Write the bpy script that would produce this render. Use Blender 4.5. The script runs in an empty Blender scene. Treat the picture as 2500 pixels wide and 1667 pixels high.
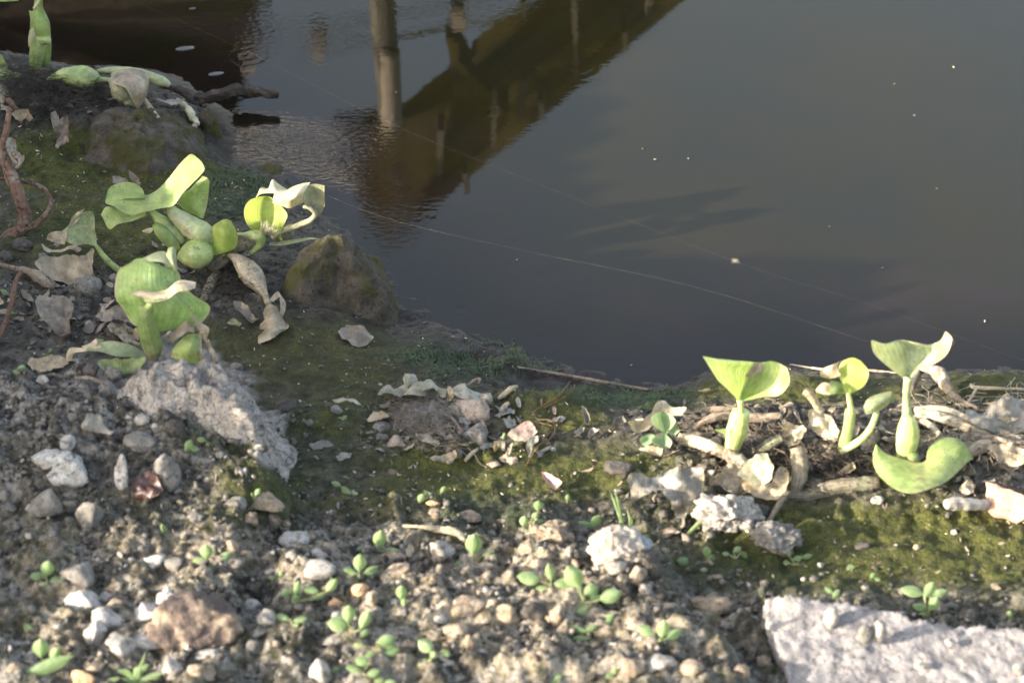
import bpy, math, random
import numpy as np
from mathutils import Vector, noise as mnoise
from mathutils.geometry import delaunay_2d_cdt

sc = bpy.context.scene
COL = sc.collection
# ------------------------------------------------------------------ camera
DEP = math.radians(32.0)
CD = 3.0
CAM = np.array([0.0, -CD*math.cos(DEP), CD*math.sin(DEP)])
FW = np.array([0.0, math.cos(DEP), -math.sin(DEP)])
RT = np.array([1.0, 0.0, 0.0])
UP = np.array([0.0, math.sin(DEP), math.cos(DEP)])
KPX = 1.0/3.0/2500.0                      # metres per source pixel at 1 m
cam = bpy.data.cameras.new('camera')
cam.sensor_width = 36.0
cam.lens = 36.0*3.0
cam.clip_start = 0.05; cam.clip_end = 200
cam.dof.use_dof = True
cam.dof.focus_distance = 3.09
cam.dof.aperture_fstop = 8.0
cam.dof.aperture_blades = 8
camo = bpy.data.objects.new('camera', cam)
camo.location = CAM
camo.rotation_euler = (math.pi/2-DEP, 0, 0)
COL.objects.link(camo)
sc.camera = camo
# ------------------------------------------------------------------ world, sun, exposure
SUN_EL = math.radians(15.0)
SUN_AZ = math.radians(22.0)               # from -X towards the camera (-Y)
TOSUN = Vector((-math.cos(SUN_EL)*math.cos(SUN_AZ), -math.cos(SUN_EL)*math.sin(SUN_AZ), math.sin(SUN_EL)))
w = bpy.data.worlds.new('World'); sc.world = w; w.use_nodes = True
wn = w.node_tree; bg = wn.nodes['Background']
sky = wn.nodes.new('ShaderNodeTexSky'); sky.sky_type = 'NISHITA'; sky.sun_disc = False
sky.sun_elevation = SUN_EL
sky.sun_rotation = math.atan2(TOSUN.x, TOSUN.y)
sky.air_density = 1.0; sky.dust_density = 3.0; sky.ozone_density = 1.0
hs = wn.nodes.new('ShaderNodeHueSaturation'); hs.inputs['Saturation'].default_value = 0.68   # hazy sky
wn.links.new(sky.outputs[0], hs.inputs['Color']); wn.links.new(hs.outputs[0], bg.inputs[0]); bg.inputs[1].default_value = 0.135
sl = bpy.data.lights.new('sun', 'SUN'); sl.energy = 3.2; sl.angle = math.radians(0.6); sl.color = (1.0, 0.90, 0.76)
slo = bpy.data.objects.new('sun', sl); COL.objects.link(slo)
slo.rotation_euler = TOSUN.to_track_quat('Z', 'Y').to_euler()
slo.location = (-3, -2, 3)
vs = sc.view_settings
vs.view_transform = 'Standard'; vs.look = 'None'; vs.gamma = 1.0; vs.use_curve_mapping = False
vs.exposure = 2.42
sc.render.engine = 'CYCLES'
sc.cycles.use_denoising = True
sc.cycles.max_bounces = 8; sc.cycles.transparent_max_bounces = 12
sc.cycles.caustics_reflective = False; sc.cycles.caustics_refractive = False

rng = np.random.default_rng(7)
rnd = random.Random(11)
# ------------------------------------------------------------------ picture <-> world
ZOOM = {0: (0, 0, 1.0), 1: (0, 0, 2.767), 2: (0, 350, 2.767), 3: (0, 800, 2.767), 4: (0, 1107, 2.767),
        5: (750, 850, 2.767), 6: (750, 1107, 2.767), 7: (1500, 780, 2.352), 8: (1500, 1107, 2.352),
        'A': (450, 0, 1.8816), 'B': (550, 350, 2.767), 'C': (1100, 500, 1.68), 'D': (0, 0, 0.9408),
        'E': (1950, 850, 3.92), 'F': (1000, 880, 5.227), 'G': (0, 100, 3.92), 'H': (150, 780, 4.238)}
def S(z, x, y):
    a, b, s = ZOOM[z]
    return a+x/s, b+y/s
def ray(u, v):
    return FW + RT*((u-1250)*KPX) + UP*((833.5-v)*KPX)
def on_z(u, v, z=0.0):
    d = ray(u, v); t = (z-CAM[2])/d[2]
    return CAM+d*t
def on_y(u, v, y):
    d = ray(u, v); t = (y-CAM[1])/d[1]
    return CAM+d*t
def proj(P):
    P = np.asarray(P)-CAM
    dz = P@FW
    return 1250+(P@RT)/dz/KPX, 833.5-(P@UP)/dz/KPX
def pxm(p):                                # metres per source pixel at a point
    return float((np.asarray(p)-CAM)@FW)*KPX
# ------------------------------------------------------------------ numpy noise
_perm = np.random.default_rng(3).permutation(1024).astype(np.int64)
_gr = np.stack([np.cos(np.linspace(0, 2*np.pi, 64, endpoint=False)), np.sin(np.linspace(0, 2*np.pi, 64, endpoint=False))], 1)
def perlin(x, y, seed=0):
    xi = np.floor(x).astype(np.int64); yi = np.floor(y).astype(np.int64)
    xf = x-xi; yf = y-yi
    def g(ix, iy, dx, dy):
        h = _perm[(_perm[(ix+seed*37) & 1023]+iy) & 1023] & 63
        return _gr[h, 0]*dx+_gr[h, 1]*dy
    u = xf*xf*xf*(xf*(xf*6-15)+10); v = yf*yf*yf*(yf*(yf*6-15)+10)
    a = g(xi, yi, xf, yf); b = g(xi+1, yi, xf-1, yf); c = g(xi, yi+1, xf, yf-1); d = g(xi+1, yi+1, xf-1, yf-1)
    return (a+(b-a)*u)+((c+(d-c)*u)-(a+(b-a)*u))*v
def fbm(x, y, f, o=3, seed=0, gain=0.5):
    r = 0; amp = 1.0
    for k in range(o):
        r = r+amp*perlin(x*f+k*17.3, y*f-k*9.1, seed+k); f *= 2.03; amp *= gain
    return r
def worley(x, y, f, seed=0):
    x = x*f; y = y*f
    xi = np.floor(x).astype(np.int64); yi = np.floor(y).astype(np.int64)
    d1 = np.full(x.shape, 9.0); d2 = np.full(x.shape, 9.0)
    for i in (-1, 0, 1):
        for j in (-1, 0, 1):
            cx = xi+i; cy = yi+j
            h = _perm[(_perm[(cx+seed*53) & 1023]+cy) & 1023]
            px = cx+(h & 31)/32.0; py = cy+((h >> 5) & 31)/32.0
            d = np.hypot(px-x, py-y)
            d2 = np.where(d < d1, d1, np.minimum(d2, d)); d1 = np.minimum(d1, d)
    return d1, d2
def sstep(a, b, x):
    t = np.clip((x-a)/(b-a), 0, 1); return t*t*(3-2*t)
def poly_sd(x, y, P):                      # signed distance, positive inside
    P = np.asarray(P); d = np.full(x.shape, 1e9); ins = np.zeros(x.shape, bool)
    for i in range(len(P)):
        a = P[i]; b = P[(i+1) % len(P)]
        e = b-a; L = e@e+1e-18
        t = np.clip(((x-a[0])*e[0]+(y-a[1])*e[1])/L, 0, 1)
        d = np.minimum(d, (x-a[0]-t*e[0])**2+(y-a[1]-t*e[1])**2)
        c = ((a[1] > y) != (b[1] > y)) & (x < (b[0]-a[0])*(y-a[1])/(b[1]-a[1]+1e-18)+a[0])
        ins ^= c
    d = np.sqrt(d)
    return np.where(ins, d, -d)
# ------------------------------------------------------------------ terrain
def grow(a, step, mult, end):
    out = [a]
    while abs(out[-1]-a) < abs(end-a):
        out.append(out[-1]+step); step *= mult
    return out
xs = np.concatenate([np.array(grow(-0.66, -0.006, 1.035, -0.66-40))[:0:-1], np.arange(-0.66, 0.6601, 0.0023), np.array(grow(0.66, 0.006, 1.09, 40))[1:]])
ys = np.concatenate([np.array(grow(-0.60, -0.006, 1.09, -40))[:0:-1], np.arange(-0.60, 0.46, 0.0023), np.arange(0.46, 0.95, 0.005), np.array(grow(0.95, 0.008, 1.1, 40))[1:]])
GX, GY = np.meshgrid(xs, ys)
shore = [(-2000, 40), (-100, 110), (60, 150), (140, 190), (300, 185), (400, 205), (440, 260), (520, 290), (525, 385), (560, 410), (640, 425), (705, 445), (735, 500), (800, 530), (860, 590),
         (905, 640), (950, 700), (985, 755), (1080, 800), (1180, 830), (1270, 855), (1310, 890), (1400, 912), (1480, 935), (1560, 945), (1650, 945),
         (1720, 915), (1800, 895), (1960, 903), (2120, 916), (2300, 912), (2500, 905), (2900, 900), (5000, 890)]
SH = [on_z(u, v)[:2] for u, v in shore]
SH = [(-60, SH[0][1])]+[tuple(p) for p in SH]+[(60, SH[-1][1]), (60, -60), (-60, -60)]
sd = poly_sd(GX, GY, SH)
sd = sd+0.006*fbm(GX, GY, 28, 3, 1)+0.004*fbm(GX, GY, 90, 2, 2)
def crest(pts, zc, close):
    return [on_z(u, v, zc)[:2] for u, v in pts]+close
T1 = crest([(-500, 900), (-200, 925), (60, 915), (185, 890), (250, 890), (340, 866), (430, 874), (520, 890), (580, 920), (620, 985), (663, 1045), (705, 1095), (735, 1130)], 0.100, [on_z(700, 1290, 0.06)[:2], on_z(640, 1480, 0.06)[:2], on_z(640, 2600, 0.06)[:2], np.array([-8, -4.0]), np.array([-8, 0.0])])
F1 = crest([(560, 1400), (640, 1300), (740, 1285), (850, 1320), (1000, 1365), (1150, 1365), (1250, 1345), (1330, 1300), (1450, 1290), (1600, 1310), (1670, 1370), (1720, 1450), (1850, 1560), (1980, 1720)], 0.070, [on_z(2100, 2600, 0.06)[:2], on_z(560, 2600, 0.06)[:2]])
t1 = poly_sd(GX, GY, T1)+0.008*fbm(GX, GY, 18, 3, 5)
f1 = poly_sd(GX, GY, F1)+0.010*fbm(GX, GY, 18, 3, 6)
land = np.clip(sd, 0, None)
Z = np.where(sd > 0, 0.0015+0.040*(1-np.exp(-land/0.11))+0.012*np.clip(land, 0, 2.0), np.maximum(sd*0.16, np.maximum(-0.02+sd*0.5, -0.6)))
m_t1 = sstep(-0.008, 0.032, t1)*(1-.55*sstep(-0.30, -0.44, GY)); m_f1 = sstep(-0.004, 0.045, f1)
Z = Z+0.0035*sstep(-0.001, 0.007, sd+0.006*fbm(GX, GY, 60, 3, 77))+0.066*m_t1+0.028*m_f1*(1-m_t1)
def wblob(u, v, r, z=0.03, ell=1.0, rot=0):
    p = on_z(u, v, z); dx = GX-p[0]; dy = GY-p[1]
    c, s = math.cos(rot), math.sin(rot)
    return np.exp(-(((dx*c+dy*s)/(r*ell))**2+((-dx*s+dy*c)/r)**2))
for (u, v, r, h, ell) in [(1340, 985, 0.040, 0.016, 1.3), (2420, 975, 0.05, 0.024, 1.3), (1960, 940, 0.03, 0.014, 1.6), (2100, 1085, 0.07, 0.020, 3.2),
                     (1090, 1050, 0.05, 0.009, 1.6), (120, 240, 0.12, 0.026, 1.2), (640, 790, 0.05, 0.012, 1.3), (780, 1045, 0.03, 0.014, 1.0), (480, 960, 0.035, 0.010, 1.2), (1150, 890, 0.05, 0.008, 1.4)]:
    Z = Z+h*wblob(u, v, r, 0.04, ell)
PU, PV = proj(np.stack([GX, GY, np.clip(Z, 0, None)], -1))
PU = np.where((np.stack([GX, GY, Z], -1)-CAM)@FW > 0.3, PU, 1250); 
infr = (np.abs(GX) < 1.2) & (GY > -0.75) & (GY < 1.0)
PV = np.where(GY < -0.75, 2400, PV)
def sblob(u, v, ru, rv, p=2):
    return np.exp(-(np.abs((PU-u)/ru)**p+np.abs((PV-v)/rv)**p))
rough = np.clip(np.maximum.reduce([sstep(1130, 1290, PV-0.0*PU)*1.0, m_t1, 0.75*sblob(1080, 1040, 260, 110, 4), 0.8*sblob(2050, 1090, 520, 120, 4), 0.75*sblob(180, 330, 300, 130, 4)*0.7, sblob(330, 720, 330, 130, 4)*0.8]), 0.12, 1)
flat_r = sblob(2200, 1370, 400, 110, 4)
rough = rough*(1-0.85*flat_r)
n1 = fbm(GX, GY, 22, 4, 20); n2 = fbm(GX, GY, 75, 3, 30)
w1, w2 = worley(GX+0.004*n2, GY+0.004*n1, 65, 4)
cr = np.clip(1-w1*1.3, -0.3, 1)
w3, w4 = worley(GX, GY, 150, 9)
landm = sstep(-0.01, 0.02, sd)
Z = Z+landm*(rough*(0.0125*n1+0.0050*n2+0.0060*cr*(n1+0.5)+0.0030*(0.6-w3))+(1-rough)*(0.0035*n1+0.0011*n2)+0.0005*fbm(GX, GY, 260, 2, 40))
wetshelf = np.clip(np.exp(-((sd-0.004)/0.022)**2), 0, 1)*infr
Z = Z+0.0022*wetshelf*fbm(GX, GY, 60, 3, 50)*1.6
shf = np.clip(np.maximum.reduce([sblob(1010, 740, 120, 75, 3), sblob(1360, 905, 170, 32, 3), sblob(1160, 840, 90, 40, 3), 0.8*sblob(860, 590, 60, 60, 3), .8*sblob(1560, 935, 90, 22, 3)]), 0, 1)
Z = Z*(1-shf)+shf*(0.0004+0.0042*fbm(GX, GY*1.6, 42, 4, 51)+0.0010*fbm(GX, GY*1.5, 150, 2, 52)+np.clip(sd, -.03, .02)*.10)
cl1, cl2 = worley(GX+0.006*n2, GY+0.006*n1, 48, 14)
drym = np.clip(np.maximum.reduce([sblob(440, 905, 130, 55, 2), sblob(540, 970, 90, 70, 2), sblob(660, 1080, 45, 60, 2), 0.8*sblob(300, 930, 80, 40, 2)])*1.35+0.45*n1+0.3*n2, 0, 1)
Z = Z+drym*(0.0045*np.clip((cl2-cl1)*4, 0, 1)-0.003+.003*n2)
# off-frame bank added on the left, its height shaped to shade the mud
yp = GY
hr = 0.285+0.02*fbm(GX*0, GY, 9, 3, 60)+0.045*sstep(0.1, 0.5, yp)+0.07*sstep(-0.25, -0.34, yp)-0.11*sstep(-0.53, -0.66, yp)-0.03*sstep(-0.66, -0.9, yp)
shade_bank = sstep(-0.70, -0.90, GX+0.02*fbm(GX, GY, 6, 2, 61))*sstep(1.3, 0.8, GY)*sstep(-2.6, -1.6, GY)
Z = np.where(shade_bank > 0.001, np.maximum(Z, shade_bank*(hr+0.02*fbm(GX, GY, 25, 3, 62))), Z)
H = Z
def height(x, y):
    x = np.asarray(x, float); y = np.asarray(y, float)
    i = np.clip(np.searchsorted(xs, x)-1, 0, len(xs)-2); j = np.clip(np.searchsorted(ys, y)-1, 0, len(ys)-2)
    a = np.clip((x-xs[i])/(xs[i+1]-xs[i]), 0, 1); b = np.clip((y-ys[j])/(ys[j+1]-ys[j]), 0, 1)
    return (H[j, i]*(1-a)+H[j, i+1]*a)*(1-b)+(H[j+1, i]*(1-a)+H[j+1, i+1]*a)*b
def gp(u, v, off=0.0, water=True):
    d = ray(u, v); t = np.arange(2.0, 5.0, 0.0015)
    P = CAM+t[:, None]*d
    g = height(P[:, 0], P[:, 1])
    if water: g = np.maximum(g, 0.0)
    below = P[:, 2] < g+off
    k = int(np.argmax(below)) if below.any() else len(t)-1
    return P[k]
# surface character maps (what the ground is made of)
PU, PV = proj(np.stack([GX, GY, np.clip(Z, 0, None)], -1))
PV = np.where(GY < -0.75, 2400, PV)
mossm = np.clip(1.45*np.maximum.reduce([.7*sblob(650, 1180, 130, 140, 3), .6*sblob(1700, 1290, 250, 60, 3), .22*(PV > 1200), sblob(720, 870, 260, 90, 4), sblob(300, 400, 330, 90, 4), sblob(250, 560, 250, 90, 4)*0.8, sblob(2150, 1330, 520, 110, 4), 0.9*sblob(1250, 1150, 420, 75, 4), 0.8*sblob(1350, 1000, 140, 60, 4), 0.8*sblob(2400, 940, 120, 40, 4),
        0.8*sblob(1950, 950, 300, 35, 4), 0.6*sblob(820, 1000, 200, 100, 4), 0.5*sblob(900, 1230, 200, 50, 3)])*(0.95+0.5*n1)-0.25*rough*np.clip(0.4+n2*1.5, 0, 1), 0, 1)
algm = np.clip(np.maximum.reduce([sblob(1130, 880, 170, 50, 3), sblob(1480, 965, 90, 28, 3), sblob(590, 470, 90, 70, 3), sblob(1620, 975, 80, 30, 3), 0.8*sblob(1200, 1260, 160, 55, 3), 0.7*sblob(680, 1130, 70, 90, 3), 0.6*sblob(1750, 1400, 250, 60, 3), .6*sblob(500, 1060, 120, 40, 3)])*(1.0+0.9*n1), 0, 1)
wetm = np.clip(np.maximum.reduce([sstep(0.032, 0.010, sd)*1.0, 0.45*sblob(650, 860, 400, 130, 4), shf]), 0, 1)
me = bpy.data.meshes.new('ground')
ny, nx = GX.shape
verts = np.stack([GX, GY, Z], -1).reshape(-1, 3)
idx = np.arange(ny*nx).reshape(ny, nx)
faces = np.stack([idx[:-1, :-1], idx[:-1, 1:], idx[1:, 1:], idx[1:, :-1]], -1).reshape(-1, 4)
def np_mesh(me, verts, faces):
    me.vertices.add(len(verts)); me.vertices.foreach_set('co', np.ascontiguousarray(verts, np.float32).ravel())
    n = len(faces); me.loops.add(n*4); me.polygons.add(n)
    me.loops.foreach_set('vertex_index', np.ascontiguousarray(faces, np.int32).ravel())
    me.polygons.foreach_set('loop_start', np.arange(0, n*4, 4, dtype=np.int32))
    me.polygons.foreach_set('use_smooth', np.ones(n, bool))
    me.update(calc_edges=True)
np_mesh(me, verts, faces)
def vattr(me, name, arr):
    a = me.attributes.new(name, 'FLOAT', 'POINT'); a.data.foreach_set('value', np.ascontiguousarray(arr, np.float32).ravel())
vattr(me, 'moss', mossm); vattr(me, 'algae', algm); vattr(me, 'wet', wetm); vattr(me, 'dry', drym)
tanm = np.clip(np.maximum.reduce([0.8*sblob(1300, 1520, 420, 160, 3), 0.9*sblob(1400, 1390, 300, 90, 3), 0.45*sblob(500, 1350, 500, 60, 3), 0.4*sblob(300, 1500, 300, 150, 3), .5*sblob(2200, 1080, 350, 60, 3)])*(0.9+1.0*n1), 0, 1)
vattr(me, 'tan', tanm)
vattr(me, 'crust', np.clip(np.maximum.reduce([m_t1*sstep(-.02, .05, t1)*.9, sstep(1190, 1330, PV), .5*sblob(1080, 1040, 240, 90, 4), .6*sblob(2050, 1090, 500, 70, 4), .3*sblob(250, 760, 250, 90, 4)])*(1-.85*sblob(2200, 1370, 430, 110, 4)), 0, 1))
ground = bpy.data.objects.new('ground', me); COL.objects.link(ground); ground['kind'] = 'structure'
# ------------------------------------------------------------------ node helper
class NT:
    def __init__(s, name):
        s.m = bpy.data.materials.new(name); s.m.use_nodes = True; s.t = s.m.node_tree; s.t.nodes.clear()
        s.out = s.t.nodes.new('ShaderNodeOutputMaterial')
    def n(s, typ, **kw):
        nd = s.t.nodes.new('ShaderNode'+typ)
        for k, v in kw.items():
            if k.startswith('i_'):
                key = k[2:]; key = int(key) if key.isdigit() else key.replace('_', ' ')
                s.set(nd.inputs[key], v)
            else: setattr(nd, k, v)
        return nd
    def set(s, sock, v):
        if isinstance(v, bpy.types.NodeSocket): s.t.links.new(v, sock)
        elif isinstance(v, bpy.types.Node): s.t.links.new(v.outputs[0], sock)
        else: sock.default_value = tuple(v)+((1.0,) if sock.type == 'RGBA' and len(v) == 3 else ()) if isinstance(v, (tuple, list)) else v
    def coord(s, kind='Object'): return s.n('TexCoord').outputs[kind]
    def noise(s, vec, scale, detail=3, rough=0.55, fac=True):
        nd = s.n('TexNoise', i_Vector=vec, i_Scale=scale, i_Detail=detail, i_Roughness=rough)
        return nd.outputs['Fac' if fac else 'Color']
    def ramp(s, v, a, b, ca=0.0, cb=1.0):
        return s.n('MapRange', clamp=True, interpolation_type='SMOOTHSTEP', i_Value=v, i_1=a, i_2=b, i_3=ca, i_4=cb).outputs[0]
    def mix(s, f, a, b, mode='MIX'):
        nd = s.t.nodes.new('ShaderNodeMix'); nd.data_type = 'RGBA'; nd.blend_type = mode
        s.set(nd.inputs[0], f); s.set(nd.inputs[6], a); s.set(nd.inputs[7], b); return nd.outputs[2]
    def math(s, op, a, b=0.0):
        nd = s.n('Math', operation=op); s.set(nd.inputs[0], a); s.set(nd.inputs[1], b); return nd.outputs[0]
    def attr(s, name): return s.n('Attribute', attribute_name=name).outputs['Fac']
    def bump(s, h, strength=0.5, dist=0.002, nrm=None):
        nd = s.n('Bump', i_Height=h, i_Strength=strength, i_Distance=dist)
        if nrm is not None: s.set(nd.inputs['Normal'], nrm)
        return nd.outputs[0]
    def principled(s, col, rough, nrm=None, spec=0.5, **kw):
        p = s.n('BsdfPrincipled', i_Base_Color=col, i_Roughness=rough)
        p.inputs['Specular IOR Level'].default_value = spec
        if nrm is not None: s.set(p.inputs['Normal'], nrm)
        for k, v in kw.items(): s.set(p.inputs[k.replace('_', ' ')], v)
        return p
    def done(s, sh):
        s.set(s.out.inputs[0], sh); return s.m
def soil_mat():
    t = NT('soil'); c = t.coord()
    n = t.noise(c, 45, 5, 0.65); nf = t.noise(c, 420, 4, 0.7); nm = t.noise(c, 140, 4, 0.6)
    soil = t.mix(t.ramp(n, .3, .72), (0.032, 0.028, 0.022), (0.115, 0.100, 0.081))
    nb = t.noise(c, 26, 6, .72)
    crs = t.attr('crust')
    soil = t.mix(t.math('MULTIPLY', crs, t.math('MULTIPLY', t.ramp(nb, .46, .60), t.ramp(nf, .36, .56))), soil, (0.33, 0.305, 0.27))
    soil = t.mix(t.math('MULTIPLY', t.math('ADD', .15, crs), t.ramp(nm, .54, .68, 0, .85)), soil, (0.25, 0.23, 0.20))
    soil = t.mix(t.math('MULTIPLY', t.ramp(nm, .49, .36), .95), soil, (0.012, 0.012, 0.008))  # near-black in the bump pits: fine occlusion put into the colour
    tan = t.mix(t.ramp(nm, .35, .65), (0.28, 0.215, 0.145), (0.52, 0.43, 0.33))
    soil = t.mix(t.math('MULTIPLY', t.attr('tan'), t.ramp(n, .38, .56)), soil, tan)
    moss = t.mix(t.ramp(n, .3, .7), (0.027, 0.031, 0.006), (0.086, 0.090, 0.016))
    moss = t.mix(t.ramp(nf, .56, .74), moss, (0.15, 0.13, 0.07))
    moss = t.mix(t.ramp(nf, .46, .34), moss, (0.018, 0.016, 0.008))
    moss = t.mix(t.ramp(nm, .58, .66, 0, .85), moss, (0.030, 0.025, 0.017))
    col = t.mix(t.attr('moss'), soil, moss)
    alg = t.mix(t.ramp(nm, .35, .7), (0.010, 0.017, 0.008), (0.040, 0.058, 0.020))
    col = t.mix(t.math('MULTIPLY', t.attr('algae'), t.ramp(nm, .25, .5)), col, alg)
    dry = t.mix(t.ramp(nm, .3, .7), (0.22, 0.20, 0.175), (0.40, 0.37, 0.335))
    col = t.mix(t.ramp(t.attr('dry'), .2, .8), col, dry)
    sp = t.n('TexVoronoi', i_Vector=c, i_Scale=190.0); sp.inputs['Randomness'].default_value = 1
    spk = t.math('MULTIPLY', t.ramp(sp.outputs['Distance'], .16, .08), t.ramp(n, .45, .6))
    col = t.mix(t.math('MULTIPLY', spk, .7), col, (0.38, 0.32, 0.24))
    wet = t.attr('wet')
    col = t.mix(t.math('MULTIPLY', wet, .92), col, (0.020, 0.013, 0.011))
    r = t.ramp(wet, 0.25, 1, .9, .24)
    b = t.bump(nm, 1.0, .006); b = t.bump(nf, 1.0, .0022, b)
    return t.done(t.principled(col, r, b, .28))
ground.data.materials.append(soil_mat())
# ------------------------------------------------------------------ water
wx = np.concatenate([np.array(grow(-0.72, -0.02, 1.12, -40))[:0:-1], np.arange(-0.72, 0.7201, 0.004), np.array(grow(0.72, 0.02, 1.12, 40))[1:]])
wy = np.concatenate([np.arange(-0.30, 0.9501, 0.004), np.array(grow(0.95, 0.02, 1.12, 40))[1:]])
WX, WY = np.meshgrid(wx, wy)
dep = -height(WX, WY)
def ring(z, x, y, wl=0.010, n=3, amp=0.0005, r0=0.0):
    p = on_z(*S(z, x, y)); r = np.hypot(WX-p[0], WY-p[1])
    return amp*np.cos(2*np.pi*(r-r0)/wl)*np.exp(-(r/(n*wl))**2)
WZ = np.zeros_like(WX)
for z, x, y, wl, n, a in [('A', 1340, 105, .011, 1.5, .0004), ('A', 290, 260, .013, 2.5, .0005), ('A', 1130, 990, .010, 1.5, .0005),
                          ('A', 925, 1185, .009, 1.6, .0006), ('A', 1275, 1420, .008, 1.5, .0006), ('A', 1360, 515, .012, 1.5, .0003), ('A', 725, 330, .011, 1.2, .0003), ('C', 45, 428, .008, 1.5, .0006), ('A', 1800, 310, .014, 2.0, .0002)]:
    WZ += ring(z, x, y, wl, n, a*.25)
WU, WV = proj(np.stack([WX, WY, WX*0], -1))
def wbl(z, x, y, ru, rv):
    u, v = S(z, x, y); return np.exp(-((WU-u)/ru)**2-((WV-v)/rv)**2)
rip = np.clip(1.0*wbl('A', 500, 660, 170, 60)+0.55*wbl('A', 720, 740, 90, 60)+0.5*wbl('A', 420, 190, 190, 70)+0.3*wbl('A', 960, 950, 90, 80)+0.2*wbl('A', 1250, 30, 300, 50)+.05*wbl('A', 1500, 600, 200, 120)+.25*wbl('A', 900, 1100, 100, 60)+.05*wbl('A', 1900, 250, 200, 120), 0, 1)
keep = dep > -0.012
wid = np.arange(WX.size).reshape(WX.shape)
wf = np.stack([wid[:-1, :-1], wid[:-1, 1:], wid[1:, 1:], wid[1:, :-1]], -1)
kf = keep[:-1, :-1] | keep[:-1, 1:] | keep[1:, 1:] | keep[1:, :-1]
wf = wf[kf]
used = np.unique(wf); remap = np.full(WX.size, -1); remap[used] = np.arange(len(used))
wme = bpy.data.meshes.new('water')
np_mesh(wme, np.stack([WX, WY, WZ], -1).reshape(-1, 3)[used], remap[wf])
vattr(wme, 'depth', np.clip(dep, 0, 1).ravel()[used]); vattr(wme, 'ripple', rip.ravel()[used])
water = bpy.data.objects.new('water', wme); COL.objects.link(water); water['kind'] = 'structure'
def water_mat():
    t = NT('pond_water'); c = t.coord()
    mp = t.n('Mapping', i_Vector=c); mp.inputs['Scale'].default_value = (1, 1.5, 1)
    n1 = t.noise(mp, 110, 2, .5); n2 = t.noise(mp, 16, 2, .5); n3 = t.noise(mp, 260, 2, .5)
    rp = t.math('MULTIPLY', t.attr('ripple'), 1.0)
    h = t.math('ADD', t.math('MULTIPLY', t.math('MULTIPLY', n1, rp), 1.0), t.math('MULTIPLY', n2, .07))
    b = t.bump(h, .15, .004)
    cl = t.noise(c, 6, 3, .5); cl2 = t.noise(c, 300, 4, .7)
    murk = t.mix(t.ramp(cl, .25, .75), (0.018, 0.0145, 0.0045), (0.013, 0.0125, 0.0070))
    red = t.math('MULTIPLY', t.math('MULTIPLY', t.ramp(t.attr('depth'), .050, .010), t.ramp(t.noise(c, 9, 3, .6), .35, .6)), .5)
    murk = t.mix(red, murk, (0.026, 0.014, 0.016))
    murk = t.mix(t.math('MULTIPLY', t.ramp(cl2, .5, .8), .35), murk, (0.035, 0.030, 0.024))
    dif = t.n('BsdfDiffuse', i_Color=murk)
    trn = t.n('BsdfTransparent', i_Color=(0.80, 0.74, 0.66))
    op = t.ramp(t.attr('depth'), 0.0, 0.030, 0.28, 0.97)
    body = t.n('MixShader', i_0=op, i_1=trn, i_2=dif)
    gl = t.n('BsdfGlossy', i_Color=(0.86, 0.84, 0.80), i_Roughness=0.015, i_Normal=b)
    fr = t.n('Fresnel', i_IOR=1.335, i_Normal=b)
    return t.done(t.n('MixShader', i_0=fr.outputs[0], i_1=body, i_2=gl))
water.data.materials.append(water_mat())
# ------------------------------------------------------------------ object helpers
def link(name, me, mat=None, parent=None):
    o = bpy.data.objects.new(name, me); COL.objects.link(o)
    if mat is not None:
        me.materials.clear(); me.materials.append(mat)
    if parent is not None: o.parent = parent
    return o
def tag(o, label, cat, group=None):
    o['label'] = label; o['category'] = cat
    if group: o['group'] = group
    return o
def thing(name, label, cat, loc=(0, 0, 0), group=None):
    o = bpy.data.objects.new(name, None); COL.objects.link(o); o.empty_display_size = 0.02
    o.location = tuple(float(q) for q in loc)
    return tag(o, label, cat, group)
def part(name, mb, mat, parent, label=None):
    me = mb.mesh(name)
    if parent is not None and parent.type == 'EMPTY':
        L = parent.location
        me.transform(__import__('mathutils').Matrix.Translation(-L))
    o = link(name, me, mat, parent)
    if label: o['label'] = label
    return o
class MB:
    def __init__(s): s.v = []; s.f = []; s.uv = {}; s.uvs = []
    def add(s, V, F, UV=None):
        b = len(s.v); s.v += [tuple(float(c) for c in p) for p in V]; s.f += [tuple(int(i)+b for i in f) for f in F]
        s.uvs += [tuple(map(float, q)) for q in UV] if UV is not None else [(0.5, 0.5)]*len(V)
        return s
    def mesh(s, name, smooth=True):
        me = bpy.data.meshes.new(name); me.from_pydata(s.v, [], s.f)
        uv = me.uv_layers.new(name='UVMap')
        li = np.empty(len(me.loops), np.int32); me.loops.foreach_get('vertex_index', li)
        uv.data.foreach_set('uv', np.asarray(s.uvs, np.float32)[li].ravel())
        me.polygons.foreach_set('use_smooth', np.full(len(me.polygons), smooth)); me.update(); return me
def catmull(P, n):
    P = np.asarray(P, float); m = len(P)
    if m == 1: return np.repeat(P, n, 0)
    t = np.linspace(0, m-1, n); i = np.clip(t.astype(int), 0, m-2); f = (t-i).reshape((-1,)+(1,)*(P.ndim-1))
    p1 = P[i]; p2 = P[i+1]
    p0 = np.where((i > 0).reshape(f.shape), P[np.clip(i-1, 0, m-1)], 2*p1-p2)
    p3 = np.where((i+2 < m).reshape(f.shape), P[np.clip(i+2, 0, m-1)], 2*p2-p1)
    return 0.5*((2*p1)+(-p0+p2)*f+(2*p0-5*p1+4*p2-p3)*f*f+(-p0+3*p1-3*p2+p3)*f**3)
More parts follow.
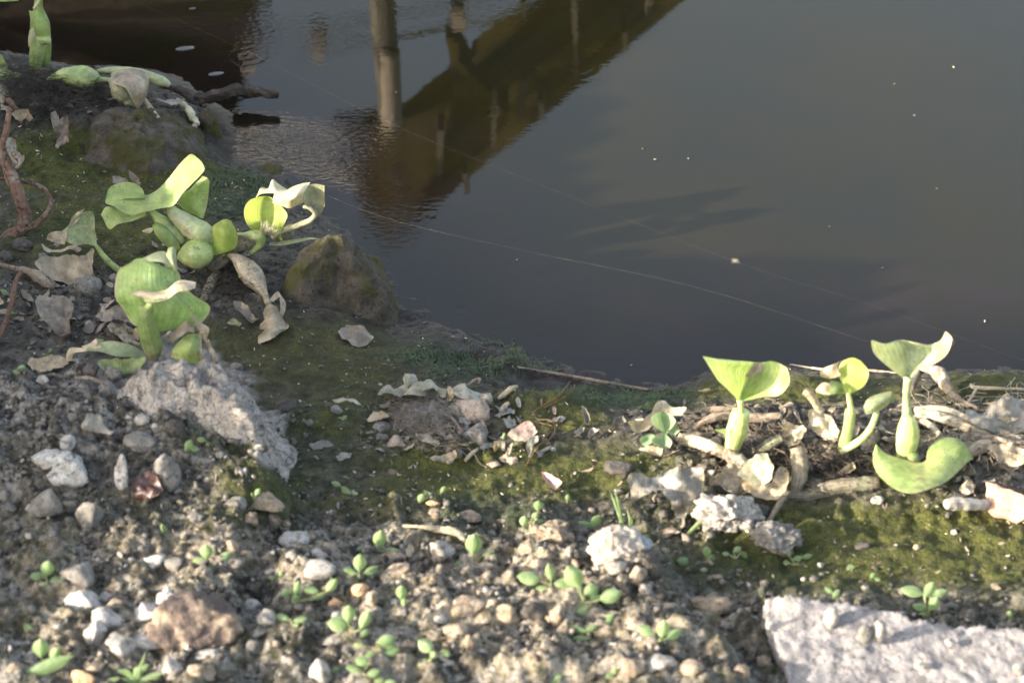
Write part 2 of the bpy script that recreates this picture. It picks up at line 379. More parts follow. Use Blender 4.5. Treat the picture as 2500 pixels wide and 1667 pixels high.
class Ctx:
    """a plant or a piece of litter standing at one place on the bank: pixel points of the photo become points at that distance"""
    def __init__(s, z, bx, by, off=0.0):
        s.z = z; u, v = S(z, bx, by); s.base = gp(u, v, off); s.sc = ZOOM[z][2]
    def p(s, x, y, dy=0.0):
        u, v = S(s.z, x, y); return on_y(u, v, s.base[1]+dy*0.01)
    def r(s, px, p): return px/s.sc*pxm(p)
def seed_n3(P, f, seed):
    return np.array([mnoise.noise_vector(Vector((p[0]*f+seed*7.1, p[1]*f, p[2]*f))) for p in P])
def loft(mb, c, rows, nu=14, nv=12, crumple=0.0, cf=60.0, seed=0, wav=0.0):
    A = np.array([[c.p(*q) for q in row] for row in rows])
    G = catmull(A, nu)
    G = np.swapaxes(catmull(np.swapaxes(G, 0, 1), nv), 0, 1)
    if crumple > 0:
        P = G.reshape(-1, 3); G = (P+crumple*seed_n3(P, cf, seed)).reshape(G.shape)
    if wav > 0:
        tt = np.linspace(0, 1, nu); e = np.abs(np.linspace(-1, 1, nv))**3
        G[..., 1] += wav*np.outer(np.sin(tt*14+seed), e)
    I = np.arange(nu*nv).reshape(nu, nv)
    F = np.stack([I[:-1, :-1], I[:-1, 1:], I[1:, 1:], I[1:, :-1]], -1).reshape(-1, 4)
    UV = np.stack(np.meshgrid(np.linspace(0, 1, nv), np.linspace(0, 1, nu)), -1).reshape(-1, 2)
    return mb.add(G.reshape(-1, 3), F, UV)
def tube3(mb, P, R, seg=10, n=None, cap=True, lump=0.0, seed=0, open_end=False):
    P = np.asarray(P, float); R = np.asarray(R, float)
    n = n or max(6, 5*len(P))
    Q = catmull(P, n); r = np.interp(np.linspace(0, 1, n), np.linspace(0, 1, len(R)), R) if len(R) < 3 else np.clip(catmull(R[:, None], n)[:, 0], R.min()*0.7, None)
    T = np.gradient(Q, axis=0); T /= np.linalg.norm(T, axis=1)[:, None]+1e-12
    a = np.cross(T[0], [0, 0, 1.0]); 
    if np.linalg.norm(a) < 1e-3: a = np.cross(T[0], [1.0, 0, 0])
    V = []; UV = []
    for k in range(n):
        a = a-T[k]*(a@T[k]); a /= np.linalg.norm(a)+1e-12; b = np.cross(T[k], a)
        for j in range(seg):
            th = 2*math.pi*j/seg
            rr = r[k]*(1+(lump*mnoise.noise(Vector((seed*3.3+math.cos(th)*1.3, math.sin(th)*1.3, k*0.45))) if lump else 0))
            V.append(Q[k]+rr*(math.cos(th)*a+math.sin(th)*b)); UV.append((j/seg, k/(n-1)))
    F = [(k*seg+j, k*seg+(j+1) % seg, (k+1)*seg+(j+1) % seg, (k+1)*seg+j) for k in range(n-1) for j in range(seg)]
    if cap: 
        V.append(Q[0]); UV.append((.5, 0)); i0 = len(V)-1; F += [(i0, (j+1) % seg, j) for j in range(seg)]
        if not open_end:
            V.append(Q[-1]); UV.append((.5, 1)); i1 = len(V)-1; F += [(i1, (n-1)*seg+j, (n-1)*seg+(j+1) % seg) for j in range(seg)]
    return mb.add(V, F, UV)
def tube(mb, c, pts, seg=10, lump=0.0, seed=0, open_end=False):
    """pts: (x, y, r_px[, dy_cm])"""
    P = [c.p(q[0], q[1], q[3] if len(q) > 3 else 0) for q in pts]
    return tube3(mb, P, [c.r(q[2], p) for q, p in zip(pts, P)], seg, None, True, lump, seed, open_end)
def sheet(mb, z, outline, anchor=None, normal=(0, -0.5, 1), lift=0.004, crumple=0.002, cf=70, bend=0.0, seed=0, spacing=None, thick=0.0, rag=0.0, dome=0.0, curl=0.0):
    """an irregular flake: outline in photo pixels laid on a tilted plane through its place on the ground, crumpled, optionally with real thickness"""
    r = random.Random(seed+5)
    pts = [S(z, x, y) for x, y in outline]
    cu = sum(p[0] for p in pts)/len(pts); cv = sum(p[1] for p in pts)/len(pts)
    A = gp(*(S(z, *anchor) if anchor else (cu, cv)), lift)
    N = np.array(normal, float); N /= np.linalg.norm(N)
    def on(u, v):
        d = ray(u, v); return CAM+d*(((A-CAM)@N)/(d@N))
    ext = max(max(p[0] for p in pts)-min(p[0] for p in pts), max(p[1] for p in pts)-min(p[1] for p in pts))
    sp = spacing or ext/15.0
    B = []
    for i in range(len(pts)):
        a = np.array(pts[i]); b = np.array(pts[(i+1) % len(pts)]); k = max(1, int(round(np.linalg.norm(b-a)/(sp*0.6))))
        for q in range(k):
            e = a+(b-a)*q/k
            if rag and q: e = e+np.array([r.uniform(-1, 1), r.uniform(-1, 1)])*rag*sp
            B.append(e)
    B = np.array(B)
    if len(B) > 8: B = B*.5+(np.roll(B, 1, 0)+np.roll(B, -1, 0))*.25
    nz_ = np.array([[mnoise.noise(Vector((b[0]/sp*.5+seed, b[1]/sp*.5, .3))), mnoise.noise(Vector((b[0]/sp*.5, b[1]/sp*.5+seed, 7.3)))] for b in B]); B = B+nz_*sp*.55
    gx, gy = np.meshgrid(np.arange(B[:, 0].min(), B[:, 0].max(), sp), np.arange(B[:, 1].min(), B[:, 1].max(), sp*0.85))
    gx = gx+(np.arange(gx.shape[0]) % 2)[:, None]*sp*0.5+np.array([[r.uniform(-.2, .2)*sp for _ in range(gx.shape[1])] for _ in range(gx.shape[0])])
    ins = poly_sd(gx.ravel(), gy.ravel(), B) > sp*0.35
    I = np.stack([gx.ravel(), gy.ravel()], 1)[ins]
    allp = [Vector((float(p[0]), float(p[1]))) for p in B]+[Vector((float(p[0]), float(p[1]))) for p in I]
    nb = len(B)
    v2, e2, f2, ov, oe, of = delaunay_2d_cdt(allp, [(i, (i+1) % nb) for i in range(nb)], [list(range(nb))], 1, 1e-4)
    P = np.array([on(p.x, p.y) for p in v2])
    ctr = P.mean(0); T1_ = np.cross(N, [0, 0, 1.0]); T1_ = T1_/(np.linalg.norm(T1_)+1e-9) if np.linalg.norm(T1_) > 1e-3 else np.array([1.0, 0, 0])
    s_ = (P-ctr)@T1_; half = np.abs(s_).max()+1e-9
    off = bend*(s_/half)**2*half
    if curl:
        ed = np.clip(poly_sd(np.array([p.x for p in v2]), np.array([p.y for p in v2]), B)/(sp*2.6), 0, 1)
        off = off+curl*(1-ed)**1.5*np.array([.25+1.5*mnoise.noise(Vector((p[0]*38+seed, p[1]*38, 1.7))) for p in P])
    rad = np.linalg.norm(P-ctr, axis=1); off = off+dome*(1-(rad/(rad.max()+1e-9))**2)
    if crumple: off = off+crumple*np.array([mnoise.fractal(Vector((p[0]*cf+seed*3.7, p[1]*cf, p[2]*cf)), 0.8, 2.1, 5) for p in P])
    P = P+off[:, None]*N
    UV = np.array([[(p.x-B[:, 0].min())/(np.ptp(B[:, 0])+1e-9), (p.y-B[:, 1].min())/(np.ptp(B[:, 1])+1e-9)] for p in v2])
    F = []
    for f in f2:
        a, b, c_ = P[f[0]], P[f[1]], P[f[2]]
        F.append(tuple(f) if np.cross(b-a, c_-a)@N > 0 else tuple(reversed(f)))
    if thick > 0:
        n = len(P); low = P-N*thick+np.array([[0, 0, 0]])
        bd = {}
        for f in F:
            for q in range(len(f)):
                e = (f[q], f[(q+1) % len(f)]); bd[e] = 1
        side = [(a, a+n, b+n, b) for (a, b) in bd if (b, a) not in bd]
        mb.add(np.concatenate([P, low]), F+[tuple(reversed([i+n for i in f])) for f in F]+side, np.concatenate([UV, UV]))
    else: mb.add(P, F, UV)
    return A
import bmesh
_ico = {}
def ico(sub):
    if sub not in _ico:
        b = bmesh.new(); bmesh.ops.create_icosphere(b, subdivisions=sub, radius=1.0)
        V = np.array([v.co[:] for v in b.verts]); F = [tuple(v.index for v in f.verts) for f in b.faces]; b.free(); _ico[sub] = (V, F)
    return _ico[sub]
def stone_shape(seed, sub=3, facets=7, rough=0.10, cut=(0.55, 0.9), big=0.22):
    V, F = ico(sub); r = np.random.default_rng(seed); V = V.copy()
    for _ in range(facets):
        n = r.normal(size=3); n /= np.linalg.norm(n); d = r.uniform(*cut)
        h = V@n-d; V = V-np.where(h > 0, h*0.92, 0)[:, None]*n
    o = r.uniform(-50, 50, 3)
    f1 = np.array([mnoise.noise(Vector(p*1.6+o)) for p in V]); f2 = np.array([mnoise.fractal(Vector(p*4.0+o), .9, 2.1, 4) for p in V])
    V = V*(1+big*f1+rough*f2)[:, None]
    V = V-(V.max(0)+V.min(0))/2; V = V/(np.ptp(V, axis=0)/2)
    return V, F
def stone_at(u, v, wpx, hpx, depth=0.85, sink=0.30):
    """centre and radii of a stone that covers a box of the photo; part of it is set into the soil"""
    P = gp(u, v+0.22*hpx); k = pxm(P)
    rx = wpx*k/2; ry = rx*depth
    hh = hpx*k/2
    rz = hh*hh/(math.cos(DEP)**2)-(ry*math.tan(DEP))**2
    if rz < (0.35*rx)**2: rz = (0.35*rx)**2; ry = math.sqrt(max(hh*hh-rz*math.cos(DEP)**2, (0.3*rx)**2))/math.sin(DEP)
    rz = math.sqrt(rz)
    return P, rx, min(ry, 1.6*rx), rz
SHAPES = {}
def add_stone(name, z, x, y, wpx, hpx, mat, label, cat='stone', seed=1, sub=3, rot=0.0, facets=7, rough=0.10, group=None, depth=0.85, lift=0.28, cut=(0.55, 0.9), big=.22, zoff=0.0):
    s_ = ZOOM[z][2]; u, v = S(z, x, y)
    P, rx, ry, rz = stone_at(u, v, wpx/s_, hpx/s_, depth)
    V, F = stone_shape(seed, sub, facets, rough, cut, big)
    c, s = math.cos(rot), math.sin(rot)
    V = np.stack([V[:, 0]*rx, V[:, 1]*ry, V[:, 2]*rz], -1)
    # tilt in the picture plane
    V = np.stack([V[:, 0]*c-V[:, 2]*s, V[:, 1], V[:, 0]*s+V[:, 2]*c], -1) if rot else V
    # put its picture centre on the pixel
    g = gp(u, v, rz*lift+zoff)
    mb = MB().add(V, F, np.stack([V[:, 0]/rx*.5+.5, V[:, 2]/rz*.5+.5], -1))
    o = link(name, mb.mesh(name), mat); o.location = tuple(g)
    return tag(o, label, cat, group)
# ------------------------------------------------------------------ materials
def stone_mat(name, a, b, spot=None, dirt=(0.07, 0.06, 0.047), dirt_amt=0.5, f=90, crack=False, moss=None, rough=.9):
    t = NT(name); c = t.coord('Object'); oi = t.n('ObjectInfo')
    vec = t.n('VectorMath', operation='ADD', i_0=c, i_1=t.n('CombineXYZ', i_X=t.math('MULTIPLY', oi.outputs['Random'], 5.0), i_Y=oi.outputs['Random']))
    n = t.noise(vec, f, 5, .65); n2 = t.noise(vec, f*5, 4, .7); n3 = t.noise(vec, f*.4, 3, .6)
    col = t.mix(t.ramp(n, .3, .7), a, b)
    col = t.mix(t.ramp(n2, .58, .72, 0, .5), col, tuple(min(1, q*1.35) for q in b))
    col = t.mix(t.ramp(n2, .46, .34, 0, .9), col, tuple(q*.35 for q in a))
    if spot: col = t.mix(t.ramp(n3, .52, .66), col, spot)
    if moss: col = t.mix(t.ramp(n3, .42, .58), col, moss)
    col = t.mix(t.math('MULTIPLY', t.ramp(t.noise(vec, f*1.3, 3, .6), .52, .68), dirt_amt), col, dirt)
    b_ = t.bump(n, 1.0, .005); b_ = t.bump(n2, 1.0, .0018, b_)
    if crack:
        cm = t.ramp(n3, .38, .6)
        vo = t.n('TexVoronoi', feature='DISTANCE_TO_EDGE', i_Vector=t.n('VectorMath', operation='ADD', i_0=vec, i_1=t.n('VectorMath', operation='SCALE', i_0=t.n('TexNoise', i_Vector=vec, i_Scale=40.0).outputs['Color'], i_Scale=.045)), i_Scale=85.0)
        e = t.ramp(vo.outputs['Distance'], .0, .05)
        col = t.mix(t.math('MULTIPLY', t.math('SUBTRACT', 1.0, e), t.math('MULTIPLY', cm, .7)), col, tuple(q*.35 for q in a)); b_ = t.bump(e, .8, .003, b_)
    return t.done(t.principled(col, rough, b_, .25))
M = {}
M['white'] = stone_mat('chalky_stone', (0.34, 0.315, 0.282), (0.50, 0.472, 0.43), dirt_amt=.65)
M['pale'] = stone_mat('pale_stone', (0.28, 0.25, 0.215), (0.44, 0.40, 0.35), dirt_amt=.6)
M['grey'] = stone_mat('grey_stone', (0.145, 0.13, 0.112), (0.26, 0.24, 0.21), dirt_amt=.6)
M['dark'] = stone_mat('dark_clod', (0.06, 0.052, 0.045), (0.13, 0.112, 0.095), dirt_amt=.4)
M['tan'] = stone_mat('tan_clod', (0.22, 0.165, 0.11), (0.40, 0.32, 0.235), dirt_amt=.65)
M['orange'] = stone_mat('orange_stone', (0.42, 0.24, 0.12), (0.60, 0.40, 0.24), dirt_amt=.3)
M['pink'] = stone_mat('pinkish_stone', (0.36, 0.28, 0.215), (0.50, 0.41, 0.33), dirt=(0.12, .10, .08), dirt_amt=.6, f=160)
M['red'] = stone_mat('reddish_rock', (0.088, 0.066, 0.055), (0.155, 0.115, 0.095), spot=(0.32, 0.245, 0.17), dirt_amt=.5, f=62)
M['mossrock'] = stone_mat('mossy_rock', (0.034, 0.029, 0.022), (0.088, 0.073, 0.054), spot=(0.10, 0.075, 0.05), moss=(0.060, 0.056, 0.020), dirt_amt=.5, f=60)
M['mudrock'] = stone_mat('muddy_rock', (0.050, 0.041, 0.033), (0.105, 0.085, 0.068), moss=(0.048, 0.044, 0.014), dirt_amt=.5, f=70)
M['litter'] = stone_mat('matted_roots', (0.10, 0.088, 0.074), (0.22, 0.195, 0.165), dirt=(0.05, .042, .034), dirt_amt=.8, f=150)
M['clay'] = stone_mat('dry_clay', (0.27, 0.238, 0.205), (0.41, 0.372, 0.328), dirt=(0.17, 0.145, 0.12), dirt_amt=.6, f=110, crack=True)
M['slab'] = stone_mat('grey_slab', (0.165, 0.153, 0.150), (0.26, 0.242, 0.232), spot=(0.38, 0.335, 0.285), dirt=(0.115, 0.105, 0.105), dirt_amt=.8, f=42)
M['blue'] = stone_mat('bluish_stone', (0.27, 0.225, 0.175), (0.42, 0.36, 0.295), spot=(0.20, 0.235, 0.25), dirt_amt=.4, f=60)
M['brick'] = stone_mat('fired_clay', (0.46, 0.26, 0.17), (0.58, 0.37, 0.26), dirt=(0.5, .42, .36), dirt_amt=.35, f=80)
M['limy'] = stone_mat('limy_crust', (0.36, 0.33, 0.29), (0.70, 0.67, 0.62), dirt_amt=.75, f=120)
def leaf_mat(name, lo, hi, tipc, trans=0.33, dirt=0.3, vein=90.0, dirtc=(0.20, 0.17, 0.13), spots=0.8, dry=None, dry_at=.62, va=1.0):
    t = NT(name); uv = t.coord('UV'); c = t.coord('Object')
    sx = t.n('SeparateXYZ', i_0=uv)
    n = t.noise(c, 38, 3, .55); nf = t.noise(c, 160, 4, .65); nn = t.noise(c, 16, 2, .5)
    wob = t.math('MULTIPLY', t.noise(c, 25, 2), .05)
    wv = t.math('SINE', t.math('MULTIPLY', t.math('ADD', sx.outputs['X'], wob), vein))
    wv2 = t.math('SINE', t.math('MULTIPLY', t.math('ADD', sx.outputs['X'], wob), vein*2.7))
    v = t.math('MULTIPLY', t.math('ADD', wv, wv2), .5)
    col = t.mix(t.ramp(n, .3, .7), lo, hi)
    col = t.mix(t.ramp(v, -.9, 1.0, 0, .5*va), col, tuple(min(1, q*1.45) for q in hi))
    col = t.mix(t.ramp(nn, .50, .72, 0, .8), col, tipc)
    if dry is not None: col = t.mix(t.ramp(t.noise(c, 30, 4, .6), dry_at-.05, dry_at+.05), col, dry)
    vo = t.n('TexVoronoi', i_Vector=c, i_Scale=330.0)
    sp = t.math('MULTIPLY', t.ramp(vo.outputs['Distance'], .34, .20), t.ramp(t.noise(c, 95, 3, .6), .47, .60))
    col = t.mix(t.math('MULTIPLY', sp, spots), col, (0.05, 0.05, 0.03))
    dm = t.math('MULTIPLY', t.math('MULTIPLY', t.ramp(nf, .44, .64), t.ramp(t.noise(c, 26, 4, .6), .36, .62)), min(1.0, dirt*1.5))
    col = t.mix(dm, col, dirtc)
    col = t.mix(.75, col, t.mix(t.ramp(t.noise(c, 60, 4, .65), .3, .7), (.50, .54, .46), (1.36, 1.30, 1.22)), 'MULTIPLY')
    ex = t.math('ABSOLUTE', t.math('SUBTRACT', sx.outputs['X'], .5))
    col = t.mix(t.math('MULTIPLY', t.ramp(t.math('ADD', ex, t.math('MULTIPLY', t.math('SUBTRACT', t.noise(c, 70, 3, .6), .5), .10)), .462, .492), .85), col, (0.36, 0.29, 0.16))
    br = t.ramp(t.noise(c, 62, 5, .66), .62, .67)
    col = t.mix(t.math('MULTIPLY', br, .8*min(1, spots)), col, (0.22, 0.155, 0.085))
    b = t.bump(v, .5*va, .0009); b = t.bump(nf, .4, .0010, b); b = t.bump(n, .5, .004, b)
    p = t.principled(col, .40, b, .5)
    tr = t.n('BsdfTranslucent', i_Color=t.mix(.65, col, tuple(min(1, q) for q in (hi[0]*1.75, hi[1]*1.7, hi[2]*1.05))), i_Normal=b)
    return t.done(t.n('MixShader', i_0=trans, i_1=p, i_2=tr))
M['leaf'] = leaf_mat('hyacinth_leaf', (0.215, 0.305, 0.10), (0.315, 0.405, 0.145), (0.385, 0.44, 0.15), vein=80, va=.9)
M['leafy'] = leaf_mat('young_yellow_leaf', (0.28, 0.355, 0.095), (0.38, 0.45, 0.13), (0.45, 0.48, 0.19), trans=.5, dirt=.1, spots=.5)
M['leafg'] = leaf_mat('deep_green_leaf', (0.17, 0.27, 0.085), (0.255, 0.36, 0.12), (0.33, 0.40, 0.16), dirt=.4, vein=85, va=1.0)
M['leafdull'] = leaf_mat('dusty_leaf', (0.22, 0.27, 0.145), (0.31, 0.355, 0.205), (0.38, 0.385, 0.265), dirt=.6, trans=.28)
M['leafworn'] = leaf_mat('worn_leaf', (0.19, 0.255, 0.10), (0.28, 0.345, 0.145), (0.34, 0.345, 0.19), dirt=.6, trans=.34, dry=(0.34, 0.265, 0.18), dry_at=.62)
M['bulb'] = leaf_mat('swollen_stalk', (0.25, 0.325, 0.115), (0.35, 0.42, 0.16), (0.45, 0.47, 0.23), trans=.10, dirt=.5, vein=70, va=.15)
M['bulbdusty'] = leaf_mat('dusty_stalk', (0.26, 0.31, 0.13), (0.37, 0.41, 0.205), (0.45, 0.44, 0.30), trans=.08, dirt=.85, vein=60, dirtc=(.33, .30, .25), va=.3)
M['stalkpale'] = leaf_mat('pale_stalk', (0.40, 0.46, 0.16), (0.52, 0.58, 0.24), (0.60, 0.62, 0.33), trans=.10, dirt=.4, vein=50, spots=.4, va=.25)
M['dryleaf'] = leaf_mat('withered_leaf', (0.24, 0.19, 0.135), (0.35, 0.285, 0.205), (0.40, 0.35, 0.27), trans=.12, dirt=.7, vein=70, dirtc=(.14, .115, .09), va=.25)
M['cream'] = leaf_mat('cream_dry_leaf', (0.42, 0.385, 0.25), (0.55, 0.505, 0.36), (0.60, 0.56, 0.42), trans=.2, dirt=.35, vein=70, dirtc=(.30, .26, .19), spots=.4, va=.25)
M['creamdark'] = leaf_mat('grey_shaded_dry_leaf', (0.20, 0.20, 0.12), (0.28, 0.275, 0.18), (0.30, 0.28, 0.20), trans=.1, dirt=.6, vein=70, dirtc=(.10, .09, .06), va=.25)
M['brownleaf'] = leaf_mat('brown_dead_leaf', (0.125, 0.095, 0.072), (0.215, 0.17, 0.135), (0.26, 0.22, 0.18), trans=.05, dirt=.6, vein=60, dirtc=(.08, .068, .055), va=.25)
M['greyleaf'] = leaf_mat('grey_dead_leaf', (0.13, 0.118, 0.102), (0.225, 0.205, 0.182), (0.29, 0.265, 0.235), trans=.05, dirt=.6, vein=60, dirtc=(.15, .13, .105), va=.25)
M['tanleaf'] = leaf_mat('tan_dead_leaf', (0.30, 0.235, 0.16), (0.43, 0.35, 0.25), (0.50, 0.42, 0.31), trans=.12, dirt=.6, vein=60, dirtc=(.22, .17, .12), va=.25)
M['pinkleaf'] = leaf_mat('pinkish_dead_leaf', (0.25, 0.19, 0.15), (0.35, 0.27, 0.225), (0.38, 0.15, 0.19), trans=.08, dirt=.5, vein=40, dirtc=(.22, .18, .14), va=.25)
M['palegreen'] = leaf_mat('grey_green_dry_leaf', (0.165, 0.16, 0.125), (0.265, 0.258, 0.208), (0.34, 0.315, 0.26), trans=.08, dirt=.7, vein=60, dirtc=(.17, .14, .10), va=.25)
M['redleaf'] = leaf_mat('dark_red_leaf', (0.06, 0.028, 0.025), (0.10, 0.045, 0.04), (0.10, 0.062, 0.05), trans=.05, dirt=.5, vein=60, dirtc=(.07, .055, .045), va=.25)
M['seed'] = leaf_mat('seedling_leaf', (0.20, 0.30, 0.14), (0.28, 0.38, 0.185), (0.36, 0.43, 0.21), trans=.36, dirt=.12, vein=30, spots=.15)
M['seedstem'] = leaf_mat('seedling_stem', (0.20, 0.24, 0.10), (0.28, 0.30, 0.14), (0.30, 0.25, 0.16), trans=.05, dirt=.3, vein=20)
M['pistia'] = leaf_mat('water_lettuce_leaf', (0.19, 0.285, 0.165), (0.27, 0.37, 0.22), (0.33, 0.40, 0.27), trans=.25, dirt=.2, vein=38, spots=.2)
def wood_mat(name, a, b, hi, f=60, stretch=(1, 1, 1)):
    t = NT(name); c = t.coord('UV'); oc = t.coord('Object')
    mp = t.n('Mapping', i_Vector=c); mp.inputs['Scale'].default_value = (24, 1.3, 1)
    n = t.noise(mp, 3, 4, .6); n2 = t.noise(oc, f*4, 4, .7); n3 = t.noise(oc, f, 3, .6)
    col = t.mix(t.ramp(n, .35, .65), a, b)
    col = t.mix(t.ramp(n3, .5, .68), col, hi)
    col = t.mix(t.ramp(n, .46, .36, 0, .75), col, tuple(q*.45 for q in a))
    col = t.mix(t.ramp(n2, .48, .34, 0, .85), col, tuple(q*.35 for q in a))
    b_ = t.bump(n, .9, .0022); b_ = t.bump(n2, .9, .0016, b_)
    return t.done(t.principled(col, .85, b_, .25))
M['root'] = wood_mat('reddish_root', (0.155, 0.085, 0.058), (0.25, 0.155, 0.11), (0.30, 0.24, 0.195))
M['rhizome'] = wood_mat('rhizome', (0.20, 0.165, 0.115), (0.33, 0.28, 0.20), (0.28, 0.275, 0.17))
M['twig'] = wood_mat('dry_twig', (0.24, 0.185, 0.13), (0.37, 0.30, 0.225), (0.45, 0.38, 0.30))
M['straw'] = wood_mat('straw', (0.46, 0.37, 0.25), (0.60, 0.50, 0.36), (0.66, 0.57, 0.44))
M['darkwood'] = wood_mat('wet_driftwood', (0.032, 0.025, 0.020), (0.085, 0.066, 0.052), (0.12, 0.095, 0.075))
M['fibre'] = wood_mat('rootlets', (0.045, 0.038, 0.031), (0.10, 0.082, 0.064), (0.15, 0.125, 0.10))
M['brownfibre'] = wood_mat('brown_fibre', (0.17, 0.10, 0.045), (0.25, 0.16, 0.075), (0.28, 0.19, 0.10))
M['olivewood'] = wood_mat('weathered_timber', (0.075, 0.060, 0.014), (0.125, 0.100, 0.028), (0.15, 0.122, 0.045), f=4)
M['greywood'] = wood_mat('grey_timber', (0.19, 0.17, 0.145), (0.29, 0.265, 0.23), (0.30, 0.275, 0.235), f=4)
M['palewood'] = wood_mat('pale_timber', (0.46, 0.39, 0.31), (0.58, 0.50, 0.41), (0.64, 0.57, 0.48), f=4)
M['sunboard'] = wood_mat('sun_lightened_board', (0.68, 0.60, 0.50), (0.80, 0.73, 0.63), (0.82, 0.76, 0.67), f=4)  # lighter copy of the pale timber, stands in for stronger sun
def plain(name, col, rough=.6, spec=.4, f=150):
    t = NT(name); c = t.coord(); n = t.noise(c, f, 4, .6)
    return t.done(t.principled(t.mix(t.ramp(n, .3, .7), tuple(q*.75 for q in col), col), rough, t.bump(n, .4, .001), spec))
# ------------------------------------------------------------------ what the water mirrors: a timber footbridge and a dark bank across the pond
def mirror(z, x, y, Y):
    u, v = S(z, x, y); W = on_z(u, v, 0.0); d = ray(u, v); d = d*np.array([1, 1, -1])
    return W+d*((Y-W[1])/d[1])
YB = 1.45
bridge = thing('timber_footbridge', 'timber footbridge with slanting deck seen only as a dark reflection in the pond', 'footbridge', mirror('A', 930, 0, YB)*np.array([1, 1, 0]))
def plank(name, P, half_w, mat, parent, seg=4, thick=0.6):
    P = np.array(P); mb = MB()
    t = (P[-1]-P[0]); t /= np.linalg.norm(t); n = np.cross(t, [0, 1.0, 0]); n /= np.linalg.norm(n); b = np.array([0, 1.0, 0])
    V = [];
    for p, h in ((P[0], half_w[0]), (P[-1], half_w[1])):
        for sx_, sy_ in ((-1, -1), (1, -1), (1, 1), (-1, 1)): V.append(p+n*h*sx_+b*0.05*sy_*thick)
    F = [(0, 1, 5, 4), (1, 2, 6, 5), (2, 3, 7, 6), (3, 0, 4, 7), (3, 2, 1, 0), (4, 5, 6, 7)]
    mb.add(V, F, [(0, 0), (1, 0), (1, 0), (0, 0), (0, 1), (1, 1), (1, 1), (0, 1)])
    me = mb.mesh(name, False)
    if parent: me.transform(__import__('mathutils').Matrix.Translation(-parent.location))
    return link(name, me, mat, parent)
def board_poly(name, pts, Y, th, mat, parent):
    P = [mirror('A', x, y, Y) for x, y in pts]; n = len(P); mb = MB()
    V = P+[p+np.array([0, th, 0]) for p in P]
    F = [tuple(range(n)), tuple(range(2*n-1, n-1, -1))]+[(i, i+n, (i+1) % n+n, (i+1) % n) for i in range(n)]
    uv = [((p[0]) % 1, p[2] % 1) for p in V]
    mb.add(V, F, uv)
    me = mb.mesh(name, False); me.transform(__import__('mathutils').Matrix.Translation(-parent.location))
    return link(name, me, mat, parent)
kB = pxm(mirror('A', 930, 300, YB))*1.35/1.8816*0+ (np.linalg.norm(mirror('A', 1000, 300, YB)-mirror('A', 900, 300, YB))/100.0)   # metres per zoom-A pixel at the bridge
# slanting deck made of boards side by side
edge_lo = [(2760, -380), (985, 1085)]; edge_hi = [(2150, -380), (900, 640)]
nb_ = 6
for k in range(nb_):
    a0 = k/nb_; a1 = (k+0.94)/nb_
    L = lambda i, a: (edge_lo[i][0]*(1-a)+edge_hi[i][0]*a, edge_lo[i][1]*(1-a)+edge_hi[i][1]*a)
    board_poly('deck_board', [L(0, a0), L(0, a1), L(1, a1), L(1, a0)], YB+0.05+0.01*(k % 2), 0.06, M['olivewood'], bridge)
board_poly('gusset_board', [(700, 590), (1020, 545), (1240, 450), (1150, 800), (1000, 1060), (905, 1085), (800, 920), (735, 720)], YB+0.02, 0.05, M['olivewood'], bridge)
board_poly('gusset_board', [(1200, 170), (1260, 200), (1330, 330), (1400, 430), (1240, 450), (1225, 300)], YB, 0.05, M['olivewood'], bridge)
mb = None
pl = np.array([mirror('A', 905, -60, YB-.15), mirror('A', 950, 575, YB-.15)])
foot = pl[0]+(pl[0]-pl[1])/(pl[0][2]-pl[1][2]+1e-9)*(-0.4-pl[0][2])
mb = MB(); tube3(mb, [foot, pl[0], (pl[0]+pl[1])/2, pl[1]], [58*kB, 56*kB, 54*kB, 50*kB], 16); part('post', mb, M['greywood'], bridge)
mb = MB(); tube3(mb, [mirror('A', 955, 575, YB-.28), mirror('A', 945, 235, YB-.28)], [46*kB, 42*kB], 14); part('post_lit_part', mb, M['palewood'], bridge)  # paler tube over the post stands in for its sunlit length
for a, b in (((330, 160), (1010, 62)), ((1010, 62), (1500, -30)), ((520, 235), (1020, 168)), ((1020, 168), (1640, 60))):
    mb = MB(); tube3(mb, [mirror('A', *a, YB-.05), mirror('A', *b, YB-.05)], [9*kB, 9*kB], 8); part('rail', mb, M['olivewood'], bridge)
for a, b in (((1790, -60), (1800, 330)), ((1425, 370), (1420, 640)), ((985, 780), (970, 960)), ((2150, -160), (2130, 60))):
    plank('baluster', [mirror('A', *a, YB-.06), mirror('A', *b, YB-.06)], [12*kB, 10*kB], M['greywood'], bridge)
for a, b in (((1330, 250), (1560, 60)), ((1250, 250), (1480, 470)), ((730, 690), (705, 560)), ((1560, 330), (1545, 520)), ((1180, 560), (1175, 760))):
    plank('brace', [mirror('A', *a, YB-.03), mirror('A', *b, YB-.03)], [16*kB, 13*kB], M['greywood' if a[0] in (1560, 1180) else 'olivewood'], bridge)
for x, y in ((300, 250), (620, 190), (1260, 60), (1560, 10), (1640, 465), (1295, 800), (2020, 150), (2400, -150)):
    plank('joist_end', [mirror('A', x-4, y-45, YB-.12), mirror('A', x+4, y+45, YB-.12)], [30*kB if x < 1300 and y < 300 else 11*kB]*2, M['palewood' if x < 1300 and y < 300 else 'greywood'], bridge)
mb = MB(); plank('pale_board', [mirror('A', 150, 580, YB+.25), mirror('A', 790, 750, YB-.25)], [75*kB, 65*kB], M['sunboard'], bridge)  # turned towards the sun and lightened to reflect as sunlit
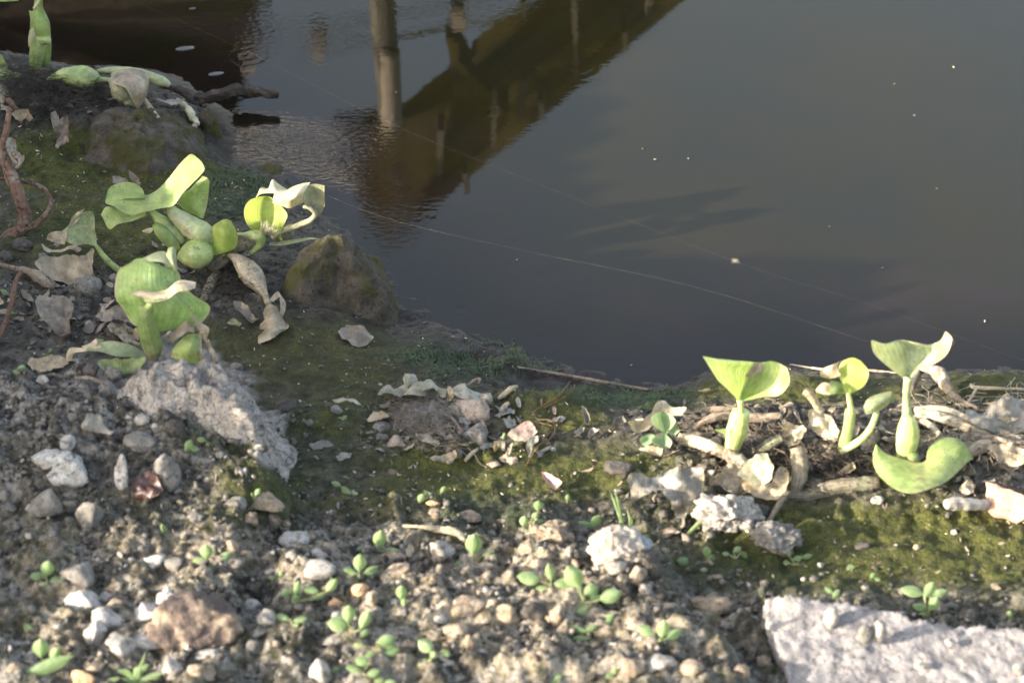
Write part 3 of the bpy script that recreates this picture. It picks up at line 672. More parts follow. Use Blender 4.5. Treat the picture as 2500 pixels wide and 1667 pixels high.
# dark mass of unknown kind on the far bank, shaped after its reflection
def far_bank():
    pts = [(-900, -500), (300, -500), (345, 0), (250, 120), (215, 260), (250, 420), (150, 500), (-900, 560)]
    rr = random.Random(4); out = MB()
    P = [mirror('A', x, y, YB+.6) for x, y in pts]; n = len(P)
    Q = []
    for i in range(n):
        for k in range(6):
            a = P[i]+(P[(i+1) % n]-P[i])*k/6.0; Q.append(a+np.array([rr.uniform(-.02, .02), rr.uniform(-.1, .1), rr.uniform(-.02, .02)]))
    m = len(Q)
    V = Q+[q+np.array([0, .9, 0]) for q in Q]
    out.add(V, [tuple(range(m)), tuple(range(2*m-1, m-1, -1))]+[(i, i+m, (i+1) % m+m, (i+1) % m) for i in range(m)])
    return out
o = link('far_dark_mass', far_bank().mesh('far_dark_mass', False), M['darkwood']); tag(o, 'dark mass of unknown kind across the pond, seen only mirrored at the upper left', 'backdrop')
# ------------------------------------------------------------------ rocks, slab, stones
TAKEN = []
def st(z, x, y, wd, ht, mat, label, seed, name='stone', cat='stone', **kw):
    u, v = S(z, x, y); TAKEN.append((u, v, wd/ZOOM[z][2]/2, ht/ZOOM[z][2]/2, label))
    return add_stone(name, z, x, y, wd, ht, M[mat], label, cat, seed, **kw)
# large ones with their own shapes
def heap(name, mat, label, cat, z, base_pts, peaks, seed, h_noise=0.006, n=70, plus=0.0):
    """a rock or clod: a dome over a traced foot line, raised by peaks, sunk into the ground"""
    B = np.array([gp(*S(z, x, y))[:2] for x, y in base_pts])
    x0, y0 = B.min(0)-0.005; x1, y1 = B.max(0)+0.005
    gx = np.linspace(x0, x1, n); gy = np.linspace(y0, y1, n); X, Y = np.meshgrid(gx, gy)
    d = poly_sd(X, Y, B)+0.004*fbm(X, Y, 40, 2, seed)
    top = np.zeros_like(X)
    for (px, py, hz, r) in peaks:
        p = gp(*S(z, px, py)); top = np.maximum(top, hz*np.exp(-((X-p[0])**2+(Y-p[1])**2)/(r*r)))
    e = sstep(-0.006, 0.016, d)
    X3 = X+.0*Y
    w1_, w2_ = worley(X+.004*perlin(X*60, Y*60, seed), Y, 45, seed)
    hgt = height(X, Y)+e*(top+plus)+e*h_noise*.5*(fbm(X, Y, 30, 3, seed+2)+.35*(w2_-w1_))-0.02*(1-sstep(-0.02, 0.0, d))
    hgt = hgt+e*.0006*fbm(X, Y, 110, 3, seed+9)
    P = np.stack([X, Y, hgt], -1).reshape(-1, 3); ee = (e*np.clip(top+plus, 0, .02)/.02).ravel()
    P = P+ee[:, None]*np.array([np.array(mnoise.noise_vector(Vector((p[0]*42, p[1]*42, p[2]*42+seed))))*.0055+np.array(mnoise.noise_vector(Vector((p[0]*120, p[1]*120, p[2]*120+seed))))*.0026 for p in P])
    I = np.arange(n*n).reshape(n, n)
    F = np.stack([I[:-1, :-1], I[:-1, 1:], I[1:, 1:], I[1:, :-1]], -1).reshape(-1, 4)
    ok = (d.reshape(-1) > -0.02)[F].all(1)
    used = np.unique(F[ok]); rm = np.full(n*n, -1); rm[used] = np.arange(len(used))
    mb = MB().add(P[used], rm[F[ok]]); o = link(name, mb.mesh(name), mat)
    u = sum(S(z, x, y)[0] for x, y in base_pts)/len(base_pts); v = sum(S(z, x, y)[1] for x, y in base_pts)/len(base_pts)
    TAKEN.append((u, v, 100, 60, label))
    return tag(o, label, cat)
heap('mossy_rock', M['mossrock'], 'mossy brown rock with a sunlit pale peak at the edge of the water', 'rock', 'B',
     [(380, 1000), (500, 1075), (620, 1100), (760, 1090), (900, 1150), (1060, 1215), (1150, 1215), (1150, 1100), (1120, 990), (1060, 930), (960, 960), (820, 960), (640, 930), (460, 930)],
     [(785, 1010, 0.062, 0.060), (960, 1060, 0.044, 0.085), (620, 1010, 0.038, 0.10), (1070, 1120, 0.036, 0.06)], 3, 0.010, 120)
heap('muddy_rock', M['mudrock'], 'dark flat-topped muddy rock under the fallen swollen stalks at the upper left', 'rock', 'G',
     [(830, 1150), (1000, 1175), (1240, 1245), (1440, 1290), (1640, 1240), (1900, 1180), (1960, 1090), (1930, 900), (1700, 760), (1300, 700), (950, 720), (880, 860), (840, 1000)],
     [(1000, 1040, 0.018, 0.06), (1300, 1060, 0.020, 0.08), (1600, 1040, 0.018, 0.08), (1800, 990, 0.016, 0.06)], 5, 0.016, 110, 0.006)
heap('clay_mound', M['clay'], 'pale dry cracked clay mound in front of the left hyacinths', 'clay mound', 3,
     [(800, 470), (1000, 560), (1350, 610), (1600, 740), (1850, 930), (2000, 900), (1960, 790), (1830, 660), (1700, 480), (1600, 380), (1350, 340), (1000, 340), (850, 390)],
     [(1180, 440, 0.021, 0.045), (1420, 490, 0.021, 0.05), (1620, 640, 0.016, 0.04), (1820, 800, 0.012, 0.03), (950, 440, .010, .03)], 9, 0.016, 120, 0.003)
st('B', 300, 200, 340, 170, 'mudrock', 'half-sunken flat rock at the waterline behind the central plant', 71, 'sunken_rock', 'rock', sub=4, lift=-.35, depth=1.0)
st('G', 1990, 880, 300, 470, 'mudrock', 'dark wet rounded rock half in the water beside the driftwood', 72, 'wet_rock', 'rock', sub=4, lift=-.2)
st(3, 1500, 620, 130, 110, 'dark', 'small dark lump where the pale clay mound meets the moss', 73)
# the big slab: a thick tilted plate whose far edge is traced and whose near part leaves the frame
mb = MB()
sheet(mb, 8, [(862, 838), (1010, 815), (1180, 838), (1420, 872), (1650, 932), (1800, 962), (2060, 985), (2352, 1012), (2700, 1060), (2700, 1700), (1100, 1700), (1000, 1310), (975, 1190), (930, 1085), (885, 960)],
      anchor=(1000, 1150), normal=(-.02, -0.24, 1), lift=0.020, crumple=0.0034, cf=42, seed=4, spacing=7, thick=0.035, rag=1.1)
o = link('slab', mb.mesh('slab'), M['slab']); tag(o, 'large pale grey cracked rock slab at the lower right corner', 'slab')
TAKEN.append((2200, 1580, 320, 110, 'pale cracked slab'))
for x, y, wd, ht, sd_, lb in [(1245, 950, 90, 150, 1, 'cream chip lying on the slab, highest and leftmost'), (1440, 1030, 110, 120, 2, 'round grey chip lying on the middle of the slab'), (1520, 1020, 100, 130, 3, 'long cream chip leaning on the round grey chip of the slab'),
                         (1770, 1220, 110, 40, 4, 'flat cream chip low down on the slab'), (1930, 1085, 70, 50, 5, 'small cream chip on the right part of the slab'), (2330, 1240, 90, 70, 6, 'tan chip on the slab at the right frame edge')]:
    add_stone('stone_chip', 8, x, y, wd, ht, M['grey' if sd_ == 2 else 'pale'], lb, 'stone chip', 200+sd_, 2, lift=0.6, zoff=.024, group='chips on the slab')
W4 = [
 (1985, 590, 215, 140, 'white', 'bright white stone standing highest among the lower left stones', 1), (1965, 700, 110, 130, 'grey', 'grey clay stump carrying the bright white stone', 2),
 (1040, 727, 185, 115, 'white', 'white egg-shaped stone left of the five-leaved seedling', 3), (1180, 745, 140, 105, 'grey', 'grey clod touching the white egg-shaped stone', 4),
 (1592, 735, 130, 85, 'grey', 'smooth grey pebble right of the five-leaved seedling', 5), (2130, 690, 165, 85, 'pale', 'pale wedge stone on top of a broader pale one', 6),
 (2155, 790, 235, 140, 'pale', 'broad pale stone under the pale wedge stone', 7), (520, 820, 250, 190, 'grey', 'lumpy grey stone beside the three-leaved seedling at the left edge', 8),
 (310, 350, 245, 235, 'grey', 'broad flat grey-tan stone at the far left, largest there', 9), (465, 365, 110, 105, 'tan', 'small tan stone tucked behind the broad flat left stone', 10),
 (610, 405, 200, 210, 'grey', 'triangular grey shard pointing up in the left soil', 11), (1130, 150, 200, 300, 'grey', 'tall grey oblong stone standing upright beside the dark red leaf', 12),
 (1318, 432, 105, 90, 'grey', 'small pale grey stone in the middle of the left soil', 13), (1690, 450, 115, 120, 'tan', 'sunlit tan clod, left one of a pair below the mossy hump', 14),
 (1845, 455, 110, 110, 'tan', 'sunlit tan clod, right one of a pair below the mossy hump', 15), (1925, 485, 80, 80, 'tan', 'tiny tan clod just above the bright white stone', 16),
 (530, 1010, 320, 200, 'white', 'white crusted lump at the far left of the stone heap', 17), (700, 965, 150, 85, 'pale', 'pale wedge stone pointing right on the stone heap', 18),
 (780, 1015, 115, 75, 'tan', 'small tan stone in a gap of the stone heap', 19), (1130, 995, 165, 115, 'white', 'white rounded stone topping the stone heap', 20),
 (1005, 1085, 230, 170, 'white', 'large white block in the centre of the stone heap', 21), (740, 1110, 260, 150, 'white', 'broad white stone in the middle left of the heap', 22),
 (640, 1220, 180, 190, 'white', 'white stone sloping down the left flank of the heap', 23), (970, 1260, 220, 150, 'white', 'white angular stone low on the right of the heap', 24),
 (820, 1310, 230, 170, 'pale', 'pale stone at the foot of the white heap', 25), (1150, 925, 100, 60, 'white', 'small white stone behind the top of the heap', 26),
 (1325, 978, 75, 80, 'pale', 'small pale pebble sitting on the reddish rock', 27), (1410, 1335, 240, 140, 'white', 'white wedge stone in front of the reddish rock', 28),
 (1700, 1025, 135, 110, 'white', 'white stone right of the reddish rock, upper one', 29), (1800, 1125, 130, 155, 'pale', 'pale stone right of the reddish rock, middle one', 30),
 (1740, 1200, 150, 75, 'pale', 'low pale stone right of the reddish rock', 31), (1712, 1315, 135, 130, 'grey', 'grey upright stone right of the white wedge stone', 32),
 (1170, 1470, 150, 190, 'pale', 'pale leaning stone at the bottom edge left of centre', 33), (1350, 1475, 210, 160, 'tan', 'crumbly tan clod at the bottom edge', 34),
 (640, 1435, 150, 110, 'tan', 'tan stone between the white heap and the bottom edge', 35), (560, 1520, 170, 140, 'orange', 'orange-tan clod cut by the bottom edge', 36),
 (2160, 1490, 150, 180, 'pale', 'pale finger-shaped stone leaning at the bottom edge', 37), (2250, 1252, 180, 90, 'grey', 'grey flat stone under the leafy seedling', 38),
 (2270, 1115, 130, 140, 'white', 'white stone half hidden by the leafy seedling', 39), (1730, 925, 100, 105, 'dark', 'dark grey stone above the white stone beside the reddish rock', 40),
 (30, 290, 110, 110, 'grey', 'grey stone at the left frame edge, upper one', 41), (60, 370, 120, 80, 'grey', 'grey stone at the left frame edge, lower one', 42), (1460, 580, 80, 50, 'white', 'tiny white chip near the tan clods', 43), (1570, 620, 90, 80, 'tan', 'tiny tan clod left of the bright white stone', 44),
 (1825, 795, 80, 50, 'pale', 'tiny pale stone beside the small dark seedling', 45), (480, 280, 170, 70, 'grey', 'grey flat stone behind the triangular shard', 46), (1560, 340, 230, 110, 'grey', 'crumbly grey clod above the pair of tan clods', 47), (1800, 330, 250, 150, 'tan', 'mossy tan hump above the pair of tan clods', 48),
 (90, 1440, 120, 90, 'tan', 'tan stone at the left frame edge near the bottom', 49), (300, 1540, 120, 60, 'grey', 'grey stone at the bottom edge under the large blade', 50),
]
for x, y, wd, ht, mt, lb, sd_ in W4:
    st(4, x, y, wd, ht, mt, lb, 100+sd_, rot=rnd.uniform(-.35, .35), facets=9, rough=.13, cut=(.45, .85))
st(4, 1310, 1150, 680, 520, 'red', 'large rounded reddish-brown rock with tan dust at the lower left', 61, 'rock', 'rock', sub=5, facets=7, rough=.16, lift=-.05, big=.16)
W3 = [(470, 960, 290, 260, 'limy', 'white limy crust lump on the left soil', 1), (330, 880, 240, 150, 'limy', 'whitish crumbling lump behind the white crust', 2), (460, 780, 110, 130, 'white', 'white nub rising behind the white crust lump', 3),
 (820, 1000, 100, 320, 'limy', 'narrow pale pointed shard hanging down the left slope', 4), (955, 625, 130, 85, 'pale', 'pale stone just right of the grey flake', 5), (1055, 672, 70, 50, 'white', 'small white chip beside the pale stone near the grey flake', 6),
 (960, 765, 250, 150, 'grey', 'smooth grey-brown clod below the small white chip', 7), (1180, 690, 150, 150, 'dark', 'brown crumbly clod right of the small white chip', 8), (1600, 268, 85, 60, 'grey', 'small grey lump on the olive moss right of the clay mound', 9),
 (1685, 372, 75, 60, 'grey', 'small grey lump at the right foot of the clay mound', 10), (290, 350, 90, 60, 'pale', 'small pale stone behind the left soil crest', 11), (490, 610, 80, 70, 'grey', 'little grey stone left of the grey flake', 12),
 (1930, 540, 170, 100, 'dark', 'grey-brown clod in the hollow right of the clay mound', 13), (760, 320, 130, 110, 'grey', 'grey clod on the crest left of the clay mound', 14), (620, 290, 130, 110, 'dark', 'dark mossy clod on the left crest', 15)]
for x, y, wd, ht, mt, lb, sd_ in W3:
    st(3, x, y, wd, ht, mt, lb, 300+sd_, facets=8, rough=.16, rot=rnd.uniform(-.2, .2))
W2 = [(600, 960, 190, 150, 'grey', 'rough grey lump beside the fallen brown leaf', 1), (150, 690, 150, 110, 'dark', 'dark crumbly clod below the reddish root', 2), (290, 775, 70, 60, 'grey', 'small grey clod above the fallen brown leaf', 3), (40, 770, 90, 110, 'dark', 'dark round clod at the left edge below the root', 4),
 (770, 915, 80, 80, 'grey', 'small grey clod touching the big round leaf', 5), (390, 690, 60, 50, 'grey', 'tiny grey lump under the fan-shaped leaf', 6), (1600, 1510, 90, 65, 'grey', 'grey crumb on the olive moss below the hanging withered leaf', 7), (600, 1225, 60, 65, 'pale', 'pale chip left of the upright worn stalk', 8), (560, 1130, 110, 60, 'dark', 'dark clod left of the big round leaf', 9), (470, 1180, 30, 35, 'tan', 'tiny tan snail-like pebble on the dark bark', 10)]
for x, y, wd, ht, mt, lb, sd_ in W2:
    st(2, x, y, wd, ht, mt, lb, 400+sd_, facets=4, rough=.22, rot=rnd.uniform(-.2, .2))
W6 = [(915, 665, 175, 170, 'pale', 'pale rounded stone left of the tall spoon-leaved seedling', 1), (868, 405, 105, 70, 'tan', 'tan stone below the orange pellet', 2), (1100, 430, 165, 95, 'tan', 'flat tan stone lying in the gully, right of the orange pellet', 3),
 (1250, 545, 75, 60, 'grey', 'grey pebble deep in the gully', 4), (580, 700, 180, 85, 'tan', 'tan clod between the two three-leaved seedlings', 5), (600, 795, 220, 85, 'tan', 'long tan clod below the pair of three-leaved seedlings', 6),
 (355, 915, 130, 90, 'orange', 'orange-tan clod below the lower three-leaved seedling', 7), (440, 985, 90, 130, 'tan', 'tan oblong stone beside the orange-tan clod', 8), (690, 1310, 140, 115, 'dark', 'dark grey angular stone near the bottom, left of centre', 10),
 (945, 1420, 125, 70, 'pale', 'pale flat stone below the dark-leaved seedling', 11), (900, 1125, 115, 90, 'pale', 'pale stone on the sunlit tan soil, leftmost', 12), (1010, 1190, 180, 130, 'tan', 'tan clod on the sunlit soil at bottom centre', 13),
 (1100, 1290, 85, 160, 'tan', 'tan upright splinter stone at bottom centre', 14), (1530, 1060, 190, 130, 'dark', 'dark lump standing for the shaded pit in the sunlit soil', 15), (600, 1010, 70, 70, 'pale', 'pale chip under the small yellow-green seedling', 16), (640, 1060, 80, 60, 'grey', 'grey chip under the small yellow-green seedling', 17),  # the dark lump fills in for a shaded pit in the soil
 (1100, 1040, 260, 170, 'tan', 'broad crumbly tan clod on the sunlit soil', 18), (1350, 1090, 170, 160, 'tan', 'crumbly tan clod left of the pit', 19), (1690, 1090, 120, 170, 'tan', 'crumbly tan clod right of the pit', 20), (190, 1010, 100, 60, 'orange', 'small orange clod above the leafy bottom seedling', 21), (1500, 640, 160, 130, 'tan', 'tan clod at the left foot of the pale blocks', 22)]
for x, y, wd, ht, mt, lb, sd_ in W6:
    st(6, x, y, wd, ht, mt, lb, 500+sd_, facets=6, rough=.18, rot=rnd.uniform(-.3, .3))
st(6, 1640, 570, 350, 260, 'tan', 'large crumbly tan block of earth, left one of two', 531, 'earth_block', 'earth clod', sub=5, facets=8, rough=.2, cut=(.6, .9))
st(6, 2110, 640, 460, 300, 'blue', 'large crumbly tan block with a bluish smooth patch, right one of two', 532, 'earth_block', 'earth clod', sub=5, facets=7, rough=.17, cut=(.6, .9))
st(6, 2085, 760, 150, 110, 'pale', 'pale stone wedged in front of the bluish block', 533, lift=.9)
st(6, 2225, 830, 150, 160, 'tan', 'tan clod below the bluish block', 534, lift=.5)
st(6, 2300, 760, 200, 260, 'dark', 'brown earth clod right of the bluish block', 535, sub=4, rough=.2)
W5 = [(1105, 430, 265, 175, 'pink', 'pinkish speckled angular stone in the centre litter', 1), (1120, 595, 195, 140, 'grey', 'grey oblong stone below the pinkish speckled stone', 2), (505, 535, 125, 85, 'grey', 'grey stone at the left of the centre litter', 3), (505, 612, 85, 80, 'grey', 'grey stone beside the magenta petal', 4),
 (1065, 548, 70, 62, 'grey', 'round grey pebble between the two centre stones', 5), (1262, 782, 100, 60, 'pink', 'tan flat pebble below the centre litter, left one', 6), (1387, 758, 85, 60, 'pink', 'tan flat pebble below the centre litter, right one', 7), (2110, 805, 210, 105, 'dark', 'dark mud lump left of the big grey rag-like leaf', 8),
 (1663, 683, 40, 32, 'white', 'tiny white pebble on the moss right of the pink leaf', 9), (1020, 720, 60, 90, 'grey', 'small grey upright lump at the lower litter edge', 10), (200, 410, 90, 60, 'grey', 'small blue-grey lump left of the centre litter', 11), (1810, 845, 30, 25, 'white', 'tiny white pebble on the moss right of the pale fallen leaf', 12), (920, 1130, 1, 1, 'tan', '', 0), (350, 870, 80, 60, 'dark', 'dark crumb cluster on the moss left of centre', 13)]
for x, y, wd, ht, mt, lb, sd_ in W5:
    if lb: st(5, x, y, wd, ht, mt, lb, 600+sd_, facets=10, rough=.10, cut=(.5, .85), rot={1: .12, 2: .45}.get(sd_, 0))
W7 = [(650, 1105, 430, 320, 'pale', 'large rough grey stone in front of the right plants', 1), (930, 1270, 320, 210, 'grey', 'rough grey stone below the larger grey one', 2), (1510, 1037, 82, 62, 'pale', 'round pale pebble under the crescent leaf', 3), (800, 1100, 200, 120, 'dark', 'brown clod tucked behind the large grey stone', 4), (1185, 1412, 40, 36, 'white', 'tiny white pebble in the seedling patch', 5), (1740, 1305, 55, 40, 'tan', 'tiny tan pebble on the right olive moss', 6), (1950, 1220, 40, 36, 'pale', 'tiny pale pebble on the right olive moss', 7), (1430, 1300, 110, 45, 'dark', 'low brown crumb on the olive moss', 8)]
for x, y, wd, ht, mt, lb, sd_ in W7:
    st(7, x, y, wd, ht, mt, lb, 700+sd_, facets=9, rough=.3, sub=5 if wd > 200 else 3, lift=.55)
W8 = [(560, 872, 260, 110, 'tan', 'crumbly tan clod left of the slab', 1), (300, 885, 90, 55, 'tan', 'small tan clod near the brown earth clod', 2), (260, 1200, 230, 100, 'pale', 'pale crumbly clod below the four-leaved seedling', 3), (100, 1230, 170, 150, 'tan', 'sunlit tan clod at the bottom edge right of centre', 4), (450, 1235, 150, 110, 'tan', 'tan crumbly clod near the bottom edge', 5), (650, 990, 90, 60, 'grey', 'small grey clod on the dark soil left of the slab', 6), (860, 1200, 90, 70, 'tan', 'small tan clod against the left edge of the slab', 7), (720, 1250, 120, 80, 'tan', 'tan crumb clod below the slab corner', 8), (180, 790, 80, 110, 'pale', 'pale clod under the brown earth clod', 9)]
for x, y, wd, ht, mt, lb, sd_ in W8:
    st(8, x, y, wd, ht, mt, lb, 800+sd_, facets=6, rough=.2)
st(6, 850, 335, 100, 42, 'orange', 'orange elongated pellet at the upper rim of the gully', 901, 'pellet', 'pellet')
# fired clay shard and the pale stub beside it
mb = MB()
sheet(mb, 7, [(2135, 925), (2352, 1005), (2420, 1040), (2400, 1120), (2310, 1162), (2140, 1100)], anchor=(2230, 1090), normal=(-.30, -.75, .75), lift=.012, crumple=.002, cf=60, seed=8, thick=.022, spacing=9)
o = link('clay_shard', mb.mesh('clay_shard'), M['brick']); tag(o, 'sunlit orange-pink fired clay shard at the right edge', 'clay shard')
TAKEN.append((2440, 1230, 60, 55, 'orange clay shard'))
c = Ctx(7, 2020, 1075, .01); mb = MB(); tube(mb, c, [(1905, 1062, 26, -1), (1960, 1055, 38, -.5), (2060, 1060, 36, 0), (2135, 1066, 34, .5)], 10, .35, 3)
o = link('bone', mb.mesh('bone'), M['palewood']); tag(o, 'pale bone-like stub lying against the orange clay shard', 'bone')
# ------------------------------------------------------------------ roots, sticks, straw
def rod(name, mat, label, cat, z, base, pts, lump=.25, seed=0, seg=9, off=.002, group=None, open_end=False):
    c = Ctx(z, base[0], base[1], off); mb = MB(); tube(mb, c, pts, seg, lump, seed, open_end)
    o = link(name, mb.mesh(name), M[mat]); return tag(o, label, cat, group)
def lying(name, mat, label, cat, z, pts, lump=.25, seed=0, seg=8, off=.25, group=None):
    """a stick on the ground: every point lies on the soil under its pixel"""
    P = []; R = []
    for q in pts:
        u, v = S(z, q[0], q[1]); g = gp(u, v); r = q[2]/ZOOM[z][2]*pxm(g); P.append(g+np.array([0, 0, r*off+(q[3]*.01 if len(q) > 3 else 0)])); R.append(r)
    mb = MB(); tube3(mb, P, R, seg, max(8, 5*len(P)), True, lump, seed)
    o = link(name, mb.mesh(name), M[mat]); return tag(o, label, cat, group)
rt_ = thing('branching_root', 'thick reddish root forking into a thin loop at the left edge', 'root', gp(*S(2, 150, 560)))
c = Ctx(2, 150, 570, .006)
mb = MB(); tube(mb, c, [(60, -230, 18, 4), (45, -90, 22, 3), (15, 20, 26, 2), (40, 130, 40, 2), (90, 260, 44, 1), (140, 390, 42, 0), (170, 490, 48, 0), (150, 570, 46, 0), (60, 640, 50, -1), (-60, 730, 52, -2)], 12, .3, 2); part('main_root', mb, M['root'], rt_)
mb = MB(); tube(mb, c, [(160, 575, 30, 0), (240, 545, 24, -.5), (315, 470, 18, 0), (345, 400, 16, 1), (325, 340, 14, 1.5), (270, 290, 15, 2), (180, 262, 13, 2), (80, 245, 11, 2), (-10, 235, 9, 2)], 9, .3, 5); part('loop_root', mb, M['root'], rt_)
mb = MB(); tube(mb, c, [(90, 60, 18, 2), (120, 90, 26, 2), (140, 130, 16, 1.5), (110, 170, 12, 1)], 8, .5, 7); part('bark_flap', mb, M['brownleaf'], rt_)
lying('root', 'root', 'thin knotted root end drooping at the left edge above the thick root', 'root', 1, [(40, 760, 16, 1), (70, 800, 20, 2), (130, 820, 16, 1), (150, 850, 12)], .5, 3)
lying('stick', 'twig', 'dull reddish stick running down from the left edge below the root', 'stick', 2, [(-20, 845, 14, .5), (90, 880, 16, .6), (190, 915, 24, .8), (270, 960, 40, .8), (350, 1000, 22, .4)], .4, 4)
lying('stick', 'root', 'short orange-tipped stick standing out at the left edge', 'stick', 2, [(-30, 1380, 20, 0), (40, 1300, 20, 1.2), (100, 1220, 20, 2.6), (130, 1150, 17, 3.6), (165, 1130, 15, 4.2)], .25, 5)
dw = thing('driftwood', 'dark wet driftwood reaching into the pond at the upper left', 'driftwood', gp(*S(1, 1300, 650)))
c = Ctx(1, 1400, 690, .004)
mb = MB(); tube(mb, c, [(1080, 575, 28, 1), (1200, 620, 36, 1), (1330, 665, 42, 0), (1450, 650, 40, 0), (1600, 612, 44, .5), (1720, 622, 36, .5), (1880, 640, 22, 0)], 12, .7, 6); part('stem', mb, M['darkwood'], dw)
mb = MB(); tube(mb, c, [(1230, 630, 22, 0), (1300, 690, 24, -1), (1340, 720, 18, -1.5)], 8, .5, 2); part('side_branch', mb, M['darkwood'], dw)
mb = MB(); tube(mb, c, [(1590, 590, 14, .8), (1600, 575, 14, 1), (1640, 590, 10, 1)], 7, .6, 3); part('knot', mb, M['darkwood'], dw)
lying('twig', 'twig', 'short grey twig pointing at the wet rock on the muddy rock', 'twig', 1, [(1175, 1000, 14, .3), (1240, 950, 17, .5), (1310, 890, 20, .5), (1335, 870, 14, .5)], .35, 8)
lying('dead_leaf', 'cream', 'small pinkish torn leaf strip beside the wet rock', 'dead leaf', 1, [(1200, 705, 16, .4), (1270, 770, 22, .6), (1300, 830, 30, .6), (1340, 870, 14, .5)], .6, 9)
lying('straw', 'twig', 'long pale reed stem lying at the waterline right of centre', 'reed stem', 5, [(1420, 140, 6, .2), (1600, 170, 8, .2), (1800, 205, 11, .2), (2000, 242, 12, .2), (2170, 268, 12, .1), (2310, 288, 10, .1)], .1, 1)
lying('straw', 'darkwood', 'thin dark reed stem below the long pale reed', 'reed stem', 5, [(1880, 280, 7), (1960, 315, 9), (2040, 350, 9)], .2, 2)
lying('straw', 'straw', 'thin orange reed floating on the water behind the right plants', 'reed stem', 7, [(1010, 262, 5), (1200, 290, 7), (1460, 298, 8), (1640, 312, 5)], .1, 3, off=.9)
lying('stick', 'straw', 'cut cream reed end lying left of the right plants', 'reed stem', 7, [(368, 742, 34, 1), (470, 762, 36, 1), (560, 785, 36, .8), (640, 800, 30, .4)], .1, 4, 10)
lying('stick', 'twig', 'pale fibrous stem lying across behind the folded-leaf plant', 'reed stem', 7, [(470, 640, 16, .5), (560, 612, 26, .8), (700, 615, 30, 1), (830, 622, 28, 1), (960, 608, 20, 1)], .4, 5)
lying('stick', 'twig', 'upper thin splinter of the pale stem behind the folded-leaf plant', 'reed stem', 7, [(500, 575, 14, 1), (600, 580, 18, 1.2), (700, 590, 12, 1.4)], .3, 6)
lying('stick', 'rhizome', 'short brown stub crossing below the crescent-leaf plant group', 'stick', 7, [(870, 1200, 12, .2), (930, 1130, 18, .8), (980, 1070, 20, 1), (1005, 1050, 14, 1)], .3, 7)
lying('stick', 'twig', 'knobbly pale branch arching behind the tallest right plant', 'stick', 7, [(1690, 440, 26, .5), (1740, 395, 34, 2), (1810, 395, 38, 2), (1880, 430, 38, 1.4), (1920, 470, 26, 1), (1990, 505, 20, .6), (2090, 535, 14, .3)], .5, 8, 10)
lying('stick', 'straw', 'forked pale twig at the far right of the debris', 'twig', 7, [(2040, 430, 10, 1), (2070, 445, 12, 1), (2200, 450, 10, 1), (2360, 455, 8, 1)], .2, 9)
lying('stick', 'straw', 'short branch of the forked pale twig', 'twig', 7, [(2075, 450, 9, 1), (2040, 490, 9, .6), (1990, 530, 10, .3)], .2, 10)
for k, (pts, lb) in enumerate([([(1720, 565, 22, .8), (1880, 585, 32, 1), (2050, 640, 30, .8), (2200, 680, 24, .6), (2330, 720, 20, .4)], 'broad straw strip, topmost of the bundle right of the swollen stalk'),
                              ([(1730, 590, 20, .8), (1860, 625, 34, 1.1), (2000, 660, 32, .8), (2150, 700, 24, .5)], 'broad straw strip, middle of the bundle right of the swollen stalk'),
                              ([(1760, 610, 16, .6), (1820, 650, 20, .6), (1870, 690, 14, .4)], 'short straw strip under the bundle right of the swollen stalk'),
                              ([(1980, 690, 20, .3), (2100, 705, 26, .5), (2250, 740, 26, .5), (2380, 760, 20, .3)], 'grey straw strip low in the right debris'),
                              ([(1950, 850, 16, .4), (2040, 810, 34, .8), (2120, 775, 40, .8), (2165, 765, 30, .6)], 'pale bark strip behind the crescent leaf tip'),
                              ([(2120, 620, 16, .6), (2180, 550, 20, .8), (2260, 480, 14, .9)], 'slanting pale straw in the far right debris')]):
    lying('straw', 'straw' if k != 3 else 'twig', lb, 'straw', 7, pts, .12, 20+k, 8)
lying('twig', 'twig', 'thin pale twig lying on the left soil crest', 'twig', 3, [(510, 365, 10, .4), (600, 375, 14, .5), (680, 395, 13, .4), (720, 410, 8, .3)], .3, 31)
lying('twig', 'straw', 'long sunlit splinter at the lower rim of the gully', 'twig', 6, [(650, 522, 10, .5), (780, 535, 14, .6), (900, 560, 24, .7), (990, 575, 28, .7), (1070, 608, 16, .4)], .4, 32)
lying('straw', 'straw', 'short straw bit at the lower edge of the centre litter', 'straw bit', 5, [(1065, 778, 13, .2), (1110, 735, 14, .3), (1155, 700, 10, .3)], .15, 33)
lying('straw', 'orange' if False else 'straw', 'tiny yellow straw bit below the centre litter', 'straw bit', 5, [(948, 782, 13, .1), (982, 765, 13, .1)], .1, 34)
lying('straw', 'straw', 'short straw bit beside the tiny white pebble on the moss', 'straw bit', 5, [(1580, 705, 11, .1), (1640, 682, 11, .1)], .1, 35)
lying('straw', 'tan' if False else 'straw', 'pale husk right of the grey-green strip, upper one', 'husk', 5, [(1292, 350, 12, .2), (1330, 335, 20, .3), (1380, 305, 18, .5), (1420, 290, 10, .5)], .3, 36)
lying('straw', 'straw', 'pale husk right of the pinkish speckled stone', 'husk', 5, [(1300, 440, 8, .2), (1330, 415, 16, .3), (1365, 395, 12, .4)], .3, 37)
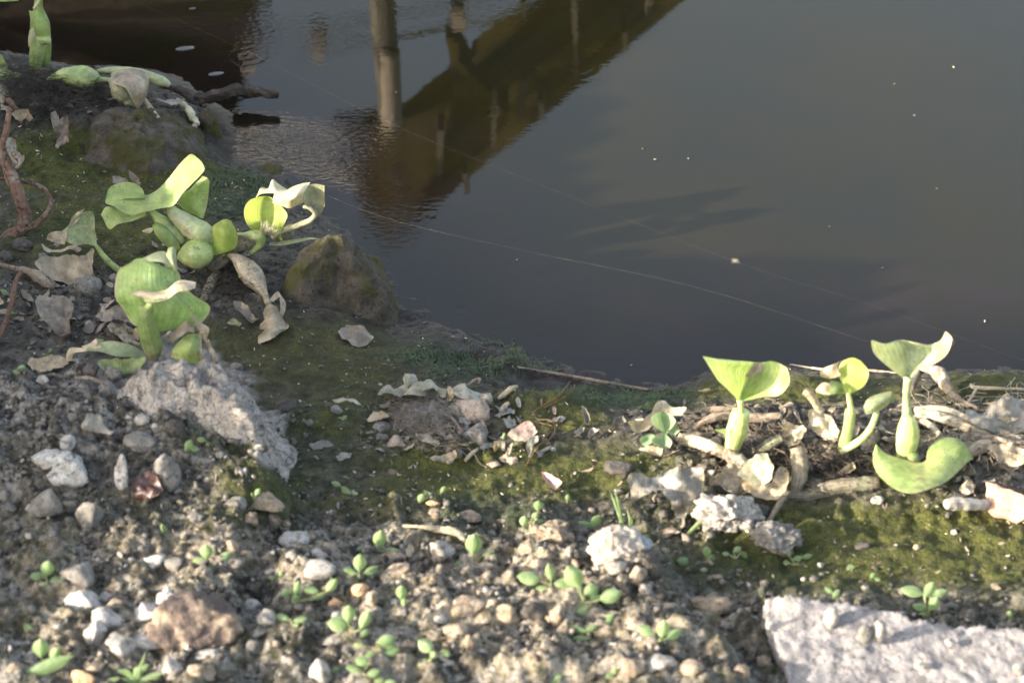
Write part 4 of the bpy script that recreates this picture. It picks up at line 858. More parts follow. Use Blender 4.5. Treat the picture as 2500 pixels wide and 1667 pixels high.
for k, (pts, lb) in enumerate([([(1520, 455, 5, .3), (1620, 405, 6, .6), (1700, 375, 6, .9), (1760, 320, 5, 1.2), (1775, 300, 4, 1.2)], 'brown wiry fibre rising right of the pink leaf'), ([(1600, 425, 5, .4), (1690, 390, 5, .5), (1770, 355, 5, .8), (1812, 312, 4, 1.0)], 'second brown wiry fibre beside the rising one'),
                              ([(1530, 470, 5, .3), (1560, 530, 5, .8), (1640, 550, 5, 1), (1675, 590, 6, .8), (1640, 650, 6, .6), (1560, 690, 6, .5), (1520, 740, 7, .3), (1480, 800, 7, .1)], 'brown looping fibre wound around the pink leaf'), ([(1570, 540, 4, .6), (1655, 580, 4, .8), (1610, 640, 4, .6), (1540, 720, 5, .4)], 'thin inner loop of brown fibre beside the pink leaf'),
                              ([(880, 470, 6, .3), (960, 490, 7, .5), (1010, 540, 8, .5), (1045, 590, 7, .3)], 'grey fibre strand below the pinkish speckled stone'), ([(560, 480, 5, .2), (640, 510, 6, .4), (740, 520, 6, .4), (850, 500, 5, .3)], 'grey fibre strand curving through the litter'), ([(1085, 685, 5, .2), (1130, 735, 6, .3), (1165, 790, 6, .2), (1215, 812, 5, .1)], 'grey fibre below the centre litter')]):
    lying('fibre', 'brownfibre' if k < 4 else 'twig', lb, 'plant fibre', 5, pts, .1, 40+k, 6)
# ------------------------------------------------------------------ dead leaves, rags, petals
def flake(label, mat, z, outline, seed, normal=(0, -.5, 1), lift=.005, crumple=.005, cf=55, bend=0.0, name='dead_leaf', cat='dead leaf', anchor=None, rag=.12, thick=0.0, dome=0.0, group=None):
    mb = MB(); sheet(mb, z, outline, anchor, normal, lift, crumple*1.25, cf, bend, seed, None, thick, rag, dome, .006)
    o = link(name, mb.mesh(name), M[mat])
    u = sum(S(z, x, y)[0] for x, y in outline)/len(outline); v = sum(S(z, x, y)[1] for x, y in outline)/len(outline)
    TAKEN.append((u, v, 30, 25, label))
    return tag(o, label, cat, group)
flake('fallen crumpled brown leaf beside the rough grey lump at the left', 'dryleaf', 2, [(245, 850), (300, 790), (430, 765), (540, 772), (600, 735), (632, 715), (640, 800), (638, 885), (570, 905), (480, 968), (400, 945), (300, 890)], 1, (-.1, -.7, 1), .012, .006, 45, .25)
flake('thin curled brown leaf strip under the fan-shaped leaf', 'dryleaf', 2, [(280, 705), (330, 720), (430, 715), (540, 685), (580, 680), (530, 715), (430, 735), (360, 735), (330, 755), (300, 745)], 2, (0, -.4, 1), .012, .003, 60, .2)
flake('grey papery flake propped up on the left soil', 'greyleaf', 3, [(585, 565), (640, 590), (690, 600), (705, 650), (740, 690), (780, 690), (750, 728), (690, 712), (600, 700), (540, 670), (570, 630)], 3, (0, -.8, .8), .012, .004, 45, .1, thick=.0012)
flake('dark red rotting leaf beside the tall grey oblong stone', 'redleaf', 3, [(900, 1050), (980, 980), (1060, 1010), (1100, 1090), (1080, 1140), (980, 1165), (880, 1175), (890, 1110)], 4, (0, -.6, 1), .006, .008, 50)
flake('greenish-brown wilted leaf lying on the left soil crest', 'leafworn', 2, [(650, 1500), (720, 1455), (830, 1440), (930, 1440), (985, 1445), (960, 1500), (900, 1540), (800, 1560), (700, 1560)], 5, (0, -.7, 1), .012, .005, 45, .2)
flake('pale brown dead leaf at the left behind the soil crest', 'tanleaf', 2, [(175, 1470), (205, 1435), (260, 1450), (330, 1455), (400, 1435), (470, 1500), (420, 1520), (350, 1560), (230, 1540)], 6, (0, -.6, 1), .008, .006, 50)
flake('dark curled bark piece left of the big round leaf', 'brownleaf', 2, [(260, 1060), (400, 1010), (470, 1040), (500, 1120), (470, 1210), (490, 1310), (420, 1330), (330, 1240), (280, 1200)], 7, (-.2, -.5, 1), .010, .010, 40, name='bark_piece', cat='bark')
flake('crumpled brown litter leaf touching the big round leaf, upper one', 'brownleaf', 2, [(640, 1155), (740, 1120), (830, 1100), (890, 1150), (920, 1230), (860, 1260), (760, 1215), (690, 1210)], 8, (0, -.5, 1), .008, .010, 55)
flake('crumpled brown litter leaf touching the upright worn stalk, lower one', 'dryleaf', 2, [(720, 1240), (830, 1210), (930, 1250), (930, 1310), (830, 1330), (750, 1300)], 9, (0, -.5, 1), .008, .009, 55)
flake('pinkish-brown crumpled leaf behind the lying green leaf', 'dryleaf', 2, [(820, 1345), (890, 1320), (950, 1350), (940, 1390), (860, 1380)], 10, (0, -.5, 1), .008, .006, 60)
flake('small brown husk on the moss beside the hanging withered leaf', 'brownleaf', 2, [(1580, 1100), (1640, 1095), (1700, 1140), (1755, 1215), (1710, 1215), (1640, 1170), (1590, 1140)], 11, (0, -.4, 1), .006, .004, 60, .2)
flake('dark mussel-like husk on the moss below the central plant', 'creamdark', 2, [(1535, 1215), (1580, 1200), (1635, 1220), (1620, 1242), (1560, 1240)], 12, (0, -.4, 1), .005, .002, 60, -.3, name='husk', cat='husk')
flake('flat dark leaf lying on the moss below the mossy rock', 'brownleaf', 'B', [(755, 1280), (830, 1220), (930, 1235), (1000, 1290), (985, 1340), (890, 1390), (800, 1350)], 13, (0, -.2, 1), .004, .003, 50)
flake('tan torn leaf standing in the root mass at the upper left', 'tanleaf', 'G', [(110, 700), (190, 655), (270, 655), (315, 740), (290, 780), (250, 740), (200, 770), (160, 760)], 14, (0, -.9, .6), .012, .004, 50)
flake('tattered dark brown leaf hanging below the root mass', 'brownleaf', 'G', [(530, 790), (600, 740), (660, 720), (665, 860), (670, 980), (620, 1000), (550, 1045), (530, 1000), (560, 930), (525, 850)], 15, (0, -.9, .7), .016, .010, 50)
flake('brown ragged leaf flap beside the thick root at the left', 'dryleaf', 'G', [(60, 930), (140, 940), (170, 1080), (235, 1085), (230, 1150), (160, 1200), (90, 1160), (40, 1060)], 16, (.2, -.8, .8), .014, .008, 45)
flake('grey silvery leaf blade beside the driftwood', 'greyleaf', 'G', [(1480, 560), (1580, 570), (1680, 555), (1780, 565), (1720, 600), (1640, 625), (1540, 600)], 17, (0, -.5, 1), .012, .003, 50)
flake('small pointed brown leaf stuck behind the big folded leaf', 'brownleaf', 'G', [(1235, 1240), (1270, 1260), (1330, 1320), (1345, 1385), (1290, 1370), (1240, 1310)], 18, (0, -.9, .7), .010, .003, 50)
flake('roundish brown leaf lying behind the curled leaf lobe', 'brownleaf', 'G', [(1080, 1300), (1140, 1290), (1210, 1320), (1230, 1350), (1150, 1370), (1080, 1360)], 19, (0, -.5, 1), .006, .003, 50)
flake('thin orange-brown leaf shred left of the big round leaf', 'root' if False else 'pinkleaf', 2, [(665, 1080), (720, 1075), (780, 1060), (760, 1090), (700, 1105)], 20, (0, -.5, 1), .006, .004, 60)
flake('pale pinkish fallen leaf alone on the moss, pointed at its upper end', 'pinkleaf', 5, [(1580, 842), (1610, 845), (1680, 890), (1725, 930), (1670, 972), (1630, 940), (1600, 900)], 21, (0, -.45, 1), .005, .002, 50, .15)
flake('pinkish leaf with magenta veins in the centre litter', 'pinkleaf', 5, [(1350, 590), (1390, 540), (1450, 500), (1500, 487), (1540, 530), (1555, 565), (1510, 600), (1470, 630), (1400, 612)], 22, (0, -.6, 1), .008, .003, 45, .12)
flake('pale leaf hanging down from the pinkish veined leaf', 'palegreen', 5, [(1530, 590), (1562, 590), (1560, 630), (1530, 660), (1515, 700), (1500, 760), (1490, 720), (1475, 680), (1490, 620)], 23, (0, -.6, 1), .006, .003, 50)
flake('grey-brown narrow leaf above the red and white scrap', 'greyleaf', 5, [(1850, 405), (1880, 420), (1908, 470), (1912, 520), (1895, 555), (1875, 540), (1862, 480)], 24, (0, -.45, 1), .005, .002, 60, .1)
flake('tiny red and white printed scrap on the moss', 'white', 5, [(1893, 608), (1905, 560), (1930, 550), (1965, 575), (1935, 600), (1905, 615)], 25, (0, -.6, 1), .005, .002, 60, name='plastic_scrap', cat='scrap', rag=0)
flake('small magenta-stained petal at the left of the centre litter', 'pinkleaf', 5, [(535, 645), (545, 600), (600, 580), (690, 590), (670, 640), (600, 660)], 26, (0, -.5, 1), .006, .004, 60, name='petal', cat='petal')
flake('brown crumpled leaf in the lower centre litter', 'dryleaf', 5, [(730, 590), (790, 560), (860, 590), (900, 640), (830, 660), (760, 650)], 27, (0, -.4, 1), .007, .008, 55)
flake('pinkish curled leaf at the lower edge of the centre litter', 'dryleaf', 5, [(870, 740), (930, 705), (1000, 700), (1010, 740), (960, 755), (900, 755)], 28, (0, -.4, 1), .006, .005, 55)
flake('brown pointed leaf at the left of the centre litter', 'tanleaf', 5, [(400, 470), (440, 440), (500, 440), (555, 475), (500, 490), (430, 490)], 29, (0, -.4, 1), .006, .004, 55)
flake('long greyish leaf shred left of the centre litter', 'dryleaf', 5, [(160, 335), (240, 345), (320, 350), (375, 390), (330, 395), (240, 375), (190, 360)], 30, (0, -.4, 1), .006, .004, 55)
flake('forked pale scrap of leaf below the centre litter', 'pinkleaf', 5, [(1295, 740), (1340, 715), (1370, 660), (1390, 655), (1370, 720), (1340, 755)], 31, (0, -.5, 1), .006, .003, 60)
flake('small yellowish husk below the pinkish veined leaf', 'tanleaf', 5, [(1255, 690), (1270, 665), (1296, 668), (1285, 700), (1265, 720)], 32, (0, -.5, 1), .005, .002, 60)
flake('short pale leaf scrap left of the moss hump', 'palegreen', 5, [(190, 745), (230, 710), (300, 700), (290, 740), (220, 770)], 33, (0, -.4, 1), .004, .003, 60)
flake('grey scrap pair on the left moss near the hollow', 'greyleaf', 5, [(10, 640), (80, 620), (140, 625), (210, 640), (130, 660), (40, 680)], 34, (0, -.4, 1), .005, .004, 60)
flake('large crumpled grey rag-like leaf left of the rough grey stones', 'greyleaf', 7, [(75, 905), (140, 890), (230, 895), (320, 865), (420, 860), (485, 850), (515, 910), (520, 950), (470, 1040), (420, 1090), (392, 1210), (360, 1160), (330, 1050), (250, 990), (170, 1010), (100, 1030), (80, 970)], 35, (0, -.75, .9), .018, .014, 42, .1)
flake('sunlit cream dead leaf draped in front of the folded-leaf plant', 'cream', 7, [(715, 900), (760, 820), (840, 775), (880, 770), (920, 850), (900, 920), (850, 950), (810, 985), (790, 940)], 36, (-.3, -.8, .8), .024, .007, 40, .15)
flake('pale brown dead leaf under the sunlit cream leaf', 'tanleaf', 7, [(720, 920), (800, 900), (900, 930), (950, 830), (1005, 870), (990, 970), (935, 1040), (840, 1030), (750, 990)], 37, (-.1, -.8, .9), .016, .008, 40, .1)
flake('brown dead leaf tucked left of the sunlit cream leaf', 'dryleaf', 7, [(590, 920), (640, 850), (700, 850), (740, 900), (730, 980), (740, 1040), (660, 1000), (620, 970)], 38, (0, -.7, 1), .012, .008, 40)
flake('shrivelled tan leaf below the cut stalk of the folded-leaf plant', 'tanleaf', 7, [(950, 570), (1010, 600), (1060, 610), (1100, 640), (1060, 710), (1000, 730), (960, 690), (970, 640)], 39, (0, -.8, .8), .016, .010, 45)
flake('curled tan leaf left of the water lettuce, standing up', 'tanleaf', 7, [(60, 600), (150, 590), (210, 530), (240, 470), (290, 455), (340, 500), (400, 520), (380, 570), (300, 560), (220, 610), (170, 650), (100, 650)], 40, (.1, -.8, .8), .014, .006, 40, .2)
flake('grey papery scrap left of the curled tan leaf', 'greyleaf', 7, [(0, 570), (50, 560), (70, 600), (30, 620), (-10, 610)], 41, (0, -.5, 1), .008, .003, 60)
flake('shrivelled pale leaf left of the round-leaf plant', 'tanleaf', 7, [(1110, 540), (1170, 520), (1240, 560), (1290, 640), (1280, 690), (1210, 680), (1150, 640), (1115, 590)], 42, (-.1, -.8, .9), .016, .009, 40, .2)
flake('small dry leaf on the dark ground between the right plants', 'dryleaf', 7, [(1275, 890), (1330, 850), (1370, 825), (1385, 860), (1340, 900), (1300, 910)], 43, (0, -.6, 1), .008, .004, 50)
flake('curled pale leaf under the side shoot of the round-leaf plant', 'tanleaf', 7, [(1400, 720), (1440, 680), (1475, 690), (1470, 725), (1430, 740)], 44, (0, -.6, 1), .012, .004, 50)
flake('broad grey-brown dead leaf at the far right of the debris', 'greyleaf', 7, [(2010, 560), (2040, 510), (2120, 540), (2200, 470), (2352, 460), (2420, 540), (2400, 640), (2250, 690), (2120, 640), (2020, 610)], 45, (0, -.6, 1), .016, .010, 35, .1)
flake('pale curled leaf on top of the far right dead leaf', 'tanleaf', 7, [(2200, 575), (2260, 565), (2320, 560), (2300, 585), (2250, 600)], 46, (0, -.6, 1), .030, .003, 55)
flake('brown crumpled leaf below the straw at the right edge', 'dryleaf', 7, [(2130, 740), (2230, 720), (2352, 750), (2400, 820), (2300, 840), (2200, 800)], 47, (0, -.5, 1), .010, .008, 45)
flake('tan crumpled leaf above the bone-like stub', 'tanleaf', 7, [(1980, 960), (2030, 910), (2080, 930), (2060, 990), (2010, 1000)], 48, (0, -.6, 1), .008, .006, 50)
flake('brown leaf flake below the water lettuce', 'tanleaf', 7, [(140, 735), (210, 730), (280, 745), (265, 790), (200, 775)], 49, (0, -.6, 1), .006, .003, 50)
flake('small dark dead leaf in the hollow below the rag-like leaf', 'brownleaf', 7, [(210, 1220), (270, 1180), (340, 1190), (380, 1225), (300, 1245)], 50, (0, -.5, 1), .006, .005, 50)
# the grey-green withered strip with a standing torn end
wl_ = thing('dead_leaf', 'long torn grey-green withered leaf strip heading the centre litter', 'dead leaf', gp(*S(5, 860, 330)))
c = Ctx(5, 860, 345, .004)
mb = MB(); loft(mb, c, [[(495, 300, 1), (490, 300, 0), (500, 310, -1)], [(530, 255, 1), (540, 275, 0), (560, 320, -1)], [(610, 262, 1), (620, 290, -.5), (640, 315, -1)], [(690, 240, 1.5), (700, 290, -.6), (720, 320, -1)], [(780, 225, 1.5), (790, 270, -.8), (800, 325, -1)], [(860, 245, 1.2), (870, 280, -.8), (850, 330, -.5)], [(960, 255, 1), (965, 290, 0), (950, 330, -.5)]], 30, 14, .0075, 75, 3, .003); part('blade', mb, M['palegreen'], wl_)
mb = MB(); loft(mb, c, [[(660, 280, 1), (700, 290, .5), (750, 285, 1)], [(655, 230, 1.2), (700, 230, .6), (770, 240, 1)], [(640, 195, 1.5), (700, 190, 1), (770, 215, 1.2)], [(645, 180, 1.5), (690, 160, 1.2), (730, 185, 1.4)]], 18, 12, .007, 75, 5); part('standing_end', mb, M['palegreen'], wl_)
mb = MB(); loft(mb, c, [[(960, 260, 1), (960, 290, -.4), (950, 300, -.8)], [(1030, 250, 1), (1030, 290, -.6), (1040, 330, -1)], [(1110, 262, 1), (1110, 300, -.5), (1120, 340, -1)], [(1190, 280, 1), (1190, 310, 0), (1180, 340, -.5)], [(1225, 295, 1), (1215, 315, .2), (1200, 330, 0)]], 24, 12, .006, 75, 7); part('blade', mb, M['palegreen'], wl_)
mb = MB(); loft(mb, c, [[(1170, 330, -.5), (1180, 345, -.8), (1195, 360, -.8)], [(1200, 300, -.5), (1220, 330, -1), (1235, 372, -1)], [(1235, 300, -.3), (1250, 325, -.8), (1255, 350, -.8)]], 10, 8, .001, 60, 9); part('curled_tip', mb, M['greyleaf'], wl_)
mb = MB(); loft(mb, c, [[(950, 260, 0), (970, 255, -.5), (985, 265, 0)], [(945, 300, -.3), (975, 310, -1), (1000, 320, -.5)], [(945, 350, -.3), (965, 355, -.8), (985, 340, -.5)], [(945, 385, 0), (955, 388, 0), (965, 380, 0)]], 12, 8, .003, 70, 11); part('hanging_lobe', mb, M['tanleaf'], wl_)
mb = MB(); tube(mb, c, [(1085, 250, 8, 1), (1130, 215, 9, 1.4), (1168, 208, 9, 1.4), (1155, 235, 6, 1)], 7, .3, 3); part('stalk', mb, M['twig'], wl_)
# stuff: fibre tangle in the litter and the hanging root mats
def tangle(name, z, poly, n, ln, r, mat, seed, lift=.004, up=.3):
    rr = random.Random(seed); Pz = np.array([S(z, x, y) for x, y in poly]); mb = MB(); k = 0
    lo = Pz.min(0); hi = Pz.max(0)
    while k < n:
        u = rr.uniform(lo[0], hi[0]); v = rr.uniform(lo[1], hi[1])
        if poly_sd(np.array([u]), np.array([v]), Pz)[0] < 0: continue
        k += 1; p = gp(u, v); a = rr.uniform(0, 6.28); L = ln*rr.uniform(.5, 1.4); q = [p+np.array([0, 0, lift*rr.random()])]
        for s_ in range(4):
            a += rr.uniform(-.7, .7); q.append(q[-1]+np.array([math.cos(a), math.sin(a), rr.uniform(-up, up)])*L/4)
        for w_ in q: w_[2] = max(w_[2], float(height(w_[0], w_[1]))+r*.5)
        tube3(mb, q, [r*rr.uniform(.6, 1.2)]*2, 4, 6, False)
    o = link(name, mb.mesh(name), M[mat]); o['kind'] = 'stuff'; return o
heap('litter_clump', M['litter'], 'matted grey-brown ball of dead roots in the centre litter', 'root ball', 5, [(560, 480), (600, 550), (760, 575), (900, 540), (960, 460), (930, 390), (760, 350), (600, 370)], [(720, 470, .010, .03), (840, 450, .010, .03)], 12, .008, 60, .002)
tangle('fibre_litter', 5, [(560, 360), (700, 330), (900, 380), (960, 450), (850, 540), (600, 560), (540, 470)], 420, .012, .0002, 'twig', 1, .014)
tangle('fibre_litter', 5, [(700, 560), (900, 540), (1040, 620), (1000, 740), (800, 700), (700, 640)], 160, .014, .00025, 'twig', 2, .010)
tangle('root_mat', 'G', [(0, 330), (180, 300), (430, 380), (560, 420), (800, 470), (1000, 400), (1050, 560), (820, 700), (560, 730), (330, 780), (100, 640)], 1300, .018, .00026, 'fibre', 3, .020, .6)
tangle('root_mat', 2, [(1440, 820), (1560, 770), (1640, 850), (1700, 1000), (1560, 1060), (1420, 1060), (1380, 960)], 300, .022, .0003, 'fibre', 4, .014, .6)
tangle('root_mat', 7, [(760, 740), (1000, 680), (1300, 740), (1480, 780), (1500, 1000), (1300, 960), (1050, 1020), (980, 1020)], 300, .022, .0004, 'fibre', 5, .012, .5)
tangle('straw_litter', 7, [(1700, 540), (2352, 480), (2400, 760), (2100, 800), (1750, 700)], 380, .026, .00035, 'straw', 6, .010, .25)
tangle('straw_litter', 7, [(380, 560), (900, 560), (1100, 700), (1000, 1040), (600, 880)], 220, .022, .0004, 'twig', 7, .010, .3)
# ------------------------------------------------------------------ water hyacinths
def leafpart(name, c, patches, mat, parent, label=None, nu=18, nv=14, crumple=0.0, cf=50, seed=0, wav=0.0):
    mb = MB()
    for i, rows in enumerate(patches): loft(mb, c, rows, nu, nv, crumple, cf, seed+i, wav)
    return part(name, mb, M[mat], parent, label)
def stalk(name, c, pts, mat, parent, label=None, seg=14, lump=.06, seed=0, open_end=False):
    mb = MB(); tube(mb, c, pts, seg, lump, seed, open_end); return part(name, mb, M[mat], parent, label)
HY = 'water hyacinths growing on the mud bank'
# --- central plant of the left group
c = Ctx(2, 1440, 870, .004)
A = thing('water_hyacinth', 'largest water hyacinth at the left with a big folded leaf and many swollen stalks', 'water hyacinth', c.base, HY)
leafpart('leaf', c, [
  [[(708, 392, 1.2), (712, 402, .6), (718, 412, .2)], [(770, 348, 2), (775, 395, .4), (772, 434, -.8)], [(880, 338, 2.6), (880, 412, .2), (860, 482, -1.6)], [(985, 352, 2.4), (990, 412, .2), (980, 462, -1.4)],
   [(1060, 312, 2.6), (1070, 380, .4), (1080, 438, -1)], [(1130, 240, 2.6), (1165, 325, 1.0), (1172, 420, -.6)], [(1205, 150, 2.4), (1265, 235, 1.2), (1240, 335, -.2)], [(1272, 84, 2.2), (1320, 145, 1.6), (1352, 222, .6)], [(1300, 74, 2.2), (1345, 120, 1.7), (1384, 182, .8)], [(1330, 96, 1.9), (1360, 124, 1.6), (1380, 156, 1.1)]]], 'leaf', A, 'large folded bright green leaf, tip lit yellow', 30, 18, .0012, 30, 1)
leafpart('leaf_lobe', c, [[[(715, 372, 1), (712, 390, .8), (718, 408, .2)], [(742, 300, 2.2), (752, 345, 1.6), (772, 395, .5)], [(825, 264, 3), (835, 315, 2.4), (850, 375, .8)], [(905, 270, 3), (912, 320, 2.4), (920, 372, .8)], [(962, 305, 2.6), (968, 345, 2.0), (975, 370, 1.2)], [(980, 350, 2), (980, 362, 1.8), (980, 370, 1.6)]],
  [[(678, 488, 0), (684, 494, 0), (690, 502, 0)], [(715, 430, .6), (712, 505, -.6), (738, 582, -1.6)], [(790, 440, .6), (800, 490, -.6), (800, 545, -1.4)], [(880, 470, .4), (890, 500, -.4), (890, 525, -1.0)], [(985, 445, 0), (985, 465, -.2), (975, 495, -.6)]]], 'leaf', A, 'curled lobes of the large folded leaf', 18, 12, .001, 30, 4)
leafpart('leaf', c, [[[(1330, 495, 1.6), (1355, 507, 1.4), (1376, 508, 1.6)], [(1235, 445, 2.4), (1312, 455, 1.4), (1394, 440, 2.2)], [(1200, 400, 2.8), (1302, 395, 1.6), (1406, 370, 2.6)], [(1213, 352, 3), (1312, 325, 1.8), (1414, 300, 2.8)], [(1345, 285, 2.4), (1385, 262, 2), (1419, 262, 2.6)]],
  [[(1203, 388, 2.8), (1290, 300, 3.8), (1370, 221, 4.2)], [(1215, 392, 2.6), (1310, 320, 3.2), (1400, 235, 4)], [(1225, 396, 2.4), (1330, 330, 2.6), (1418, 264, 2.8)]]], 'leaf', A, 'upright rolled leaf behind the large folded one', 18, 14, .0008, 30, 7)
stalk('stalk', c, [(1150, 438, 32, .2), (1172, 470, 44, .2), (1235, 525, 66, .3), (1310, 580, 80, .2), (1375, 620, 82, 0), (1425, 660, 66, 0)], 'bulbdusty', A, 'thick dusty sheathing stalk', 18, .08, 1)
stalk('stalk', c, [(1000, 448, 12, .4), (1050, 490, 30, .3), (1110, 550, 54, .2), (1170, 610, 56, 0), (1235, 665, 34, 0)], 'bulb', A, None, 16, .06, 2)
stalk('stalk', c, [(1045, 548, 20, -1), (1080, 590, 40, -1), (1130, 640, 46, -1), (1180, 695, 36, -1), (1215, 725, 16, -.8)], 'leaf', A, 'rolled young leaf', 14, .06, 3)
leafpart('leaf_tip', c, [[[(958, 592, -1), (962, 596, -1), (966, 600, -1)], [(990, 575, -.8), (1000, 590, -1.2), (1010, 608, -1.2)], [(1035, 565, -.6), (1040, 572, -.8), (1048, 580, -.8)], [(1062, 538, -.4), (1062, 545, -.5), (1060, 560, -.6)]]], 'cream', A, 'pale curled tip', 10, 8)
stalk('stalk', c, [(1198, 775, 10, -1.2), (1235, 765, 58, -1.2), (1310, 750, 102, -1.2), (1375, 748, 98, -1.2), (1420, 760, 56, -1)], 'bulb', A, 'fattest swollen stalk, almost a ball', 22, .03, 4)
leafpart('leaf', c, [[[(1438, 752, -1), (1447, 756, -1.2), (1458, 748, -1)], [(1424, 690, -.6), (1510, 725, -1.6), (1578, 718, -.8)], [(1415, 620, -.3), (1510, 640, -1.6), (1607, 650, -.4)], [(1440, 555, 0), (1512, 575, -1.2), (1597, 598, -.2)], [(1500, 517, .4), (1530, 514, .2), (1562, 524, .3)]]], 'leafy', A, 'small round yellow-green leaf', 16, 14, .0008, 40, 9)
stalk('stalk', c, [(1600, 612, 10, -.4), (1650, 615, 14, -.3), (1700, 622, 36, 0), (1745, 630, 42, 0), (1762, 665, 34, 0), (1735, 705, 24, 0), (1690, 748, 20, 0)], 'bulb', A, None, 14, .05, 5)
leafpart('leaf', c, [[[(1765, 612, .8), (1822, 612, .4), (1885, 620, .4)], [(1690, 578, .4), (1800, 560, 1.4), (1902, 580, .2)], [(1653, 505, 0), (1785, 485, 1.8), (1928, 530, -.2)], [(1652, 435, .2), (1792, 412, 2.0), (1940, 478, 0)], [(1688, 382, .8), (1800, 368, 2.2), (1895, 418, .6)], [(1758, 358, 1.6), (1795, 356, 1.9), (1832, 366, 1.6)]],
  [[(1880, 560, .2), (1900, 560, .1), (1915, 560, 0)], [(1872, 600, .2), (1885, 610, 0), (1898, 605, -.2)], [(1880, 640, .2), (1893, 645, 0), (1905, 640, -.2)], [(1908, 660, .2), (1912, 663, .1), (1916, 662, 0)]]], 'leafy', A, 'spoon-shaped glowing yellow-green leaf', 22, 18, .0006, 40, 11)
mb = MB(); r_ = random.Random(5)
for k in range(46):
    a = r_.uniform(1765, 1850); b_ = r_.uniform(590, 625); tx = a+r_.uniform(-15, 35); ty = b_-r_.uniform(30, 80)
    tube(mb, c, [(a, b_, 2.6, -.6), ((a+tx)/2, (b_+ty)/2, 2.2, -.9), (tx, ty, 1.0, -.7)], 4)
part('root_tuft', mb, M['cream'], A, 'white rootlet tuft')
leafpart('leaf', c, [
  [[(1725, 382, 2), (1728, 365, 2.2), (1735, 350, 2.4)], [(1762, 350, 1.6), (1760, 318, 2.6), (1765, 292, 3)], [(1830, 340, 1), (1815, 310, 2.4), (1815, 305, 3.2)], [(1860, 345, .8), (1850, 300, 2), (1840, 246, 3.2)], [(1900, 350, .6), (1900, 310, 2), (1885, 275, 3.2)], [(1945, 345, .6), (1950, 320, 1.8), (1935, 302, 3)]],
  [[(1830, 400, 1.2), (1840, 360, .8), (1850, 325, 2.2)], [(1890, 430, .4), (1900, 370, -.4), (1930, 315, 2)], [(1945, 448, 0), (1970, 370, -.8), (2000, 290, 1.8)], [(2010, 425, .2), (2025, 350, -.6), (2050, 272, 1.6)], [(2060, 405, .6), (2065, 345, .2), (2090, 268, 1.6)]]], 'cream', A, 'withered cream leaf, sunlit', 18, 14, .003, 45, 13)
leafpart('leaf', c, [[[(2040, 285, 1.2), (2110, 275, 1.4), (2192, 285, 1.2)], [(2045, 340, .4), (2120, 340, 1.6), (2200, 380, .8)], [(2060, 420, .2), (2120, 420, 1.4), (2190, 430, .6)], [(2100, 440, .2), (2130, 475, .8), (2170, 472, .4)], [(2115, 515, .2), (2128, 520, .4), (2140, 512, .3)]]], 'creamdark', A, 'shaded grey-green fold of the withered leaf', 16, 12, .003, 45, 17)  # darker copy of the cream leaf colour carries this fold's shade
stalk('stalk', c, [(2050, 425, 14, .4), (2100, 440, 16, .2), (2130, 480, 18, .2), (2090, 525, 20, .2), (2000, 560, 22, .2), (1900, 600, 20, .1), (1840, 640, 18, 0)], 'creamdark', A, 'brown bent stalk of the withered leaf', 10, .25, 6)
leafpart('leaf', c, [[[(1820, 672, .2), (1820, 680, 0), (1820, 690, 0)], [(1920, 655, .3), (1920, 670, 0), (1920, 688, -.2)], [(2020, 645, .3), (2020, 655, 0), (2020, 668, -.2)], [(2110, 636, .3), (2110, 643, .1), (2110, 648, 0)], [(2178, 654, .2), (2177, 656, .2), (2176, 658, .2)]]], 'leafdull', A, 'thin pointed leaf', 14, 6)
stalk('rhizome', c, [(1430, 850, 40, -.4), (1480, 800, 46, -.2), (1530, 745, 44, 0), (1600, 700, 44, .2), (1680, 665, 40, .4), (1760, 650, 26, .4)], 'rhizome', A, None, 12, .4, 7)
stalk('runner', c, [(1465, 870, 28, -.6), (1430, 940, 34, -2.8), (1400, 1000, 34, -4.5), (1375, 1060, 24, -6.0)], 'rhizome', A, None, 10, .25, 8)
stalk('runner', c, [(1940, 560, 30, 1), (1960, 590, 40, 1), (1920, 620, 34, .8), (1850, 640, 24, .5)], 'rhizome', A, None, 10, .4, 9)
stalk('stalk', c, [(1540, 755, 12, -1), (1590, 775, 34, -1.4), (1650, 830, 64, -2.0), (1700, 890, 78, -2.9), (1745, 950, 58, -3.9), (1785, 1015, 26, -5.3), (1815, 1090, 22, -7.4)], 'dryleaf', A, 'withered swollen stalk hanging down', 16, .12, 10)
leafpart('leaf', c, [[[(1800, 1085, -7.2), (1830, 1080, -7.6), (1865, 1092, -7.2)], [(1768, 1180, -9.4), (1850, 1150, -10.2), (1925, 1185, -9.4)], [(1755, 1270, -11.8), (1850, 1250, -12.8), (1952, 1240, -11.2)], [(1750, 1352, -13.9), (1830, 1320, -14.0), (1905, 1285, -12.4)]],
  [[(1815, 1065, -7), (1830, 1070, -7), (1840, 1080, -7.2)], [(1870, 985, -5.8), (1882, 1000, -6), (1885, 1030, -6.4)], [(1915, 1060, -6.6), (1900, 1065, -6.8), (1880, 1060, -7)], [(1925, 1130, -8), (1905, 1140, -8.4), (1890, 1135, -8.6)], [(1905, 1170, -9), (1895, 1165, -9.2), (1885, 1160, -9.4)]]], 'dryleaf', A, 'withered folded leaf hanging at the end of the brown stalk', 18, 12, .003, 45, 21)
